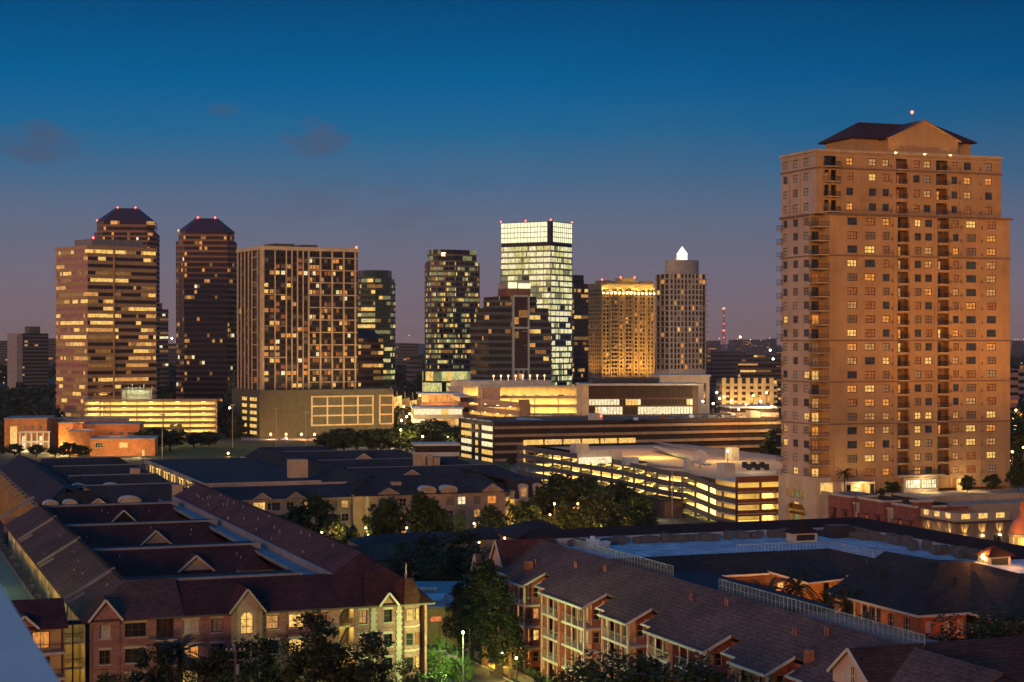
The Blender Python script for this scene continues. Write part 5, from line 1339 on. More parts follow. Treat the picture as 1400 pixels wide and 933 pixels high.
    q = MB(); wbox(q,P,(1,0),-.1,gl+.1,-.14,-.003,8.35,8.6); wbox(q,P,(1,0),.2,gl-.2,-1.2,-.003,5.2,5.5); q.build('band', M['quoin'], o)
    q = MB()
    for i in range(20): wbox(q,P,(1,0),.25+i*(gl-.5)/19,.29+i*(gl-.5)/19,-1.15,-1.1,5.5,6.5)
    wbox(q,P,(1,0),.2,gl-.2,-1.16,-1.1,6.5,6.57); q.build('railing', M['metal_dark'], o)
    rr = MB(); gm = (g0+g1)/2
    for s, gx in ((-1,g0),(1,g1)): rr.slab([(gx+s*.45,gv-.3,11.95),(gm,gv-.3,14.85),(gm,V+6.3,14.85),(gx+s*.45,V+6.3,11.95)],.15)
    d_ = rr.build('gable_roof', rm, o); eave_trim(o, [(g0-.45,gv-.36,11.85),(gm,gv-.36,14.75),(g1+.45,gv-.36,11.85)], .14,.24, M['quoin'], 'rake_trim')
    # left corner block: gabled bay facing front, and west wall with lit corridors
    q = MB(); xx = pub(171)-.6
    q.box(pub(123)-.06,pub(123)+.3,V-.1,V-.003,0,12); q.box(pub(163)-.15,pub(163)+.15,V-.1,V-.003,0,12)
    for zz in (8.75,5.7): q.box(uL,pub(205),V-.09,V-.003,zz,zz+.2); q.box(pub(242),g0-.05,V-.09,V-.003,zz,zz+.2); q.box(g1+.05,pub(455),V-.09,V-.003,zz,zz+.2); q.box(pub(488),uR,V-.09,V-.003,zz,zz+.2)
    q.build('brick_band', brick('dark_band', (.22,.11,.09), (.2,.13,.1)), o)
    for px in (510.5,545.5):
        q = MB()
        for k in range(30): w2 = .42 if k%2 else .3; q.box(pub(px)-w2,pub(px)+w2,V-.1,V-.004,.3+k*.385,.3+k*.385+.35)
        q.build('quoin', M['quoin'], o)
    for px in (241.5, 391.5):
        q = MB(); q.box(pub(px)-.12,pub(px)+.12,V-.4,V-.004,8.35,8.75); q.build('wall_lantern', M['metal_dark'], o)
    # two small front gables
    gable_dormer(o, (pub(124)+pub(163))/2, V-.35, (pub(163)-pub(124))/2, 11.2, 12.1, 14.2, 5.0, rm, M['stucco_pink'])
    gable_dormer(o, pub(530.5), V-.3, .95, 11.6, 12.1, 13.3, 4.0, rm, M['stucco_pink'])
    # balconies at px 205-240
    for k in range(4):
        m = MB(); m.box(pub(212),pub(240),V-1.0,V-.01,zrow[k]-1.5,zrow[k]-1.22); b_ = m.build('balcony', M['quoin'], o)
        m = MB()
        for i in range(22): x = pub(212)+i*(pub(240)-pub(212))/21; m.bar((x,V-.95,zrow[k]-1.22),(x,V-.95,zrow[k]-.2),.035)
        m.bar((pub(212),V-.95,zrow[k]-.18),(pub(240),V-.95,zrow[k]-.18),.06); m.build('railing', M['metal_dark'], b_)
    m = MB(); m.box(pub(418),pub(455),V-1.0,V-.01,8.5,8.8); b_ = m.build('balcony', M['quoin'], o)
    m = MB(); 
    for i in range(26): x = pub(418)+i*(pub(455)-pub(418))/25; m.bar((x,V-.95,8.8),(x,V-.95,9.8),.035)
    m.bar((pub(418),V-.95,9.82),(pub(455),V-.95,9.82),.06); m.build('railing', M['metal_dark'], b_)
    # ---- west wall along the corridor side
    zq = ze; uw = 25.2; ve = 332.0
    W = MB(); ops = []
    Pw = (uw, ve); Lw = ve-V
    wi = 0; a = 2.0
    while a < Lw-4: ops.append((a,a+2.6,9.4,11.6)); a += 4.1
    wall(W,Pw,(0,-1),Lw,0,ze,ops,.5); W.build('west_wall', paint('west_cream', (.5,.42,.25)), o)
    for i,q in enumerate(ops): 
        m = MB(); m.poly([wp(Pw,(0,-1),q[0],.48,q[2]),wp(Pw,(0,-1),q[1],.48,q[2]),wp(Pw,(0,-1),q[1],.48,q[3]),wp(Pw,(0,-1),q[0],.48,q[3])]); m.build('window', [M['L_soft'],M['glass'],M['curtain']][(i*7)%5 % 3], o)
    # ---- roofs
    RU = 31.0; zr = 15.6; e = .5
    W = MB(); W.slab([(uw-e,V-e,ze-.2),(RU,V+6.5,zr),(RU,ve,zr),(uw-e,ve+2,ze-.2)],.25); W.slab([(uw-e,V-e,ze-.2),(37,V-e,ze-.2),(RU,V+6.5,zr)],.25)
    W.slab([(37,V-e,ze-.2),(37,V+6.5,zr),(RU,V+6.5,zr)],.25)
    W.slab([(RU,V+6.5,zr-.02),(RU+.45,V+6.5,zr-3.9),(RU+.45,ve,zr-3.9),(RU,ve,zr-.02)],.2)
    w_ = W.build('west_roof', paint_or('roof_w_lit', lambda: shingle('west_lit_shingle', (.085,.046,.038))), o)  # slope coloured lighter than the maroon wings for the western glow
    fw = MB()
    for px, py in ((152,779),(102,737),(66,708),(36,681)):
        d_ = F*(H-zr)/(py-HY); vv = WG((px-CX)/F*d_, d_)[1]; fw.bar((RU,vv,zr+.18),(uw-e,vv,ze),.28,.4)
        fw.bar((uw+1.6,vv-3.2,ze+1.2),(uw-e,vv-3.2,ze+.05),.2,.3)
    fw.build('fire_wall_cap', M['parapet'], o)
    m = MB(); 
    for i in range(180): m.box(RU-.5,RU-.15,V+8+i*.62,V+8.3+i*.62,zr-.18,zr+.1)
    m.build('ridge_vent', M['flat_dark'], o)
    for vr, ue in ((221.6,None),(257,55.6),(293,56),(329,55.6)):
        ue = ue or 53.5; m = MB(); v0 = vr-7.4
        if vr < 230: m.slab([(37,V-e,ze-.2),(56.5,V-e,ze-.2),(56.5,V+6.5,15.2),(37,V+6.5,15.2)],.25)
        else: m.slab([(RU+.5,v0,11.4),(ue+1.5,v0,11.4),(ue-1.5,vr,15.2),(RU+.5,vr,15.2)],.25)
        m.build('wing_roof', rm, o)
        m = MB(); m.box(RU+.3,ue,vr+.02,vr+.7,14.2,15.45); m.build('parapet', M['parapet'], o)
        m = MB(); m.poly([(RU+.3,vr+.7,14.9),(ue,vr+.7,14.9),(ue,vr+8,14.9),(RU+.3,vr+8,14.9)]); m.build('flat_roof', M['flat_dark'], o)
        m = MB(); m.box(RU+1,ue,vr+7.8,vr+8,0,14.9) if vr > 0 else None
        m.box(RU+1,ue,v0+.8,v0+1,0,11.4) if vr > 230 else None
        m.build('court_wall', M['stucco_tan'], o)
    # dormers on the three inner wings and little hips at their right ends
    for px, py, hw, col_ in ((268,760,2.3,'stucco_tan'),(213,726,2.2,'stucco_tan'),(169,698,2.1,'flat_dark')):
        vr = {268:257,213:293,169:329}[px]; vd = vr-5.2; u_ = upx(px, vd); dd = u_*SA+vd*CA; zp = zat(py, dd)
        gable_dormer(o, u_, vd, hw, 11.4, zp-2.0, zp, 4.4, rm, M[col_])
    for vr in (257,293,329):
        m = MB(); u0,u1,va,vb = 50.5,56,vr-9,vr-4; zz=12.6; c=((u0+u1)/2,(va+vb)/2+1,14.4)
        P4=[(u0,va,zz),(u1,va,zz),(u1,vb+3,zz),(u0,vb+3,zz)]
        for i in range(4): m.poly([P4[i],P4[(i+1)%4],c])
        m.build('hip_roof', rm, o); m = MB(); m.box(u0+.3,u1-.3,va+.3,vb+2,10,12.6); m.build('hip_wall', M['stucco_tan'], o)
    # trough of pale membrane and parapet, east wing
    m = MB(); m.box(54.6,57.0,V+8,345,14.0,14.3); m.build('membrane_roof', paint_or('dmem', lambda: paint('trough_membrane', (.17,.2,.23), .7, .4)), o)  # darker than the membrane of the other roofs
    m = MB(); m.box(57.0,57.35,V+6.6,345,14.3,15.25); m.box(54.4,54.7,V+8,345,14.3,14.6); m.build('parapet', M['parapet'], o)
    RE, zR = 62.0, 17.5; hb = 9.5
    m = MB(); m.slab([(57.36,V+6.5,15.1),(RE,V+hb,zR),(RE,346,zR),(57.36,346,15.1)],.2); m.build('east_roof', paint_or('roof_e_lit', lambda: shingle('east_wing_lit_shingle', (.088,.038,.034))), o)  # western glow put into the colour of this west-facing slope
    m = MB(); m.slab([(RE,V+hb,zR),(68.6,V+3,ze-.1),(68.6,346,ze-.1),(RE,346,zR)],.2); m.slab([(56.5,V-e,ze-.2),(68.6,V-e,ze-.2),(RE,V+hb,zR)],.2); m.slab([(56.5,V-e,ze-.2),(RE,V+hb,zR),(57.36,V+6.5,15.1),(56.5,V+6.5,15.1)],.2); m.slab([(68.6,V-e,ze-.2),(68.6,V+3,ze-.1),(RE,V+hb,zR)],.2)
    m.build('hip_roof', rm, o)
    # second, lower hip ridge stepping forward towards the turret
    m = MB(); m.slab([(59.5,V-e-.02,ze-.15),(64.5,V+4.6,15.6),(63,V+8,16.4),(61,V+5,15.4)],.1); m.slab([(59.5,V-e-.02,ze-.15),(69,V-e-.02,ze-.15),(64.5,V+4.6,15.6)],.1); m.slab([(69,V-e-.02,ze-.15),(68,V+6,13.6),(64.5,V+4.6,15.6)],.1); m.build('lower_hip_roof', paint_or('roof_m2', lambda: shingle('front_hip_shingle', (.06,.02,.015))), o)
    m = MB(); 
    for i in range(200): m.box(RE-.1,RE+.22,V+12+i*.62,V+12.3+i*.62,zR-.05,zR+.14)
    m.build('ridge_vent', M['flat_dark'], o)
    m = MB(); m.box(67.8,68.1,V,346,0,ze); m.box(uw+.3,67.8,345.8,346,0,ze); m.build('rear_wall', M['stucco_pink'], o)
    # little vent pipes with pale caps on the slopes
    rr = random.Random(3)
    for i in range(46):
        k = rr.random(); m = MB()
        if i < 26: vv = 232+rr.random()*100; t_ = rr.random(); uu = 57.8+3.6*t_; zz = 15.3+2.1*t_
        elif i < 38: vv = [257,293,329][i%3]-1-rr.random()*4; uu = 34+rr.random()*18; zz = 15.2-(({257:257,293:293,329:329}[[257,293,329][i%3]])-vv)*.51
        else: vv = 220+rr.random()*90; t_ = rr.random(); uu = 26+4.6*t_; zz = 12.4+2.9*t_
        m.tube((uu,vv,zz-.1),(uu,vv,zz+.28),.045,.045,5); m.tube((uu,vv,zz+.28),(uu,vv,zz+.34),.075,.06,5); m.build('vent_pipe', M['trim'], o)
    # corner turret
    u_, v_ = pub(559), V+1.3; T = MB(); T.lathe((u_,v_),[(1.75,0),(1.75,12.0)],8,0,R(22.5)); T.build('turret', M['stucco_pink'], o)
    T = MB(); dd = u_*SA+v_*CA; T.lathe((u_,v_),[(2.2,11.9),(1.75,13.0),(.95,14.9),(.1,zat(778,dd)-1.2)],8,0,R(22.5)); T.build('turret_roof', paint_or('roof_m2', None), o)
    T = MB(); T.tube((u_,v_,zat(778,dd)-1.4),(u_,v_,zat(770,dd)),.1,.03,5); T.lathe((u_,v_),[(.03,zat(778,dd)-1),(.22,zat(778,dd)-.75),(.03,zat(778,dd)-.5)],6); T.build('finial', M['trim'], o)
    for k,zz in enumerate(zrow):
        for ph, mm in ((-90,[M['L_soft'],G,G,G][k]),(-45,[Y,M['L_dim'],Y,G][k])):
            a_ = R(ph); c = math.cos(a_); s = math.sin(a_); rad = 1.75*math.cos(R(22.5)); P_ = (u_+c*rad-(-s)*.5, v_+s*rad-c*.5); dd_ = (-s, c)
            window(o,P_,dd_,0.0,1.0,zz-.8,zz+.8,-.02,mm,M['frame'],1,2,.08)
    q = MB(); 
    for k in range(2): q.lathe((u_,v_),[(1.82,8.75-k*3.05),(1.82,8.95-k*3.05)],8,0,R(22.5))
    q.build('brick_band', M['quoin'], o)
    eave_trim(o, [(pub(205),V-e-.05,ze-.32),(g0-.5,V-e-.05,ze-.32)], .12,.2, M['frame']); eave_trim(o, [(g1+.5,V-e-.05,ze-.32),(69,V-e-.05,ze-.32)], .12,.2, M['frame'])
_po = {}
def paint_or(k, f):
    if k not in _po: _po[k] = f()
    return _po[k]
courtyard_block()

def left_wing_house():
    V = 212.0; u0, u1 = 13.5, upx(88,V)
    o = gthing('apartment_building', 'narrow dark brick apartment wing with balconies at the far left front', u0, V)
    W = MB(); ops = []
    for k,zz in enumerate((10.2,7.2,4.2,1.2)):
        ops += [(.3,1.9,zz-.9,zz+.9),(upx(35,V)-u0-.5,upx(37,V)-u0+.1,zz-.9,zz+.9),(upx(48,V)-u0-.6,upx(86,V)-u0,zz-1.3,zz+1.25)]
    wall(W,(u0,V),(1,0),u1-u0,0,12,ops,.25); W.poly([(u0,V,0),(u0,V+12,0),(u0,V+12,12),(u0,V,12)]).poly([(u1,V,0),(u1,V+12,0),(u1,V+12,12),(u1,V,12)]).poly([(u0,V+12,0),(u1,V+12,0),(u1,V+12,12),(u0,V+12,12)]); W.build('wall', brick('dim_brick', (.25,.13,.1), (.2,.13,.1)), o)
    for k,zz in enumerate((10.2,7.2,4.2,1.2)):
        window(o,(u0,V),(1,0),*ops[3*k],.24,[M['L_warm'],M['glass'],M['L_warm'],M['glass']][k],M['frame'],2,2,.08); window(o,(u0,V),(1,0),*ops[3*k+1],.24,[M['L_warm'],M['glass'],M['glass'],M['glass']][k],M['frame'],1,2,.06)
        q = ops[3*k+2]; m = MB(); a,b = u0+q[0],u0+q[1]; m.box(a,b,V+1.8,V+2,zz-1.4,zz+1.4); m.box(a-.05,a,V,V+1.8,zz-1.4,zz+1.4); m.build('balcony_recess', M['stucco_tan'], o)
        window(o,(a,V+1.76),(1,0),.4,2.4,zz-1.2,zz+.8,0,[M['L_warm'],M['glass'],M['glass'],M['glass']][k],M['frame'],2,1,.08)
        m = MB(); m.box(a-.2,b+.25,V-.9,V+1.79,zz-1.62,zz-1.32); s_ = m.build('balcony', M['quoin'], o); m = MB()
        for i in range(24): x = a-.15+i*(b-a+.3)/23; m.bar((x,V-.85,zz-1.3),(x,V-.85,zz-.35),.035)
        m.bar((a-.15,V-.85,zz-.33),(b+.2,V-.85,zz-.33),.06); m.build('railing', M['metal_dark'], s_)
    light('POINT', (u0+5,V+1.2,8.2), 25, (1,.7,.35), .15)
    m = MB(); m.slab([(u0-2,V-.6,11.8),(u1+.4,V-.6,11.8),(u1+.4,V+5,14.4),(u0-2,V+5,14.4)],.25); m.slab([(u0-2,V+5,14.4),(u1+.4,V+5,14.4),(u1+.4,V+12,11.8),(u0-2,V+12,11.8)],.25); m.build('roof', M['roof_maroon'], o)
    gable_dormer(o, upx(33,V), V-.3, 1.3, 11.3, 12, 13.2, 3.5, M['roof_maroon'], brick('dim_brick2', (.25,.13,.1), (.2,.13,.1)))
    # lit open stair between this wing and the block
    s0, s1 = u1+.15, 25.1
    t_ = gthing('stair_tower', 'lit open stair tower between the dark wing and the pink brick block', s0, V+4)
    m = MB(); m.box(s0,s1,V+8,V+8.2,0,11.2)
    for k in range(4): m.box(s0,s1,V+4,V+8,k*3.05-.2,k*3.05)
    m.box(s0-.1,s0+.1,V+4,V+8,0,11); m.build('wall', paint('stair_cream2', (.6,.5,.28)), t_)
    rl = MB()
    for k in range(4):
        rl.bar((s0,V+3.95,k*3.05+1.05),(s1,V+3.95,k*3.05+1.05),.07); rl.bar(((s0+s1)/2,V+3.95,0),((s0+s1)/2,V+3.95,11.2),.16)
        for i in range(12): x = s0+(s1-s0)*i/12; rl.bar((x,V+3.95,k*3.05),(x,V+3.95,k*3.05+1.0),.035)
        light('POINT',((s0+s1)/2,V+5.6,k*3.05+2.2),60,(1,.66,.2),.2)
    rl.bar((s0,V+4,11.5),(s1,V+4,11.5),.5,.5); rl.build('railing', M['metal_dark'], t_)
left_wing_house()

def roof_parking():
    o = gthing('parking_garage', 'rooftop parking deck with painted bays lit green yellow at the left edge', 8, 226)
    u0,u1,v0,v1 = -12.0,22.6,226.0,345.0; zt = 9.3
    m = MB(); m.box(u0,u1,v0,v1,0,zt); m.build('deck', paint('deck_concrete', (.16,.17,.10), .85), o)
    m = MB()
    for i in range(42): m.box(u1-6,u1-.6,v0+2+i*2.75,v0+2.12+i*2.75,zt+.004,zt+.008)
    m.build('bay_lines', paint('line_paint', (.55,.55,.45)), o)
    m = MB(); m.box(u1-.3,u1,v0,v1,zt,zt+.5); m.build('parapet', M['conc_d'], o)
    for i in range(22):
        m = MB(); v = v0+4+i*5.2; m.box(u1+.02,u1+.9,v,v+1.6,zt-1.2,zt+1.0); m.build('planter_box', M['metal_dark'], o)
    for i,(u,v) in enumerate(((14,240),(14,262),(14,290))):
        t_ = gthing('light_pole', ('nearest','middle','farthest')[i]+' short lamp post on the rooftop parking deck', u, v, zt, 'lamp posts on the rooftop parking deck'); tag(t_, cat='lamp post')
        m = MB(); m.tube((u,v,zt),(u,v,zt+5),.09,.06,6); m.build('pole', M['metal_dark'], t_); m = MB(); m.box(u-.4,u+.4,v-.2,v+.2,zt+5,zt+5.15); m.build('lamp_head', M['metal_dark'], t_)
        light('POINT',(u,v,zt+4.6),[1500,1300,100][i],(.8,1,.15),.3)
roof_parking()
# row of lamps lighting the corridor walls along the west eave
for i in range(9): light('POINT',(23.9,224+i*12,10.3),[55,30,75][i%3],(1,.7,.2),.2)

# ---------------------------------------------------------------- second block behind it
def slate_block():
    r = random.Random(14); o = gthing('apartment_building', 'slate roofed beige apartment block with arched dormers behind the maroon block', 35, 372)
    rm = M['roof_slate']; V = 372.0; UW, UR, ZE, ZR = 35.0, 69.0, 10.8, 15.0; VE = 492.0
    m = MB(); wall(m,(UW,V),(1,0),UR-UW,0,ZE,[],.2); wall(m,(UW,VE),(0,-1),VE-V,0,ZE,[],.2); m.poly([(UR,V,0),(UR,VE,0),(UR,VE,ZE),(UR,V,ZE)]).poly([(UR,VE,0),(UW,VE,0),(UW,VE,ZE),(UR,VE,ZE)]); m.build('wall', M['stucco_tan'], o)
    m = MB(); m.slab([(UW-.5,V-.5,ZE),(40,V+6,ZR),(40,VE,ZR),(UW-.5,VE,ZE)],.2); m.slab([(40,V+6,ZR-.01),(45,V+6,ZR-2),(45,VE,ZR-2),(40,VE,ZR-.01)],.2); m.build('west_roof', M['roof_dark'], o)
    m = MB(); m.slab([(UW-.5,V-.5,ZE),(52,V-.5,ZE),(52,V+4.5,13.9),(40,V+4.5,13.9)],.2); m.build('front_roof', paint_or('rg', lambda: shingle('grey_brown_shingle', (.03,.026,.02))), o)
    for vr in (378,407,440,471):
        m = MB(); m.slab([(44 if vr>378 else 51,vr-6.5,ZE+.2),(UR+.4,vr-6.5,ZE+.2),(UR-5,vr,ZR),(44,vr,ZR)],.2); m.build('wing_roof', rm, o)
        m = MB(); m.box(44,UR-5,vr+.01,vr+.5,ZR-1,ZR+.2); m.build('ridge_cap', M['metal_grey'], o)
        m = MB(); m.slab([(UR-5,vr,ZR),(UR+.4,vr-6.5,ZE+.2),(UR+.4,vr+7,ZE+.2)],.2); m.slab([(44,vr+.5,ZR-.1),(UR-5,vr+.5,ZR-.1),(UR+.4,vr+7,ZE),(44,vr+7,ZE)],.2); m.build('rear_slope', rm, o)
    def arch_dormer(px, v, zb, w, h, litm=None):
        u_ = upx(px,v); n = 10; m = MB(); f = MB()
        prof = [(u_+w*math.cos(math.pi*k/n), zb+h*.45+h*.55*math.sin(math.pi*k/n)) for k in range(n+1)]
        m.poly([(u_+w,v,zb)]+[(x,v,z) for x,z in prof]+[(u_-w,v,zb)])
        dm = m.build('arched_dormer', M['quoin'], o)
        for (x0,z0),(x1,z1) in zip(prof, prof[1:]): f.slab([(x0*1.0+(x0-u_)*.12,v-.3,z0+.22),(x0+(x0-u_)*.12,v+3,z0+.22),(x1+(x1-u_)*.12,v+3,z1+.22),(x1+(x1-u_)*.12,v-.3,z1+.22)],.2)
        f.build('arched_roof', M['trim'], dm); 
        g = MB(); g.box(u_-w*.7,u_+w*.7,v-.05,v-.01,zb-.7,zb+h*.35); g.build('window', litm or M['glass'], dm)
    arch_dormer(70,V-.3,11.0,1.35,1.5); arch_dormer(96,V-.3,11.0,1.35,1.5); arch_dormer(178,V-.4,10.9,2.1,2.0,M['L_yel'])
    arch_dormer(108,402,12.4,1.4,1.0); arch_dormer(152,402,12.4,1.4,1.0)
    gable_dormer(o, upx(134,V), V-.4, 2.2, 10, 11.2, 12.8, 4, rm, M['stucco_tan'])
    m = MB(); u_ = upx(117,V); m.box(u_-.9,u_+.9,V-.2,V-.01,9.2,10.6); m.build('window', M['L_yel'], o)
    m = MB(); uc = upx(244,V-1); m.box(uc-.95,uc+.95,V-1,V+1.6,0,zat(664,371)); m.box(uc-1.1,uc+1.1,V-1.15,V+1.75,zat(664,371),zat(663,371)); m.build('chimney', M['stucco_tan'], o)
    m = MB(); uc = upx(184,410); m.box(uc-1,uc+1,408,410.5,12,zat(636,415)); m.build('chimney', M['stucco_tan'], o)
    # west side: rows of balcony fins with warm wall lamps
    for i in range(26):
        v = V+3+i*4.5; m = MB()
        m.box(UW-1.8,UW-.01,v,v+.25,0,9.6+.9*(i%2)); m.slab([(UW-1.9,v-.2,9.6+.9*(i%2)),(UW-.01,v-.2,11.2),(UW-.01,v+1.6,11.2),(UW-1.9,v+1.6,9.6+.9*(i%2))],.15)
        for zz in (2.8,5.7,8.4): m.box(UW-1.8,UW-.01,v+.26,v+2.6,zz,zz+.2)
        m.build('balcony_bay', paint_or('fin', lambda: paint('fin_stucco', (.3,.19,.1))), o)
        if i % 3 == 0: light('POINT',(UW-2.6,v+1.2,7.5),45,(1,.5,.16),.2)
    light('POINT',(50,V-4,9),60,(1,.7,.3),.2)
slate_block()

def strip_block():
    """long dark flat roof with a lit corridor along its west side"""
    o = gthing('apartment_building', 'broad dark flat-roofed block with a bright corridor strip down its left side', 76, 412)
    m = MB(); m.box(76.6,116,404,503,0,11.3); m.build('wall', M['stucco_tan'], o)
    m = MB(); m.box(75.6,116.3,403,503.5,11.5,11.9); m.build('roof', M['flat_dark'], o)
    m = MB(); m.box(75.2,75.6,403,503.5,11.3,12.3); m.box(75.6,116,402.6,403,11.2,12.4); m.build('parapet', M['stucco_tan'], o)
    m = MB()
    for k in range(3): m.box(74.6,76.59,405,503,k*3.6+.8,k*3.6+1.1)
    m.build('corridor', M['conc_l'], o)
    g = MB(); g2 = MB()
    for i in range(24):
        v = 406+i*4; (g if i%3 else g2).box(76.5,76.58,v,v+2.6,8.8,10.9)
    g.build('window_row', M['L_yel'], o); g2.build('window_row', M['O_dim'], o)
    m = MB()
    for i in range(25): m.box(74.5,74.7,405+i*4,405.2+i*4,0,11.2)
    m.build('corridor_post', M['metal_dark'], o)
    for i in range(5): light('POINT',(75,412+i*20,10.5),130,(1,.72,.25),.2)
strip_block()

def facade_block():
    r = random.Random(15); V = 390.5
    o = gthing('apartment_building', 'three-storey beige apartment front with small pediments, left of the slate courtyard block', 72, V)
    u0, u1 = 70.0, upx(492,V); ws = []; zr = (8.2,5.2,2.2)
    mm = [[M['L_dim'],M['curtain'],M['L_yel'],M['glass'],M['glass_blue'],M['glass'],M['curtain_w'],M['L_soft'],M['curtain'],M['L_soft']],[M['L_dim'],M['L_soft'],M['L_yel'],M['glass'],M['glass'],M['L_yel'],M['glass'],M['curtain'],M['glass'],M['glass']],[M['glass'],M['L_warm'],M['L_yel'],M['L_yel'],M['L_yel'],M['glass'],M['glass'],M['L_dim'],M['L_soft'],M['glass']]]
    cs = [(300,313),(324,334),(343,351),(355,367),(372,383),(392,402),(404,413),(414,425),(450,461),(467,477)]
    ops = []
    for k,zz in enumerate(zr):
        for j,(a,b) in enumerate(cs): ws.append((upx(a,V)-u0,upx(b,V)-u0,zz-.9,zz+.85,mm[k][j],2,2))
        ws.append((upx(480,V)-u0,upx(490,V)-u0,zz-1.1,zz+1.1,M['glass_br'],1,1))
    ws[11*0+2] = (upx(353,V)-u0-1.1,upx(363,V)-u0,zr[0]-1.2,zr[0]+1.3,M['L_yel'],2,2); ws[3] = (upx(366,V)-u0,upx(371,V)-u0,zr[0]-.8,zr[0]+.8,M['glass'],1,2)
    facade(o,(u0,V),(1,0),u1-u0,0,10,ws,M['stucco_tan'])
    m = MB(); m.box(u0,u1,V+.3,V+12,0,9.9); m.build('side_wall', M['stucco_tan'], o)
    m = MB(); m.slab([(u0,V-.6,9.9),(u1+.5,V-.6,9.9),(u1+.5,V+6,12.4),(u0,V+6,12.4)],.2); m.slab([(u0,V+6,12.4),(u1+.5,V+6,12.4),(u1+.5,V+12,11),(u0,V+12,11)],.2); m.build('roof', M['roof_slate'], o)
    eave_trim(o,[(u0,V-.65,9.75),(u1+.5,V-.65,9.75)],.12,.2,M['quoin'])
    for px in (358,404): gable_dormer(o, upx(px,V), V-.4, 1.9, 9.2, 10, 11.3, 3, M['roof_slate'], M['stucco_tan'], trim=M['quoin'])
    eave_trim(o,[(u0,V+12.6,12.6),(upx(440,V+12),V+12.6,12.6)],.3,.5,M['stucco_tan'],'parapet')
facade_block()

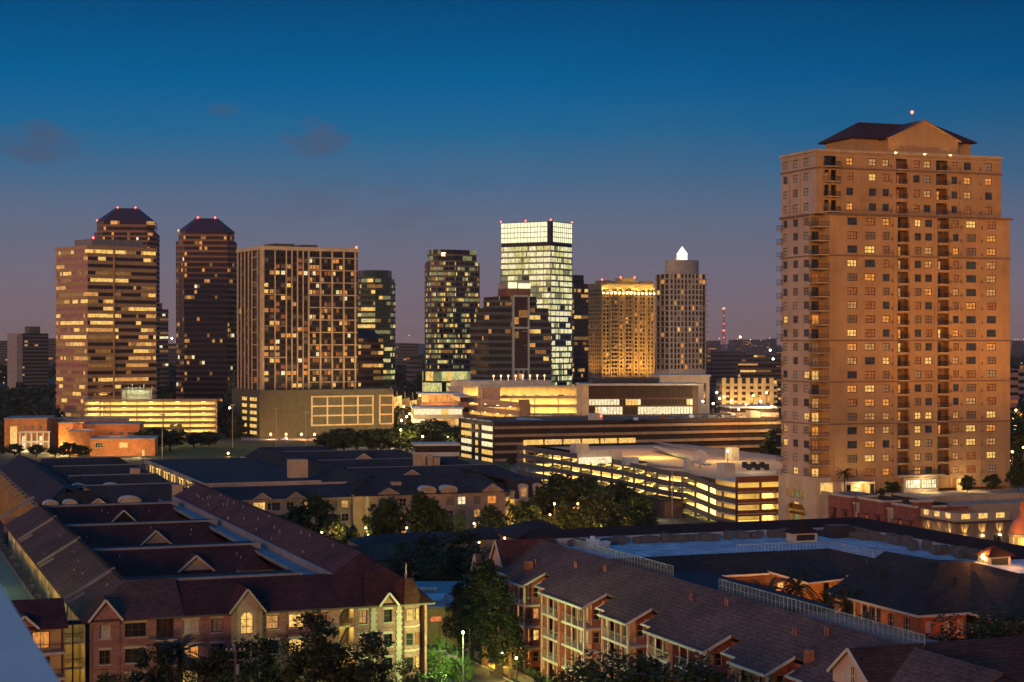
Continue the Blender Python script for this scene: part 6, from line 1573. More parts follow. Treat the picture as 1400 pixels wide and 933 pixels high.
def slate_court():
    r = random.Random(16); V = 386.0; o = gthing('apartment_building', 'large slate roofed courtyard apartments with arched dormer heads and a lit stair slot, centre', 108, V)
    rm = M['roof_slate']; u0, u1 = upx(505,V), upx(691,V); zr = (8.6,5.5,2.4); ws = []
    G, Cu, Y, Wm, S_, Dm = M['glass'], M['curtain'], M['L_yel'], M['L_warm'], M['L_soft'], M['L_dim']
    cs = [(524,536,[Cu,G,G]),(546,556,[G,Dm,Wm]),(577,590,[G,G,G]),(610,620,[Cu,G,G]),(626,637,[M['L_white'],Cu,G]),(648,657,[Cu,S_,Y]),(667,679,[Wm,Wm,G])]
    for a,b,mm in cs:
        for k in range(3): ws.append((upx(a,V)-u0,upx(b,V)-u0,zr[k]-.95,zr[k]+.9,mm[k],2,2))
    facade(o,(u0,V),(1,0),u1-u0,0,10.6,ws,M['stucco_tan'])
    # west side wall lit by the entrance, with dark glazed bay
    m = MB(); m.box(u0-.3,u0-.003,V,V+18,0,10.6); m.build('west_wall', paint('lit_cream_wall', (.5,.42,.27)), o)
    light('POINT',(u0-3,V-1.5,8.5),260,(1,.72,.16),.3); light('POINT',(u0-2.4,V-1,3),260,(1,.72,.16),.3)
    # dormer-like heads
    for px, w in ((584,2.0),(613,2.0)):
        u_ = upx(px,V); n = 10; f = MB(); zb = 10.5
        prof = [(u_+w*math.cos(math.pi*k/n), zb+.5+.95*math.sin(math.pi*k/n)) for k in range(n+1)]
        g = MB(); g.poly([(u_+w,V-.5,zb-.6)]+[(x,V-.5,z) for x,z in prof]+[(u_-w,V-.5,zb-.6)]); dm = g.build('arched_head', M['stucco_tan'], o)
        for (x0,z0),(x1,z1) in zip(prof,prof[1:]): f.slab([(x0,V-.9,z0+.25),(x0,V+2.5,z0+.25),(x1,V+2.5,z1+.25),(x1,V-.9,z1+.25)],.3)
        f.build('arched_roof', M['trim'], dm)
    gable_dormer(o, upx(530,V), V-.5, 2.2, 9.6, 10.8, 12.0, 4, rm, M['stucco_tan'], trim=M['quoin']); gable_dormer(o, upx(672,V), V-.6, 2.3, 10, 10.8, 12.3, 4, rm, M['stucco_tan'], trim=M['quoin'])
    m = MB(); uc = upx(542,V+3); m.box(uc-1.2,uc+1.2,V+3,V+5,10.5,zat(657,410)); m.build('chimney', M['stucco_tan'], o)
    # lit stair slot
    a, b = upx(691,V)+.05, upx(703,V); m = MB(); m.box(a,b,V+3,V+3.2,0,10.4); m.box(b,b+.2,V+.1,V+3,0,10.4)
    for k in range(4): m.box(a,b,V+.5,V+3,k*3.05-.2,k*3.05)
    m.build('stairwell', paint_or('sc', lambda: paint('stair_cream3', (.6,.5,.28))), o)
    for k in range(3): light('POINT',((a+b)/2,V+1.6,k*3.05+2.5),170,(1,.72,.2),.2)
    rl = MB()
    for k in range(3): rl.bar((a,V+.45,k*3.05+1),(b,V+.45,k*3.05+1),.08); rl.bar((a+.1,V+1.5,k*3.05+.1),(b-.1,V+1.6,k*3.05+3),.15,.3)
    rl.build('railing', M['metal_dark'], o)
    # mansard end pavilion
    c0, c1 = b+.25, upx(745,V); ws = []; 
    for px0,px1,mm in ((711,718,[S_,G,G]),(730,738,[G,M['L_white'],G])):
        for k in range(3): ws.append((upx(px0,V)-c0,upx(px1,V)-c0,zr[k]-1-(.9),zr[k]+.8-(.9),mm[k],1,2))
    facade(o,(c0,V-.6),(1,0),c1-c0,0,8.6,[w for w in ws if w[3] < 8.5],M['stucco_tan'])
    m = MB(); m.slab([(c0-.3,V-1,8.6),(c1+.3,V-1,8.6),(c1-.5,V+1,12.8),(c0+.5,V+1,12.8)],.2); m.slab([(c0-.3,V+9,8.6),(c0-.3,V-1,8.6),(c0+.5,V+1,12.8),(c0+.5,V+8,12.8)],.2); m.slab([(c0+.5,V+1,12.8),(c1-.5,V+1,12.8),(c1-.5,V+9,12.8),(c0+.5,V+9,12.8)],.2); m.build('mansard_roof', M['roof_dark'], o)
    m = MB(); m.box(c0-.4,c1+.5,V-1.3,V-.61,8.2,8.7); m.box(c0,c1,V-.3,V+9,0,8.5); m.build('cornice', M['quoin'], o)
    for px, mt in ((714.5,M['L_soft']),(734,M['glass'])):
        u_ = upx(px,V); g = MB(); n = 8; prof = [(u_+1.05*math.cos(math.pi*k/n), 11.2+.7*math.sin(math.pi*k/n)) for k in range(n+1)]
        g.poly([(u_+1.05,V-.9,8.8)]+[(x,V-.9,z) for x,z in prof]+[(u_-1.05,V-.9,8.8)]); g.box(u_-1.05,u_+1.05,V-.89,V+1,8.8,11.2); dm = g.build('arched_dormer', M['trim'], o)
        g = MB(); g.box(u_-.6,u_+.6,V-.96,V-.91,9.2,11.2); g.build('window', mt, dm)
        g = MB()
        for (x0,z0),(x1,z1) in zip(prof,prof[1:]): g.slab([(x0,V-1.2,z0+.2),(x0,V+1,z0+.2),(x1,V+1,z1+.2),(x1,V-1.2,z1+.2)],.2)
        g.build('arched_roof', M['trim'], dm)
    # the roofscape: a west wing and parallel ridges
    m = MB(); m.slab([(105,V+3,10.6),(111,V+9,14.2),(111,515,14.2),(105,515,10.6)],.2); m.slab([(105,V+3,10.6),(118,V+3,10.6),(111,V+9,14.2)],.2); m.build('west_roof', paint_or('rg', None), o)
    m = MB(); m.slab([(104.6,V-.6,10.5),(u1+1,V-.6,10.5),(u1-4,V+7,14.3),(112,V+7,14.3)],.2); m.build('front_roof', rm, o)
    for vr, ur in ((418,150),(448,150),(487,146),(512,130)):
        m = MB(); m.slab([(111,vr-8,10.8),(ur+8,vr-8,10.8),(ur,vr,14.4),(111,vr,14.4)],.2); m.slab([(111,vr+.4,14.3),(ur,vr+.4,14.3),(ur+8,vr+8,10.8),(111,vr+8,10.8)],.2); m.slab([(ur,vr,14.4),(ur+8,vr-8,10.8),(ur+8,vr+8,10.8)],.2); m.build('wing_roof', rm, o)
        m = MB(); m.box(112,ur,vr+.01,vr+.4,13.9,14.55); m.build('ridge_cap', M['metal_grey'], o)
    m = MB(); m.slab([(u1-2,V+8,14.0),(u1+10,V+4,10.6),(u1+12,450,10.6),(u1+2,450,14.0)],.2); m.slab([(111,V+7,14.25),(u1-4,V+7,14.25),(u1-4,V+20,10.8),(111,V+20,10.8)],.2); m.build('east_roof', rm, o)
    m = MB(); m.box(106,151,V+3,V+4,0,10.5); m.box(105.5,106,V+3,514,0,10.5); m.box(150,150.4,V+4,500,0,10.5); m.build('court_wall', M['stucco_tan'], o)
    m = MB()
    for i in range(22):
        v = 404+i*5; m.box(104.2,105.4,v,v+1.4,10.2,11.9)
    m.build('wall_pier', M['stucco_tan'], o)
    for px,py,w in ((563,642,2.2),(497,619,2)): 
        d_ = F*(H-13)/(py+6-HY); u_,v_ = WG((px-CX)/F*d_, d_); gable_dormer(o,u_,v_,w,11.8,12.6,13.9,4,rm,M['stucco_tan'])
    for px0, px1, py0, py1 in ((567,577,621,636),(578,582,619,634),(586,592,621,635),(594,602,626,634)):
        d_ = F*(H-14)/(634-HY); u_,v_ = WG((px0-CX)/F*d_, d_); wd = (px1-px0)/F*d_; m = MB(); m.box(u_,u_+wd,v_,v_+1.5,11,zat(py0,d_)); m.build('chimney', M['stucco_tan'], o)
    m = MB(); d_ = F*(H-14)/(648-HY); ua,va = WG((402-CX)/F*d_, d_)
    m.box(ua-1,ua+3.4,va,va+3,13.0,zat(629,d_)); m.build('stair_house', M['stucco_tan'], o)
slate_court()
# ---------------------------------------------------------------- near brick apartments with stacked balconies (right)
def balcony_block():
    r = random.Random(22); o = gthing('apartment_building', 'red brick apartment house with stacked white balconies under a long brown roof', 88, 190)
    rm = paint_or('rbr', lambda: shingle('brown_roof_shingle', (.115,.066,.055))); bm = M['brick_red']; tr = M['trim']
    RU, RZ = 94.4, 16.0; zs = lambda u: RZ-.5*(RU-u)
    bays = [(234.8,226.4),(220.0,205.0),(199.6,191.5),(186.2,171.0),(165.0,157.1),(151.0,137.5)]
    def strip(va, vb, ue): 
        m.slab([(ue,vb,zs(ue)),(88.8,vb,zs(88.8)),(88.8,va,zs(88.8)),(ue,va,zs(ue))],.22)
    m = MB(); m.slab([(88.8,130,zs(88.8)),(RU,130,RZ),(RU,244,RZ),(88.8,248.5,zs(88.8))],.22)
    prev = 248.5; T = MB()
    for s, e in bays:
        strip(prev if prev > 240 else prev-2.8, s, 86.3); T.bar((86.25,(prev if prev > 240 else prev-2.8)+.1,zs(86.3)-.05),(86.25,s,zs(86.3)-.05),.16,.26)
        strip(s, e, 85.5); T.bar((85.4,s+.2,zs(85.5)-.07),(85.4,e-.15,zs(85.5)-.07),.18,.28); T.bar((85.4,e-.12,zs(85.5)-.07),(88.9,e-.12,zs(88.8)-.04),.14,.28)
        if prev < 240: T.bar((86.3,prev-2.9,zs(86.3)),(87.2,prev-2.9,zs(87.2)),.12,.2)
        prev = e
    strip(prev, 130, 86.3)
    m.build('roof', rm, o); T.build('eave_trim', tr, o)
    # rear of the ridge: narrow fall and flat roof
    m = MB(); m.slab([(RU,130,RZ-.01),(96,130,15.2),(96,246,15.2),(RU,244,RZ-.01)],.2); m.box(96,110.6,186,224,12.6,13.2); m.build('rear_roof', paint_or('bluedark', lambda: paint('blue_black_membrane', (.02,.021,.026), .8)), o)
    m = MB(); m.box(96,110,130,246,0,12.6); m.build('rear_wall', bm, o)
    # walls
    zf = (8.9,5.95,2.95,-.1); G, Cu, CW, Y, Wm, S_, Dm = M['glass'], M['curtain'], M['curtain_w'], M['L_yel'], M['L_warm'], M['L_soft'], M['L_dim']
    def fac(P, d, L, zt, wins): facade(o,P,d,L,0,zt,wins,bm,.25,sill=None)
    fac((87.2,248.3),(0,-1),13.4,11.7,[(a,a+1.3,z+.9,z+2.4,r.choice([G,G,CW,Wm if z < 5 else G]),2,2) for a in (1.2,4.6,8.0,10.8) for z in zf])
    fac((87.2,248.3),(1,0),10,11.7,[])
    W = MB(); W.poly([(87.2,248.3,0),(97,248.3,0),(97,248.3,12),(RU,248.3,15.5),(87.2,248.3,11.7)]); W.build('gable_wall', bm, o)
    for bi, (s, e) in enumerate(bays):
        L = s-e; back = []
        nb = 1 if L < 10 else 2
        n = int((L-1.8)/2.1)
        for i in range(n):
            a = .5+i*2.1
            for k,z in enumerate(zf): 
                mt = r.choice([G,G,G,Cu,CW,G])
                if bi == 0 and k == 3 and i in (1,2): mt = Wm
                if bi == 1 and (k,i) in ((0,5),(3,3),(3,0)): mt = S_
                if bi == 3 and k == 0 and i in (1,2): mt = Y
                if bi == 0 and (k,i) in ((1,0),(2,2)): mt = S_
                back.append((a,a+1.2,z+.15,z+2.3,mt,2,1))
        fac((87.5,s),(0,-1),L-1.6,11.9,back)
        fac((87.5,e+1.6),(1,0),1.5,12.2,[(.25,1.15,z+.7,z+2.2,[G,S_ if bi==0 else G,Y if bi==0 else CW,G][k],1,2) for k,z in enumerate(zf)])
        gap_w = [(.5,1.5,z+.8,z+2.3,r.choice([G,CW,G]),2,2) for z in zf]
        fac((88.9,e+1.6),(0,-1),4.4,12.6,[(2.0,3.2,z+.8,z+2.3,r.choice([G,CW,G]),2,2) for z in zf])
        if bi < 5:
            nx = bays[bi+1][0]; fac((87.0,e-2.8),(0,-1),max(.5,e-2.8-nx),11.8,[(.7,1.7,z+.8,z+2.3,r.choice([G,CW,Dm]),2,2) for z in zf] if e-2.8-nx > 2.2 else [])
            W = MB(); W.poly([(87.0,e-2.8,0),(88.9,e-2.8,0),(88.9,e-2.8,12.4),(87.0,e-2.8,11.9)]); W.build('return_wall', bm, o)
        # slabs, posts and railings
        for k,z in enumerate(zf[:3]+(0.0,)):
            if bi == 3 and k == 0: light('POINT',(86.8,s-4,z+2.2),160,(1,.65,.2),.2)
            if z < 1: break
            b = MB(); b.box(85.75,87.49,e+.0,s,z-.32,z); b.box(87.5,88.85,e,e+1.58,z-.32,z); bo = b.build('balcony', tr, o)
            g = MB(); g.bar((85.85,s,z+1.0),(85.85,e+.1,z+1.0),.07); g.bar((85.85,e+.1,z+1.0),(88.8,e+.1,z+1.0),.07)
            for i in range(int(L/.25)): g.bar((85.85,s-i*.25,z),(85.85,s-i*.25,z+1.0),.03)
            for i in range(12): g.bar((85.85+i*.25,e+.1,z),(85.85+i*.25,e+.1,z+1.0),.03)
            g.build('railing', M['rail'], bo)
            if r.random() < .7:
                c = MB(); cv = s-1.5-r.random()*(L-4); c.box(86.3,86.8,cv,cv+.5,z,z+.45); c.box(86.75,86.8,cv,cv+.5,z+.45,z+.9)
                ch = gthing('balcony_chair', '%s dark chair on the %s balcony of the %s bay' % (['lone','plain','small'][k], ['top','third-level','second-level'][k], ['first','second','third','fourth','fifth','sixth'][bi]), 86.5, cv, z, 'chairs on the brick balconies'); tag(ch, cat='chair')
                off0 = OFF[ch.name]; c.build('seat', M['metal_dark'], ch)
        pst = MB(); n = max(4, round(L/2.1))
        for i in range(n+1):
            v = s-.08-(L-.2)*i/n; pst.box(85.78,85.92,v-.07,v+.07,0,11.35)
        pst.box(85.72,85.98,e+.02,e+.26,0,11.35); pst.build('balcony_post', tr, o)
        if nb == 2: p_ = MB(); vm = (s+e)/2+.6; p_.box(85.55,87.4,vm-.4,vm+.4,0,11.5); p_.build('brick_pier', bm, o)
    # slim vents on the slope, chimneys
    for v,u,nm in ((232,89.6,0),(221,91.3,0),(213,92.2,0),(186.5,91.8,0),(179,92.6,0),(161.5,91.5,0),(157,92.7,0)):
        for dv in (0,.55): m = MB(); m.tube((u,v+dv,zs(u)-.1),(u,v+dv,zs(u)+.85),.09,.09,6); m.build('vent_pipe', bm, o)
    for (u,v,w) in ((88.6,232.2,.75),(88.9,154.3,.55)):
        m = MB(); m.box(u-w*.5,u+w*.6,v-w,v+w,zs(u)-.8,zs(u)+1.15); m.build('chimney', paint_or('cb', lambda: brick('chimney_brick', (.25,.09,.06), (.2,.1,.08))), o)
    # north dormer and corner gable
    gw = paint_or('sid', lambda: paint('pink_siding', (.52,.36,.32), .7, .08)); 
    gable_dormer(o, 241.8, 87.4, 2.5, 12.2, 13.0, 16.1, 9.0, paint_or('roof_dm', lambda: shingle('dormer_shingle', (.08,.032,.029))), gw, 'u')
    gable_dormer(o, 247.6, 86.2, .9, 11.3, 11.7, 13.5, .6, rm, gw, 'u')
    # ---- south wing running east, with its gable over the near corner
    m = MB(); m.slab([(86.3,137.5,11.9),(150,137.5,11.9),(150,145.7,16.0),(90.5,145.7,16.0),(86.3,141,11.95)],.2); m.slab([(90.5,145.72,15.98),(150,145.72,15.98),(150,150,13.8),(92,150,13.8)],.2); m.build('south_wing_roof', paint_or('rbd', lambda: shingle('dark_brown_shingle', (.05,.026,.022))), o)
    gable_dormer(o, 144.2, 87.6, 3.3, 10.5, 13.7, 16.15, 8.0, paint_or('rbd', None), gw, 'u')
    w_ = MB(); w_.box(87.52,87.58,143.4,144.0,12.9,14.6); w_.build('gable_window', M['glass'], o)
    w_ = MB(); P = (87.6,144.1)
    for a,b,z0,z1 in ((0,.1,12.8,14.7),(.7,.8,12.8,14.7),(.1,.7,12.8,12.92),(.1,.7,14.6,14.72),(.1,.7,13.7,13.78),(.36,.42,12.92,14.6)): wbox(w_,P,(0,-1),a,b,-.14,-.07,z0,z1)
    w_.build('window_frame', tr, o)
    m = MB(); m.box(88,150,138.5,146,0,11.8); m.build('south_wing_wall', bm, o)
    # pale metal railing along the flat roof behind the ridge
    rg = gthing('roof_railing', 'pale blue metal railing running along the long brown roof ridge', 95.6, 190, 15.2)
    for va, vb in ((232,199.5),(187,144)):
        m = MB(); n = int((va-vb)/.9)
        for i in range(n+1): v = va-(va-vb)*i/n; m.bar((95.6,v,15.1),(95.6,v,17.05),.07)
        m.bar((95.6,va,17.05),(95.6,vb,17.05),.09); m.bar((95.6,va,16.3),(95.6,vb,16.3),.05); m.build('rail', paint_or('rl', lambda: paint('sky_tint_rail', (.2,.25,.3), .6)), rg)  # bluish cast of the sky put into the pale metal's colour
        m = MB()
        for i in range(int((va-vb)/.3)): m.bar((95.62,vb+i*.3,15.15),(95.62,vb+i*.3,17.0),.025)
        m.build('baluster_panel', paint_or('rl', None), rg)
balcony_block()

def ring_block():
    r = random.Random(23); o = gthing('apartment_building', 'courtyard apartment ring with pale blue membrane roof and dark inner slopes', 130, 235)
    rm = paint_or('rdk', lambda: shingle('night_shingle', (.034,.027,.027))); mem = M['membrane']; bo = M['brick_orange']; tr = M['trim']
    zf = 15.0
    m = MB(); m.box(97,147,225,242.6,zf-.3,zf); m.box(132.9,147,203.5,225,zf-.3,zf-.002); m.build('membrane_roof', mem, o)
    sm = MB()
    for i in range(34): sm.box(98+i*1.45,98.06+i*1.45,225.2,242,zf,zf+.05)
    for i in range(14): sm.box(133,146.8,204.5+i*1.45,204.56+i*1.45,zf,zf+.05)
    sm.build('roof_seam', paint_or('seam', lambda: paint('seam_grey', (.16,.19,.22))), o)
    m = MB(); m.box(97,147,242.6,243.0,zf,zf+.95); m.box(147,147.4,203.5,242.6,zf,zf+.95); m.build('parapet_wall', paint_or('pp', lambda: paint('pink_grey_parapet', (.42,.38,.38), .7)), o)
    m = MB(); m.slab([(92,243.01,zf+.95),(147.4,243.01,zf+.95),(151.5,247.2,16.9),(RU0,247.2,16.9)],.25); m.slab([(147.41,243.0,zf+.95),(147.41,196,zf+.9),(151.5,196,16.9),(151.5,247.2,16.9)],.25); m.slab([(151.5,247.2,16.88),(151.5,196,16.88),(157,196,13.5),(157,252,13.5)],.25); m.slab([(RU0,247.21,16.88),(151.5,247.21,16.88),(157,252,13.5),(92,252,13.5)],.2); m.build('outer_roof', paint_or('rmo', lambda: shingle('maroon_dark_shingle', (.032,.013,.011))), o)
    m = MB(); m.slab([(100,220.4,12.6),(129.7,220.4,12.6),(132.9,225,15.0),(98,225,15.0)],.2); m.slab([(129.7,220.4,12.6),(129.7,203,12.6),(132.9,203,15.0),(132.9,225,15.0)],.2); m.build('inner_roof', rm, o)
    m = MB(); m.slab([(120.5,221,12.9),(123.5,214.5,11.8),(129.9,214.5,12.2),(131,224,14.2),(122,224,14.2)],.2); m.build('projecting_roof', rm, o)
    T = MB(); T.bar((100,220.3,12.4),(120.5,220.3,12.4),.16,.26); T.bar((129.6,214.5,12.4),(129.6,203,12.4),.16,.26); T.bar((120.4,221,12.7),(123.4,214.4,11.65),.16,.26); T.bar((123.4,214.4,11.65),(129.8,214.4,12.0),.14,.22); T.build('eave_trim', tr, o)
    ws = [(a,a+1.1,z,z+1.7,r.choice([M['glass'],M['L_soft'],M['curtain_w'],M['L_yel']]),2,2) for a in (1.5,5,8.5,12,15.5,19,22.5,26) for z in (9.2,6.2,3.2)]
    facade(o,(100,221.4),(1,0),30,0,12.5,ws,bo,.25)
    ws = [(a,a+1.1,z,z+1.7,r.choice([M['glass'],M['L_soft'],M['curtain_w']]),2,2) for a in (2,6,10,14) for z in (9.2,6.2,3.2)]
    facade(o,(130.6,221),(0,-1),18,0,12.5,ws,bo,.25)
    # projecting lit bay in the courtyard
    m = MB(); m.box(116.4,121.6,218.2,221.3,0,10.2); m.box(116.0,122,217.8,221.3,10.2,10.5); bay = m.build('courtyard_bay', bo, o)
    window(o,(116.4,218.2),(1,0),2.6,4.6,7.4,9.3,-.02,M['L_yel'],tr,2,2,.1)
    m = MB(); m.box(112.6,115.8,219.0,221.3,8.0,8.4); m.build('balcony', tr, o)
    window(o,(112.8,221.3),(1,0),.2,1.6,8.6,10.6,-.05,M['L_yel'],tr,2,2,.1)
    m = MB(); m.box(157,157.2,196,252,0,13.3); m.box(98,150,251.6,252,0,13.3); m.build('outer_wall', bo, o)
    # pale inner railings on the membrane
    m = MB()
    for (a,b) in (((118,225.3),(132.9,225.3)),((132.9,225.3),(132.9,204))):
        n = 26
        for i in range(n+1): x = a[0]+(b[0]-a[0])*i/n; y = a[1]+(b[1]-a[1])*i/n; m.bar((x,y,zf),(x,y,zf+1.05),.05)
        m.bar((*a,zf+1.05),(*b,zf+1.05),.06)
    m.build('roof_guard', mem, o)
    # hip roof in the south-east corner, stepping in two eaves
    RZ = 17.0
    m = MB(); e1, e2 = 120.3, 127.6
    m.slab([(e1,204.5,12.0),(e1,182.6,12.0),(129.5,191.5,RZ),(129.5,204.5,RZ)],.2); m.slab([(e1,182.6,12.0),(e2+.3,182.6,12.0),(134,191.5,RZ),(129.5,191.5,RZ)],.2)
    m.slab([(e2,183,12.0),(e2,175.2,11.9),(136,184,16.2),(134,191.5,RZ)],.2); m.slab([(e2,175.2,11.9),(150,175.2,11.9),(150,184,16.2),(136,184,16.2)],.2)
    m.slab([(e1,204.5,12.0),(129.5,204.5,RZ),(132.9,208,15),(130,213,12.4)],.2); m.build('hip_roof', rm, o)
    m = MB(); m.poly([(136,184,16.22),(150,184,16.22),(150,196,16.22),(134,191.5,16.9)]); m.build('flat_roof', mem, o)
    m = MB(); m.poly([(129.5,191.5,RZ-.02),(134,191.5,RZ-.02),(137,204.5,15.6),(129.5,204.5,RZ-.02)]); m.build('rear_slope', rm, o)
    T = MB(); 
    for a,b in (((e1,204.5,11.86),(e1,182.5,11.86)),((e1,182.5,11.86),(e2,182.5,11.86)),((e2,182.5,11.86),(e2,175.1,11.76)),((e2,175.1,11.76),(150,175.1,11.76))): T.bar(a,b,.18,.28)
    T.build('eave_trim', tr, o)
    br = brick('warm_brick', (.4,.11,.05), (.3,.13,.08)); gl = [M['glass'],M['curtain_w'],M['glass']]
    ws = [(a,a+1.3,z,z+2.0,r.choice(gl),2,2) for a in (1.4,4.6,14.2,17.8) for z in (9.3,6.2,3.2)] + [(7.6,12.6,8.6,11.4,M['glass_br'],4,2)]
    facade(o,(e1+.5,204.3),(0,-1),21.3,0,11.8,ws,br,.25)
    facade(o,(e1+.5,183.1),(1,0),6.7,0,11.8,[(a,a+1.0,z,z+1.7,M['curtain_w'] if z > 9 else M['glass'],2,2) for a in (.8,3.4,5.4) for z in (9.4,6.2)],br,.25)
    facade(o,(e2+2.4,183),(0,-1),7.4,0,11.7,[(2,4.5,8.8,11.2,M['glass_br'],3,1)],br,.25)
    facade(o,(e2+2.4,175.7),(1,0),20,0,11.7,[],br,.25)
    p = MB(); 
    for v in (175.5,178.2,181): p.box(e2+.1,e2+.28,v-.09,v+.09,0,11.7)
    for v in (192.2,193.9,195.6,197.3): p.box(e1+.0,e1+.16,v-.08,v+.08,8.2,11.8)
    p.build('porch_post', tr, o)
    p = MB(); p.box(e1-.8,e1+.5,190.5,197.8,8.3,8.75); b_ = p.build('balcony', paint_or('cream_sl', lambda: paint('cream_slab', (.6,.5,.33))), o)
    light('POINT',(e1-2.5,194,7.5),700,(1,.6,.2),.2); light('POINT',(e1-3,201,8),600,(1,.45,.12),.3)
    light('POINT',(e1+4,179,8.0),700,(1,.25,.05),.4); light('POINT',(118,215,9),1500,(1,.42,.1),.4); light('POINT',(108,214,9),900,(1,.42,.1),.4); light('POINT',(126,214,9.5),1100,(1,.52,.16),.3)
    light('POINT',(e2-3,176,5),120,(1,.4,.1),.3)
    m = MB(); m.slab([(119,186,9.4),(124,180.5,7.8),(128,180.5,7.8),(128,182.4,8.4),(120.8,182.4,9.4)],.2); m.build('porch_roof', rm, o)
    for v,u in ((198,124.6),(197.3,124.9),(187.6,129),(205.5,127.5)): m = MB(); m.box(u-.18,u+.18,v-.18,v+.18,14,15.7); m.build('vent_pipe', M['metal_dark'], o)
    # roof cupolas with hipped lids
    def cupola(u0,u1,v0,v1,z0,label):
        c = gthing('roof_cupola', label, u0, v0, z0); m = MB(); m.box(u0,u1,v0,v1,z0,z0+1.35); m.build('wall', paint_or('cup', lambda: paint('cupola_siding', (.45,.4,.36))), c)
        m = MB(); cc = ((u0+u1)/2,(v0+v1)/2,z0+2.7); P = [(u0-.55,v0-.55,z0+1.36),(u1+.55,v0-.55,z0+1.36),(u1+.55,v1+.55,z0+1.36),(u0-.55,v1+.55,z0+1.36)]
        for i in range(4): m.poly([P[i],P[(i+1)%4],cc])
        m.poly(P[::-1]); m.build('roof', paint_or('rmo', None), c)
        m = MB(); m.box(u0+.4,u1-.4,v0-.06,v0-.003,z0+.25,z0+1.1); m.build('louvre', M['metal_dark'], c)
        m = MB(); 
        for a in (u0,u1-.18): m.box(a,a+.18,v0-.05,v0-.004,z0,z0+1.35)
        m.box(u0+.18,u1-.18,v0-.05,v0-.004,z0,z0+.15); m.box(u0+.18,u1-.18,v0-.05,v0-.004,z0+1.2,z0+1.35)
        m.build('corner_trim', tr, c)
    def pu(px, py, z): d = F*(H-z)/(py-HY); return WG((px-CX)/F*d, d)
    u,v = pu(1086,742,15.0); cupola(u,u+3.9,v,v+2.4,15.0,'small hip-roofed vent cupola standing on the pale blue roof')
    u,v = pu(1352,776,16.3); cupola(u,u+3.3,v,v+2.4,16.3,'small hip-roofed vent cupola beside the flaring orange lamp')
    # air-conditioning units in rows along the parapets
    proto = gthing('ac_unit', 'grey air-conditioning condenser on the pale blue roof beside the parapet', 100, 240.4, zf, 'air-conditioning condensers on the membrane roof'); tag(proto, cat='air conditioner')
    m = MB(); m.box(100-.5,100+.5,240.4-.5,240.4+.5,zf+.12,zf+1.05); m.build('cabinet', paint('condenser_grey', (.09,.09,.095), .5), proto)
    m = MB(); m.lathe((100,240.4),[(.4,zf+1.05),(.4,zf+1.13),(.1,zf+1.15)],10); m.build('fan_cover', M['metal_dark'], proto)
    rr = random.Random(6); first = True
    for i in range(44):
        if rr.random() < .12: continue
        u = 98.5+i*1.08; big = rr.random()
        c = proto if first else copy_tree(proto); first = False
        x,y = GW(u+rr.uniform(-.15,.15), 240.6+rr.uniform(-.4,.4)); c.location = (x,y,zf); s_ = rr.uniform(.85,1.15); c.scale = (s_,s_,s_*rr.uniform(.85,1.15))
    for i in range(26):
        if rr.random() < .15 : continue
        v = 239.5-i*1.32; c = copy_tree(proto); x,y = GW(145.0+rr.uniform(-.4,.4), v); c.location = (x,y,zf); s_ = rr.uniform(.9,1.4); c.scale = (s_,s_,s_*rr.uniform(.9,1.2))
        if rr.random() < .5: c = copy_tree(proto); x,y = GW(143.3+rr.uniform(-.3,.3), v); c.location = (x,y,zf); c.scale = (s_,s_,s_)
    # big dark plant box near the corner
    c = gthing('roof_plant', 'large dark rooftop plant unit near the corner of the pale blue roof', 141, 236, zf); m = MB(); m.box(140,143.6,236,238.5,zf,zf+1.9); m.box(143.7,145.2,236.4,238.5,zf,zf+1.5); m.build('cabinet', M['metal_dark'], c)
    c = gthing('duct_unit', 'white boxy duct unit at the left end of the pale blue roof', 99, 232, zf); u,v = pu(806,752,zf); m = MB(); m.box(u,u+1.6,v,v+1.4,zf,zf+1.5); m.box(u+1.61,u+3.4,v+.2,v+1.4,zf,zf+1.1); m.tube((u+.8,v+.7,zf+1.5),(u+.8,v+.7,zf+1.9),.4,.4,8); m.build('cabinet', mem, c)
    # flaring lamp on a short post
    u,v = pu(1344,775,16.3); lp = gthing('roof_lamp', 'flaring orange lamp on a short post above the courtyard roof', u, v, 16.3); tag(lp, cat='lamp')
    m = MB(); m.tube((u,v,16.2),(u,v,17.3),.06,.05,6); m.build('post', M['metal_dark'], lp); m = MB(); m.lathe((u,v),[(.08,17.3),(.24,17.5),(.24,17.7),(.08,17.9)],8); m.build('bulb', lampm('flare_lamp', (1,.5,.12), 60), lp)
    light('POINT',(u,v,18.1),1100,(1,.35,.06),.2); light('POINT',(u+2.6,v-3.0,18.3),500,(1,.4,.1),.2)
RU0 = 94.4
ring_block()

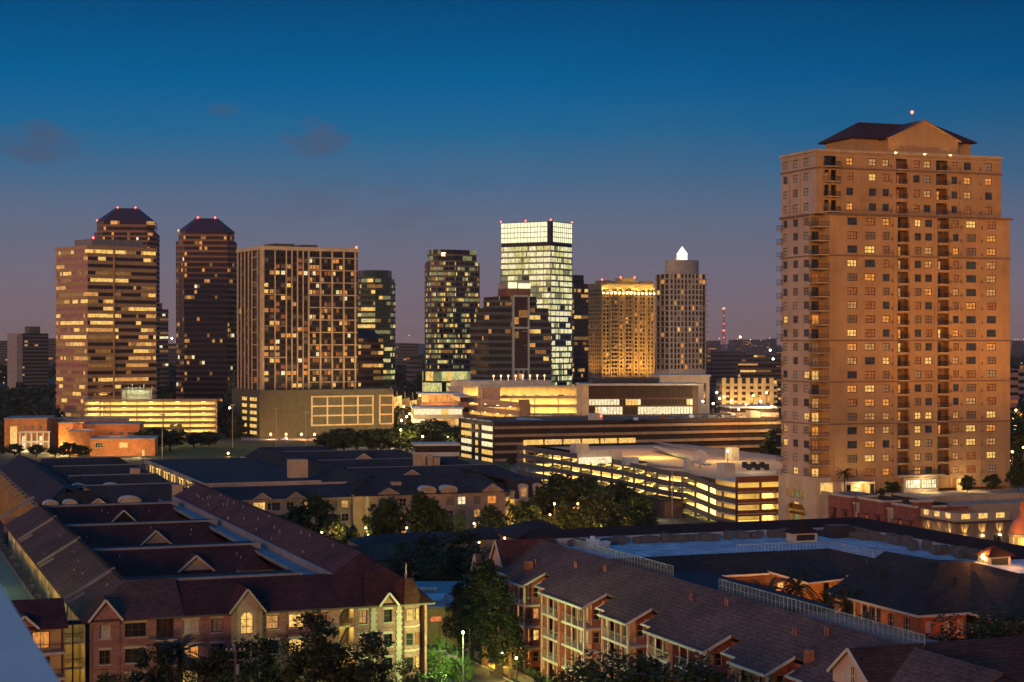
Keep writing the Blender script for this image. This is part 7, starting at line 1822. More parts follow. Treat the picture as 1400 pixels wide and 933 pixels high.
def lantern_turret():
    d = 262; x,y = at(1404,d); o = thing('lantern_turret', 'round yellow lit lantern turret with an orange dome at the right edge', 'turret', (x,y,0), R(10)); n=8
    z0, z1, z2, z3 = 8.0, zat(733,d), zat(703,d), zat(684,d)
    m = MB(); m.lathe((0,0),[(2.75,0),(2.75,z0+3.2),(2.55,z0+3.3)],n,0,R(22.5)); m.build('base', M['stucco_beige'], o)
    m = MB()
    for k in range(n): a = R(22.5)+2*math.pi*k/n; m.tube((2.35*math.cos(a),2.35*math.sin(a),z0+3.2),(2.35*math.cos(a),2.35*math.sin(a),z1),.28,.24,8)
    m.lathe((0,0),[(2.75,z1),(2.9,z1+.35),(2.6,z1+.5)],n,0,R(22.5)); m.build('column', M['stucco_beige'], o)
    m = MB(); m.lathe((0,0),[(2.05,z0+3.2),(2.05,z1)],n,0,R(22.5)); m.build('glazing', lit('lantern_glass', (1,.6,.12), 1.3, .2, .8, lo=.7), o)
    m = MB(); m.lathe((0,0),[(2.65,z1+.5),(2.5,z1+1.3),(2.0,z1+2.1),(1.2,z1+2.8),(1.0,z2)],16); m.build('dome', paint('copper_orange_dome', (.45,.16,.06), .5), o)
    m = MB(); m.lathe((0,0),[(.95,z2),(.95,z2+1.3),(1.1,z2+1.4),(.8,z2+1.9),(.1,z3+.2)],10); m.build('cap', paint_or('cod', lambda: paint('dome_cap', (.4,.13,.05), .5)), o)
    light('POINT',(x-3.4,y-3.5,z1-1),450,(1,.55,.12),.3,grid=False); light('POINT',(x-3.2,y-3,z1+4),260,(1,.35,.08),.3,grid=False)
lantern_turret()

# ---------------------------------------------------------------- low buildings between the big blocks
def low_house(label, p0, p1, d, ytop, yev, wm, rm, dep=12, ang=A, ridge=.5, cat='house', name='low_building'):
    x,y = at(p0,d); k = (p1-CX)/F; c,s = math.cos(ang), math.sin(ang); a = (k*y-x)/(c-k*s); o = thing(name,label,cat,(x,y,0),ang)
    ze, zr = zat(yev,d), zat(ytop,d+dep*.5); m = MB(); m.box(.4,a-.4,.4,dep-.4,0,ze-.05); m.build('wall', wm, o)
    m = MB(); P = [(0,0,ze),(a,0,ze),(a,dep,ze),(0,dep,ze)]; h = min(a*.35,dep*.5); r0, r1 = (h,dep/2,zr),(a-h,dep/2,zr)
    m.slab([P[0],P[1],r1,r0],.15); m.slab([P[3],P[0],r0],.15); m.slab([P[1],P[2],r1],.15); m.slab([P[2],P[3],r0,r1],.15); m.build('roof', rm, o); return o, a, ze
low_house('low grey hip-roofed garden pavilion in front of the beige apartments', 497, 668, 352, 731, 747, M['stucco_tan'], M['roof_slate'], 14)
low_house('dark pyramid-roofed house below the mansard pavilion', 706, 792, 345, 713, 737, M['stucco_tan'], M['roof_dark'], 16)
low_house('small pyramid-roofed house tucked beside the trees below the garage', 640, 712, 352, 722, 738, M['stucco_tan'], M['roof_dark'], 12)
low_house('long low carport roof on the street behind the maroon block', 430, 640, 315, 752, 775, M['stucco_tan'], M['roof_brown'], 10, R(38), name='carport', cat='carport')
def flat_office():
    d = 262; x,y = at(566,d); o = thing('low_building', 'yellow lit low building with flat blue grey roof behind the turret', 'building', (x,y,0), R(4)); L = (652-566)/F*d; ze = zat(832,d)
    W = MB(); wall(W,(0,0),(1,0),L,0,ze,[(2.4,4.2,ze-2.1,ze-1.2)],.2); W.poly([(0,0,0),(0,26,0),(0,26,ze),(0,0,ze)]).poly([(L,0,0),(L,26,0),(L,26,ze),(L,0,ze)]); W.build('wall', paint('mustard_stucco', (.42,.33,.13)), o)
    window(o,(0,0),(1,0),2.4,4.2,ze-2.1,ze-1.2,.18,lit('red_lit', (1,.25,.08), 1.1),M['frame'],2,1,.08)
    m = MB(); m.box(-.4,L+.4,-.5,27,ze,ze+.35); m.build('roof', paint('blue_grey_roof', (.2,.23,.27), .8), o); m = MB(); m.slab([(1,9,ze+.9),(5,9,ze+.9),(4.2,5,ze+.45),(1,5.5,ze+.45)],.2); m.box(0,L*.4,14,14.4,ze+.35,ze+1.2); m.build('roof_ramp', M['membrane'], o)
    light('POINT',(x+5,y-5,4.5),230,(1,.6,.2),.3,grid=False); light('POINT',(x+8.6,y+8,ze+1.6),70,(1,.35,.08),.2,grid=False)
flat_office()
# ---------------------------------------------------------------- ground, roads, lawn
def poly_plane(name, pts, z, mat, kind='structure'):
    m = MB(); m.poly([(x,y,z) for x,y in pts]); o = m.build(name, mat); return tag(o, kind=kind)
poly_plane('ground', [(-16000,-300),(16000,-300),(16000,30000),(-16000,30000)], 0, M['ground'])
def gq(u0,u1,v0,v1): return [GW(u0,v0),GW(u1,v0),GW(u1,v1),GW(u0,v1)]
poly_plane('road', gq(73.5,81,180,520), .01, M['asphalt'])
poly_plane('road', gq(-60,320,352,368), .014, M['asphalt'])
poly_plane('road', gq(172,186,140,700), .018, M['asphalt'])
m = MB()
for u0 in (73.3,81.0): 
    m.box(u0,u0+.25,180,350,0,.13)
k_ = m.build('kerb', M['conc']); k_.rotation_euler[2] = A; tag(k_, kind='structure')
poly_plane('path', gq(82.2,84.6,150,262), .03, paint('path_paving', (.42,.33,.2), .85))
xs = lambda px,d: at(px,d)
poly_plane('lawn', [at(205,690),at(470,690),at(455,790),at(205,790)], .02, paint('sports_lawn', (.06,.08,.012), .95, .3, .08, stain=False))
poly_plane('pavement', [at(330,815),at(560,815),at(560,842),at(330,842)], .03, M['pave'])
poly_plane('pavement', [at(440,600),at(1200,600),at(1300,1100),at(440,1100)], .008, paint('street_field', (.14,.12,.09), .9, .4, .03, stain=False))
# distant low rise of land so that the horizon is not a ruled line
hm = MB(); rr = random.Random(4); n = 90; top = [rr.uniform(34,44)+6*math.sin(i*.37) for i in range(n+1)]
for i in range(n):
    x0, x1 = -4200+8400*i/n, -4200+8400*(i+1)/n
    hm.poly([(x0,8600,0),(x1,8600,0),(x1,9200,top[i+1]),(x0,9200,top[i])]); hm.poly([(x0,9200,top[i]),(x1,9200,top[i+1]),(x1,10500,0),(x0,10500,0)])
tag(hm.build('hills', paint('far_land', (.06,.055,.06), .95, .2, .002, stain=False)), kind='structure')

# ---------------------------------------------------------------- trees
def leaf(m, c, s, r, flat=.6):
    a = Vector((r.gauss(0,1), r.gauss(0,1), r.gauss(0,1)*flat)).normalized(); b = a.cross(Vector((r.gauss(0,1), r.gauss(0,1), r.gauss(0,1)))).normalized()
    a *= s*r.uniform(.7,1.3); b *= s*r.uniform(.35,.6); c = Vector(c)
    m.poly([c-a, c-b*.9, c+a, c+b*.9])
def crown_mesh(name, seed, nb, nl, ls, shape='round'):
    """unit-height crown made of leaf clumps; height 1, base at 0"""
    r = random.Random(seed); m = MB(); T = MB()
    T.tube((0,0,0),(.01,0,.34),.028,.02,7); T.tube((.01,0,.34),(0,.01,.72),.02,.007,6)
    cl = []
    for i in range(nb):
        if shape == 'round':
            th = r.uniform(0,2*math.pi); zz = r.uniform(.26,.93); rad = .36*math.sin(math.pi*min(1,max(.08,(zz-.12)/.92)))**.7*r.uniform(.5,1.08)
            cl.append((rad*math.cos(th), rad*math.sin(th), zz, r.uniform(.07,.135)))
        elif shape == 'tall':
            th = r.uniform(0,2*math.pi); zz = r.uniform(.12,.97); rad = .24*(1-((zz-.35)/.72)**2)**.5*r.uniform(.3,1.05) if abs((zz-.35)/.72) < 1 else .02
            cl.append((rad*math.cos(th), rad*math.sin(th), zz, r.uniform(.05,.09)))
        else:                                              # pine: whorls of drooping boughs
            th = r.uniform(0,2*math.pi); zz = r.uniform(.22,.98); rad = .24*(1.03-zz)**.75*r.uniform(.25,1.1)
            cl.append((rad*math.cos(th), rad*math.sin(th), zz-.12*rad, r.uniform(.03,.062)))
    for x,y,zz,rr in cl:
        if r.random() < .35: T.tube((0,0,max(.2,zz-.16)),(x*.9,y*.9,zz),.008,.002,4,cap=False)
        for j in range(nl):
            v = Vector((r.gauss(0,1),r.gauss(0,1),r.gauss(0,.75))).normalized()*rr*r.uniform(.45,1.15)
            leaf(m, (x+v.x, y+v.y, zz+v.z), ls*r.uniform(.7,1.3), r)
    def mk(mb, nm, mat):
        me = bpy.data.meshes.new(nm); me.from_pydata(mb.v, [], mb.f); me.materials.append(mat); me.update(); return me
    return mk(m, name+'_crown', M['leaf']), mk(T, name+'_trunk', M['bark'])
CR = {'round': [crown_mesh('round', s, 46, 62, .022) for s in (1,2,3)], 'dark': [crown_mesh('dark', s, 52, 58, .024, 'tall') for s in (4,5)], 'pine': [crown_mesh('pine', s, 120, 30, .019, 'pine') for s in (6,7)]}
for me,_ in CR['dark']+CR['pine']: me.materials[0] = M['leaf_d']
_litmesh = []
for me,t_ in CR['round'][:2]: c = me.copy(); c.materials[0] = M['leaf_lit']; _litmesh.append((c,t_))  # copies whose leaf colour carries the lamplight
CR['light'] = _litmesh
CR['far'] = [crown_mesh('far', s, 44, 52, .05) for s in (11,12,13)]
for me,_ in CR['far']: me.materials[0] = M['leaf_m']
def palm_mesh(seed):
    r = random.Random(seed); T = MB(); m = MB(); T.tube((0,0,0),(.01,0,.72),.022,.018,8)
    for i in range(34):
        th = r.uniform(0,2*math.pi); el = r.uniform(-.5,1.2); L = r.uniform(.24,.33); p = Vector((0.01,0,.72)); d = Vector((math.cos(th)*math.cos(el), math.sin(th)*math.cos(el), math.sin(el)))
        side = d.cross(Vector((0,0,1))).normalized(); pts = [p]
        for k in range(6): d = (d+Vector((0,0,-.22))).normalized(); p = p+d*L/6; pts.append(p)
        for k in range(6):
            w = .05*math.sin(math.pi*(k+.8)/7)
            for s in (-1,1):
                for q in (0,.5):
                    b = pts[k].lerp(pts[k+1],q); m.poly([b, b+(pts[k+1]-pts[k])*.55, b+side*s*w+(pts[k+1]-pts[k])*1.1+Vector((0,0,-.015))])
    def mk(mb, nm, mat): me = bpy.data.meshes.new(nm); me.from_pydata([tuple(v) for v in mb.v], [], mb.f); me.materials.append(mat); me.update(); return me
    return mk(m,'palm_crown',M['palm']), mk(T,'palm_trunk',M['bark'])
CR['palm'] = [palm_mesh(1), palm_mesh(2)]
NAMES = {'round':'broadleaf_tree','dark':'dark_tree','pine':'pine_tree','light':'broadleaf_tree','palm':'palm_tree'}
def tree(kind, px, d, ytop, label, group=None, z0=0, wide=1.0, seed=0, grid=None):
    x,y = at(px,d); h = zat(ytop,d)-z0
    mk = 'far' if d > 340 and kind in ('round','dark') else kind
    cm, tm = CR[mk][seed % len(CR[mk])]
    o = thing(NAMES[kind], label, 'tree' if kind != 'palm' else 'palm tree', (x,y,z0), rng.uniform(0,6.28), group)
    o.scale = (h*wide, h*wide, h)
    for nm, me in (('crown',cm),('trunk',tm)): c = bpy.data.objects.new(nm, me); col.objects.link(c); c.parent = o
    return o
i = 0
def T(*a, **k): 
    global i; i += 1; return tree(*a, seed=i, **k)
# bottom foreground
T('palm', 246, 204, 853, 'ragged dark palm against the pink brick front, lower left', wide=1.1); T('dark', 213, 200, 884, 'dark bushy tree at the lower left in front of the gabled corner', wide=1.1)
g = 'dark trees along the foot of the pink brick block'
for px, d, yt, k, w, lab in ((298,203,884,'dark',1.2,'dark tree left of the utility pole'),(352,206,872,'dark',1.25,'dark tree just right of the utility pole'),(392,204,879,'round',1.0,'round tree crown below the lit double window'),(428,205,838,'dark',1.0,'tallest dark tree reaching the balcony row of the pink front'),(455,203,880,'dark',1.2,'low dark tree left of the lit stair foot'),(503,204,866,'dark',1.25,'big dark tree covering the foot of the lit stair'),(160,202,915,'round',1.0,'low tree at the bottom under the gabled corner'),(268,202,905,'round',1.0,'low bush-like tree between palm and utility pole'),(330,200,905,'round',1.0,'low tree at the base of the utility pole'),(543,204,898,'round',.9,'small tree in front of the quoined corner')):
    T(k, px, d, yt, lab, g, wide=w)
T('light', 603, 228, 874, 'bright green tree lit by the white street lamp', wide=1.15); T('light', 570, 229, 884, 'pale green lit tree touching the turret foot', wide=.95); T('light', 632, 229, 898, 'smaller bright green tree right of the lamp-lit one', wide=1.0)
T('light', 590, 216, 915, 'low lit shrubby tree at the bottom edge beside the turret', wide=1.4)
for px, d, yt, lab in ((663,246,764,'tallest dark pine beside the lit path'),(645,252,790,'dark pine left of the tallest one'),(681,238,786,'dark pine touching the brick balconies'),(697,236,838,'short dark pine at the corner of the brick balconies'),(628,262,796,'thin pine over the flat blue grey roof')): T('pine', px, d, yt, lab, 'pines beside the lit path', wide=1.35)
for px, d, yt, k, lab in ((790,176,902,'round','dark round tree at the bottom below the middle balconies'),(850,178,896,'round','broad dark tree at the bottom below the third bay'),(885,172,903,'dark','dark tree at the bottom below the yellow lit balcony'),(925,168,905,'round','olive tree at the bottom right of the yellow lit balcony'),(965,160,912,'dark','dark tree at the bottom below the fourth roof corner'),(1000,158,917,'round','low tree at the bottom under the small eave'),(820,180,915,'round','low round shrub tree at the bottom centre')): T(k, px, d, yt, lab, 'trees at the foot of the brick balconies', wide=1.15)
# belt behind the pavilion and around the lit garden
for j,(px,d,yt,k,lab) in enumerate(((560,325,740,'round','leftmost dark tree of the belt behind the flat blue roof'),(585,318,733,'dark','second dark tree of the belt behind the flat blue roof'),(612,322,729,'round','third dark tree of the belt, near the pavilion'),(640,318,727,'dark','fourth dark tree of the belt, the highest'),(662,312,741,'round','fifth dark tree of the belt by the brick gable'),(598,300,756,'round','dark tree low in the belt behind the flat blue roof'),(628,296,758,'dark','dark tree low in the belt above the pines'),(655,290,766,'round','dark tree low in the belt beside the brick gable'),(545,335,742,'light','faintly lit tree at the left end of the belt'),(520,330,752,'round','dark tree by the carport end'))):
    T(k, px, d, yt, lab, 'dark tree belt between the blocks', wide=1.3)
for px,d,yt,k,lab in ((432,385,676,'dark','large dark tree in front of the three-storey beige front'),(408,384,692,'round','round tree left of the large dark one before the beige front'),(386,383,700,'round','small tree below the lit arch of the beige front'),(455,380,706,'round','low tree right of the large dark one'),(529,379,680,'dark','dark tree in front of the brick pediment'),(512,378,700,'round','round tree before the dark glazed bay'),(580,378,675,'round','olive tree before the first arched head'),(598,376,694,'round','low tree before the first arched head'),(625,377,700,'light','yellowish tree low between lit windows'),(672,378,692,'round','dark tree covering the foot of the lit stair slot'),(720,379,683,'dark','dark tree before the mansard pavilion'),(478,378,716,'round','low bush tree beside the yellow wall')):
    T(k, px, d, yt, lab, 'trees in front of the beige apartments', wide=.78)
for j,(px,d,yt,k) in enumerate(((770,430,650,'round'),(800,436,650,'round'),(825,430,660,'light'),(752,400,668,'dark'),(782,410,662,'round'),(815,402,665,'round'),(848,415,660,'round'),(870,405,676,'dark'),(840,392,684,'round'),(808,385,690,'round'),(775,388,686,'dark'),(750,384,700,'round'),(862,386,700,'round'),(884,392,706,'round'),(828,378,704,'dark'))):
    T(k, px, d, yt, ['high','wide','yellow-lit','dark','dense','broad','leaning','slim dark','low','low broad','dark low','small','small right-hand','last right-hand','front dark'][j]+' tree in the grove before the ramped garage', 'grove in front of the ramped garage', wide=.98)
for j,(px,d,yt,k) in enumerate(((456,725,589,'round'),(470,728,586,'dark'),(487,722,584,'round'),(505,726,588,'round'),(524,722,586,'dark'),(543,728,590,'round'),(572,712,580,'round'),(590,708,574,'dark'),(606,714,579,'round'),(556,715,584,'round'),(600,690,592,'round'),(447,720,594,'round'))):
    T(k, px, d, yt, ['leftmost','tall dark','wide','middle','second dark','lit-side','round','highest round','right round','half-hidden','near low','small left'][j]+' tree of the dark row below the olive podium', 'dark trees below the olive podium', wide=1.9)
for j,(px,d,yt,k,z0) in enumerate(((20,700,607,'round',0),(50,697,608,'round',0),(76,694,610,'round',0),(95,690,606,'dark',0),(112,688,609,'round',0),(-4,694,608,'dark',0),(200,735,588,'round',0),(215,735,585,'round',0),(232,738,587,'round',0),(265,760,592,'round',0),(285,760,590,'dark',0))):
    T(k, px, d, yt, ['first dark','second round','third round','tallest dark','last','edge'][j]+' tree before the orange school' if j < 6 else ['left','middle','right','small left','small right'][j-6]+' tree before the seven-deck garage', 'trees around the orange school', wide=1.9)
for px,d,yt,lab in ((1340,352,0,''),): pass
# roof garden plants on the podium of the large tower
def deck_plant(kind, px, v, ytop, label, wide=1.2):
    u = upx(px, v); x,y = GW(u,v); d = y; h = zat(ytop,d)-11.4; o = tree(kind, px, d, ytop, label, 'roof garden plants of the large tower', z0=11.4, wide=wide, seed=int(px)); o.location = (x,y,11.4); return o
deck_plant('palm',1155,333,634,'roof garden palm before the large tower, left',1.0); deck_plant('round',1220,334,657,'round roof garden tree beside the lit lounge'); deck_plant('round',1323,336,651,'round roof garden tree near the lit door'); deck_plant('round',1356,336,649,'second round roof garden tree near the tower corner'); deck_plant('dark',1392,336,640,'dark roof garden tree past the tower corner'); deck_plant('round',1206,333,668,'small shrub left of the round roof garden tree')
# palms in the orange courtyard
for px,d,yt,lab in ((1090,232,753,'tallest palm in the orange courtyard'),(1048,236,777,'left palm in the orange courtyard'),(1130,226,782,'middle palm in the orange courtyard'),(1158,228,784,'right palm in the orange courtyard'),(1165,217,822,'low palm by the railing'),(1182,214,826,'low palm right of the other by the railing'),(1135,222,817,'small palm left by the railing')): T('palm', px, d, yt, lab, 'palms in the orange courtyard', wide=.62)
for px,d,yt,lab in ((1322,208,835,'leafy tree beside the dark porch'),(1388,206,838,'dark tree at the right edge beside the porch posts'),(1228,208,868,'shrub under the lit cream balcony')): T('round', px, d, yt, lab, 'trees in the lower courtyard', wide=1.2)
for px,d,yt,k,lab in ((1390,520,585,'round','dark tree at the right edge behind the podium'),(1398,700,560,'round','far dark tree at the right edge'),(1386,640,566,'dark','slim far dark tree right of the tower'),(700,640,625,'round','tree at the lit left end of the dark garage'),(690,600,632,'light','lit tree below the dark garage corner'),(727,560,656,'round','tree below the ramped garage far end'),(960,422,716,'round','small tree at the foot of the ramped garage'),(985,424,712,'round','small tree by the white kiosk roof'),(1160,1,0,'x',''),):
    if k != 'x': T(k, px, d, yt, lab, wide=1.3)
# far woods: one leafy mass
def woods(name, rects, seed, n, ls):
    r = random.Random(seed); m = MB()
    for (px0,px1,d0,d1,h) in rects:
        for _ in range(n):
            d = r.uniform(d0,d1); px = r.uniform(px0,px1); x,y = at(px,d); rad = h*r.uniform(.35,.6); hh = h*r.uniform(.65,1.15)
            for j in range(46):
                v = Vector((r.gauss(0,1),r.gauss(0,1),abs(r.gauss(0,1)))).normalized(); leaf(m,(x+v.x*rad,y+v.y*rad,v.z*hh*.95+.05*hh),ls,r)
            m.lathe((x,y),[(rad*.5,0),(rad*.85,hh*.35),(rad*.6,hh*.7),(rad*.15,hh*.88)],6)
    return tag(m.build(name, M['leaf_d']), kind='stuff')
woods('woods', [(-30,90,860,1400,13),(-30,60,780,860,12),(212,330,830,1500,13),(545,575,900,1600,12),(1380,1430,560,1700,12),(1060,1070,600,900,10)], 3, 85, 2.2)
woods('woods', [(-60,80,1500,5200,14),(200,245,1500,5000,14),(540,580,1700,5200,14),(900,1070,2400,6500,16),(1370,1460,1800,6000,15)], 5, 110, 5.5)
woods('woods', [(1000,1060,880,1240,11),(940,1000,900,1300,10)], 8, 40, 2)

# ---------------------------------------------------------------- lamps, poles and cars
def street_lamp(px, d, ylamp, label, kind='lamp_w', energy=300, colr=(1,.9,.65), group='street lamps', arm=0, z0=0):
    x,y = at(px,d); zl = zat(ylamp,d); o = thing('street_lamp', label, 'street lamp', (x,y,z0), A, group)
    h = zl-z0; s = max(.16, d/2400*1.25)  # head swells with distance to stand for the lamp's glare
    m = MB(); m.tube((arm,0,0),(arm,0,h-s*.4),.11,.06,7); 
    if arm: m.bar((arm,0,h-.3),(0,0,h),.08)
    m.build('pole', M['metal_dark'], o)
    m = MB(); m.lathe((0,0),[(s*.4,h-s),(s,h-s*.3),(s,h+s*.3),(s*.4,h+s)],8); m.build('lamp_head', M[kind], o)
    if energy: light('POINT',(x+.6,y-2.4,zl-s-.8),energy,colr,.25,grid=False)
street_lamp(633,221,865,'bright white street lamp above the lamp-lit green tree','lamp_w',12000,(.8,1,.3))
street_lamp(758,380,689,'orange street lamp glowing in the grove','lamp_o',2200,(1,.4,.08)); street_lamp(752,360,704,'second orange street lamp low beside the mansard pavilion','lamp_o',1500,(1,.45,.1)); street_lamp(790,392,689,'orange street lamp among the grove trees','lamp_o',2600,(1,.36,.07))
street_lamp(703,350,730,'bright lamp glowing between the pyramid-roofed houses','lamp_y',500,(1,.7,.25))
street_lamp(1049,415,694,'orange street lamp beside the red end of the ramped garage','lamp_o',1500,(1,.4,.1))
for j,px in enumerate((370,391,412,430)): street_lamp(px,826,594,['leftmost','second','third','rightmost'][j]+' of the four orange lamps before the olive podium','lamp_o',3200,(1,.45,.12),'row of orange lamps before the podium')
street_lamp(312,700,620,'small amber lamp on the sports lawn','lamp_o',500,(1,.5,.15)); street_lamp(961,690,549,'star-bright lamp beyond the dark garage roof','lamp_w',5200,(1,.8,.4)); street_lamp(980,735,537,'tall white lamp post right of the star-bright lamp','lamp_w',1500,(1,.85,.5)); street_lamp(984,738,545,'lower white lamp on the same corner as the tall post','lamp_w',1500,(1,.85,.5))
street_lamp(826,640,560,'small white lamp on the roof line left of the office','lamp_w',900,(1,.8,.5)); street_lamp(578,620,597,'white globe lamp above the round dark trees','lamp_w',1500,(1,.85,.5)); street_lamp(995,450,617,'white lamp on the ramped garage stair box','lamp_w',0,z0=11); street_lamp(1170,352,670,'small lamp on the podium mast right of the restaurant','lamp_y',60,z0=11.4)
street_lamp(574,790,541,'orange lamp above the trees left of the shop building','lamp_o',5000,(1,.4,.1)); street_lamp(314,905,558,'pale lamp in the gap right of the seven-deck garage','lamp_w',1800,(1,.8,.5)); street_lamp(319,880,580,'orange lamp in the gap right of the seven-deck garage','lamp_o',3500,(1,.35,.08)); street_lamp(325,870,590,'low orange lamp at the podium corner','lamp_o',2500,(1,.35,.08))
street_lamp(1388,560,587,'orange street lamp behind the tower at the right edge','lamp_o',3500,(1,.4,.1)); street_lamp(1398,600,602,'second orange street lamp behind the tower at the right edge','lamp_o',2500,(1,.4,.1))
street_lamp(686,236,893,'thin dark path lamp with warm glow beside the lit path','lamp_y',800,(1,.6,.12)); street_lamp(665,246,886,'thin path lamp between the pine trunks','lamp_y',800,(1,.6,.12)); street_lamp(706,222,900,'pale lantern on a black post before the brick balconies','lamp_y',60,(1,.6,.2))
street_lamp(235,1700,463,'very bright far lamp in the gap right of the pink tower','lamp_w',0,group='far bright lamps'); street_lamp(1053,1500,479,'bright far lamp left of the large tower','lamp_w',0,group='far bright lamps'); street_lamp(1057,1300,491,'tall bright far lamp just left of the large tower','lamp_w',0,group='far bright lamps'); street_lamp(1012,5000,461,'reddish far lamp right of the radio mast','lamp_o',0,group='far bright lamps')
rr = random.Random(31)
words = ['first','second','third','fourth','fifth','sixth','seventh','eighth','ninth','tenth','eleventh','twelfth']
for j,(px,d,py) in enumerate(((552,900,556),(560,840,566),(549,760,575),(590,860,553),(556,800,570),(640,700,592),(553,950,548),(612,690,598),(566,880,560),(600,800,566),(548,700,588),(562,730,580))):
    street_lamp(px,d,py,words[j]+' lamp of the lit shopping street between podium and garages',['lamp_o','lamp_y','lamp_w'][j%3],[14000,12000,9000][j%3],[(1,.4,.1),(1,.7,.25),(1,.85,.5)][j%3],'lamps along the shopping street')
for j,(px,d,py) in enumerate(((975,760,552),(1000,740,548),(1020,720,553),(1040,760,549),(1055,700,556),(990,820,543),(966,880,540),(1030,830,541),(1010,690,560),(1048,900,537))):
    street_lamp(px,d,py,words[j]+' lamp of the bright lot left of the large tower',['lamp_w','lamp_y','lamp_o'][j%3],9000,[(1,.85,.5),(1,.7,.25),(1,.4,.1)][j%3],'lamps of the lot behind the dark garage')
for j,(px,d,py) in enumerate(((1386,640,572),(1395,560,596),(1389,700,561),(1399,500,612),(1384,480,618))):
    street_lamp(px,d,py,words[j]+' lamp on the avenue right of the large tower','lamp_o',2600,(1,.4,.1),'lamps on the avenue at the right edge')
for j,(px,d,py) in enumerate(((648,372,716),(556,372,722),(500,378,722),(440,378,728),(735,372,722),(462,380,716))):
    street_lamp(px,d,py,words[j]+' garden lamp at the foot of the beige apartments','lamp_y',650,(1,.62,.18),'garden lamps before the beige apartments')
for j,(px,d,py) in enumerate(((655,332,742),(690,338,736),(560,345,745))):
    street_lamp(px,d,py,words[j]+' amber lamp half hidden in the dark tree belt','lamp_o',500,(1,.45,.12),'amber lamps in the tree belt')
for j,(px,d) in enumerate(((786,372),(815,376),(845,380),(740,372),(770,420),(868,396))):
    x,y = at(px,d); light('POINT',(x,y,4),2600,[(1,.5,.14),(1,.75,.25)][j%2],.4,grid=False)
rr = random.Random(77); places = [(0,76,466,560),(0,12,500,560),(214,240,462,560),(545,574,455,560),(965,1060,462,500),(965,1060,462,474),(1381,1400,460,500),(1381,1400,560,640),(545,640,545,600),(985,1060,545,566)]
FL = bpy.data.meshes.new('far_lamp'); _m = MB(); _m.lathe((0,0),[(.4,-1),(1,0),(.4,1)],6); FL.from_pydata(_m.v,[],_m.f); FL.materials.append(M['far_lamp'])
FL2 = FL.copy(); FL2.materials[0] = lampm('far_lamp_white', (1,.85,.65), 5)
FL3 = FL.copy(); FL3.materials[0] = lampm('far_lamp_orange', (1,.4,.12), 5)
for j in range(150):
    a = places[j % len(places)]; px = rr.uniform(a[0],a[1]); py = rr.uniform(a[2],a[3])
    z0 = rr.uniform(5,11); d = min(7500, F*(H-z0)/(py-HY)) if py > HY+5 else rr.uniform(4500,7500)
    x,y = at(px,d); o = bpy.data.objects.new('far_lamp', rr.choice([FL,FL2,FL3])); col.objects.link(o); s = d/2400*rr.uniform(.22,.5); o.location = (x,y,max(zat(py,d),s)); o.scale = (s,s,s)
    tag(o, 'tiny distant city lamp among the dark trees and low blocks', 'lamp', 'tiny distant city lamps')
for px,d,yt,lab in ((378,700,560,'tall pale floodlight pole on the sports lawn'),(418,705,565,'thin grey floodlight pole right of the pale one'),(222,690,568,'tall grey floodlight pole before the seven-deck garage'),(318,760,555,'grey floodlight pole in the gap left of the podium'),(919,420,642,'pale steel pole in front of the ramped garage'),(642,236,860,'thin dark pole in front of the flat roof building'),(610,250,815,'thin dark pole left of the pines')):
    x,y = at(px,d); z = zat(yt,d); o = thing('light_pole', lab, 'pole', (x,y,0), 0, 'tall poles'); m = MB(); m.tube((0,0,0),(0,0,z),.22 if d > 300 else .07,.12 if d > 300 else .05,7); m.build('pole', M['conc'] if 'pale' in lab else M['metal_grey'] if d > 300 else M['metal_dark'], o)
    if d > 500: m = MB(); m.box(-1.1,1.1,-.3,.3,z,z+.5); m.build('lamp_bar', M['metal_grey'], o)
# utility pole with wires, lower left
x,y = at(322,196); z = zat(880,196); o = thing('utility_pole', 'wooden utility pole with cross-arms and wire before the pink front', 'utility pole', (x,y,0), 0)
m = MB(); m.tube((0,0,0),(0,0,z),.17,.12,8); m.build('pole', M['bark'], o); m = MB(); m.box(-1.1,1.1,-.07,.07,z-.9,z-.75); m.box(-.8,.8,-.07,.07,z-1.9,z-1.78); m.build('cross_arm', M['bark'], o)
for k in (-1,-.5,.5,1): m = MB(); m.lathe((k,0),[(.05,z-.75),(.09,z-.65),(.04,z-.5)],6); m.build('insulator', M['trim'], o)
m = MB(); m.lathe((.3,-.15),[(.2,z-3.4),(.22,z-2.9),(.2,z-2.3)],8); m.build('transformer', M['metal_grey'], o)
m = MB(); p = Vector((1,0,z-.6)); q = Vector((13,1,z-1.4))
for k in range(10): a,b = k/10,(k+1)/10; m.bar(p.lerp(q,a)-Vector((0,0,2.2*a*(1-a))), p.lerp(q,b)-Vector((0,0,2.2*b*(1-b))), .035)
m.build('wire', M['metal_dark'], o)

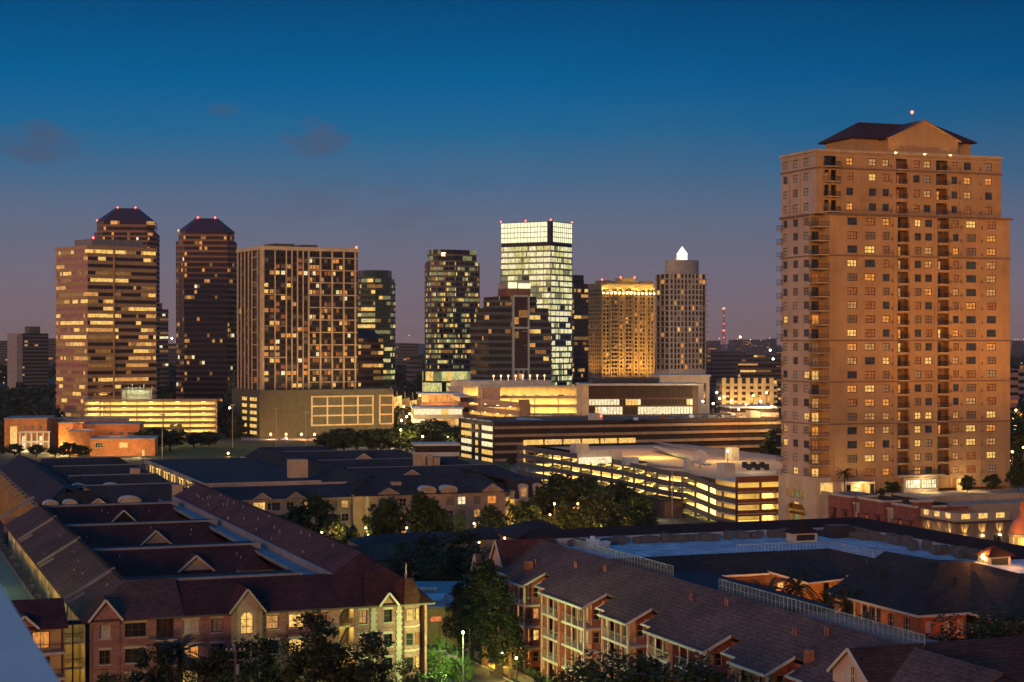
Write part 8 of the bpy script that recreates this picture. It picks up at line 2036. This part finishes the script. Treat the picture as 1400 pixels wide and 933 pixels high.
def car_proto(body, label, x, y, rot, z=0, group='parked cars', s=1):
    o = thing('parked_car', label, 'car', (x,y,z), rot, group)
    prof = [(-2.2,.35),(-2.2,.8),(-1.9,.95),(-1.35,1.38),(.45,1.42),(1.15,.98),(2.1,.82),(2.2,.5),(2.15,.3)]
    m = MB(); n = len(prof)
    for sy in (-.85,.85): m.poly([(a,sy,b) for a,b in prof][::(1 if sy<0 else -1)])
    for k in range(n): a,b = prof[k], prof[(k+1)%n]; m.poly([(a[0],-.85,a[1]),(b[0],-.85,b[1]),(b[0],.85,b[1]),(a[0],.85,a[1])])
    m.build('body', body, o)
    g = MB()
    for sy in (-.86,.86): g.poly([(-1.6,sy,1.0),(-1.25,sy,1.3),(.4,sy,1.34),(.95,sy,1.0)])
    g.poly([(.5,-.7,1.41),(.5,.7,1.41),(1.12,.75,1.01),(1.12,-.75,1.01)]); g.build('window', M['glass'], o)
    for wx in (-1.35,1.35):
        for sy in (-.86,.86): w_ = MB(); w_.tube((wx,sy-.1,.32),(wx,sy+.1,.32),.32,.32,10); w_.build('wheel', M['metal_dark'], o)
    for sy in (-.6,.6): h = MB(); h.box(2.14,2.2,sy-.15,sy+.15,.55,.7); h.build('headlight', M['membrane'], o)
    return o
cw_, cd_, cr_ = paint('car_white', (.6,.6,.6), .3, .05, stain=False), paint('car_dark', (.05,.055,.07), .3, .05, stain=False), paint('car_red', (.3,.03,.03), .3, .05, stain=False)
for px,d,mt,rot,lab in ((605,249,cw_,0,'white car parked before the yellow lit low building'),(618,253,cd_,.1,'dark car beside the white one before the yellow lit building'),(386,822,cw_,0,'pale car under the orange podium lamps'),(1392,470,cr_,.3,'red car on the street right of the tower'),(1385,420,cd_,1.2,'dark car below the tower corner at the right edge')): x,y = at(px,d); car_proto(mt,lab,x,y,rot)
zt_ = zat(544,845)
for j,px in enumerate((690,702,716,735,755,768,778)): x,y = at(px,850); car_proto([cw_,cd_,cd_,cw_,cd_,cr_,cd_][j],['white','first dark','second dark','second white','third dark','red','last dark'][j]+' car on the top lit parking deck',x,y,[.1,1.5,1.4,0,1.6,.1,1.5][j],zt_+.02,'cars on the lit parking deck')
zg_ = zat(577,662)-.33
for j in range(9): 
    px = 850+j*19; x,y = at(px,672+j*6); car_proto([cd_,cw_,cd_,cr_,cd_,cw_,cd_,cd_,cw_][j],['first','second','third','fourth','fifth','sixth','seventh','eighth','ninth'][j]+' car from the left on the roof of the dark banded garage',x,y,1.2+A,zg_,'cars on the dark garage roof')
# cars standing on the decks of the ramped garage
first = car_proto(cd_,'dark car parked behind the glowing openings of the ramped garage',0,0,0,0,'cars inside the ramped garage'); n_ = 0
for k in range(4):
    for j in range(15):
        if rr.random() < .45: continue
        c = first if n_ == 0 else copy_tree(first); n_ += 1
        x,y = GW(204.2, 400+j*8.6+rr.uniform(-2,2)); c.location = (x,y,.22+k*2.7); c.rotation_euler[2] = A+math.pi*(j%2)
# planting boxes and hedges along the path
hd = MB(); r = random.Random(9)
for k in range(900): leaf(hd,(84.9+r.random()*.9, 205+r.random()*38, .1+r.random()*.9), .14, r)
h = hd.build('hedge', M['leaf_lit']); h.rotation_euler[2] = A; tag(h, 'clipped low hedge between the lit path and the brick balconies', 'hedge')
# parapet of the balcony the photograph was taken from
Av, Bv = Vector((-2.25,7.3,0)), Vector((-.75,3.3,0)); dn = (Av-Bv).normalized(); ns = Vector((-dn.y,dn.x,0))
m = MB(); P = [Av, Bv, Bv+ns*.45, Av+ns*.45]; m.prism([(p.x,p.y) for p in P], 43.0, 44.2); 
o = m.build('balcony_parapet', paint('painted_parapet', (.78,.6,.48), .6, .08, 1.5)); tag(o, 'pale blurred parapet ledge very close in the lower left corner', 'parapet')
# ---------------------------------------------------------------- evening haze
hz = MB(); hz.box(-9000,9000,-400,11500,-1,150); ho = hz.build('haze', M['ground']); tag(ho, kind='stuff')
hm_ = bpy.data.materials.new('haze'); hm_.use_nodes = True; ht = hm_.node_tree; ht.nodes.clear()
h1 = ht.nodes.new('ShaderNodeOutputMaterial'); h2 = ht.nodes.new('ShaderNodeVolumePrincipled'); ht.links.new(h2.outputs[0], h1.inputs['Volume'])
h2.inputs['Color'].default_value = (1,.82,.74,1); h2.inputs['Density'].default_value = .00004; h2.inputs['Anisotropy'].default_value = .2
ho.data.materials[0] = hm_; scene.cycles.volume_bounces = 0
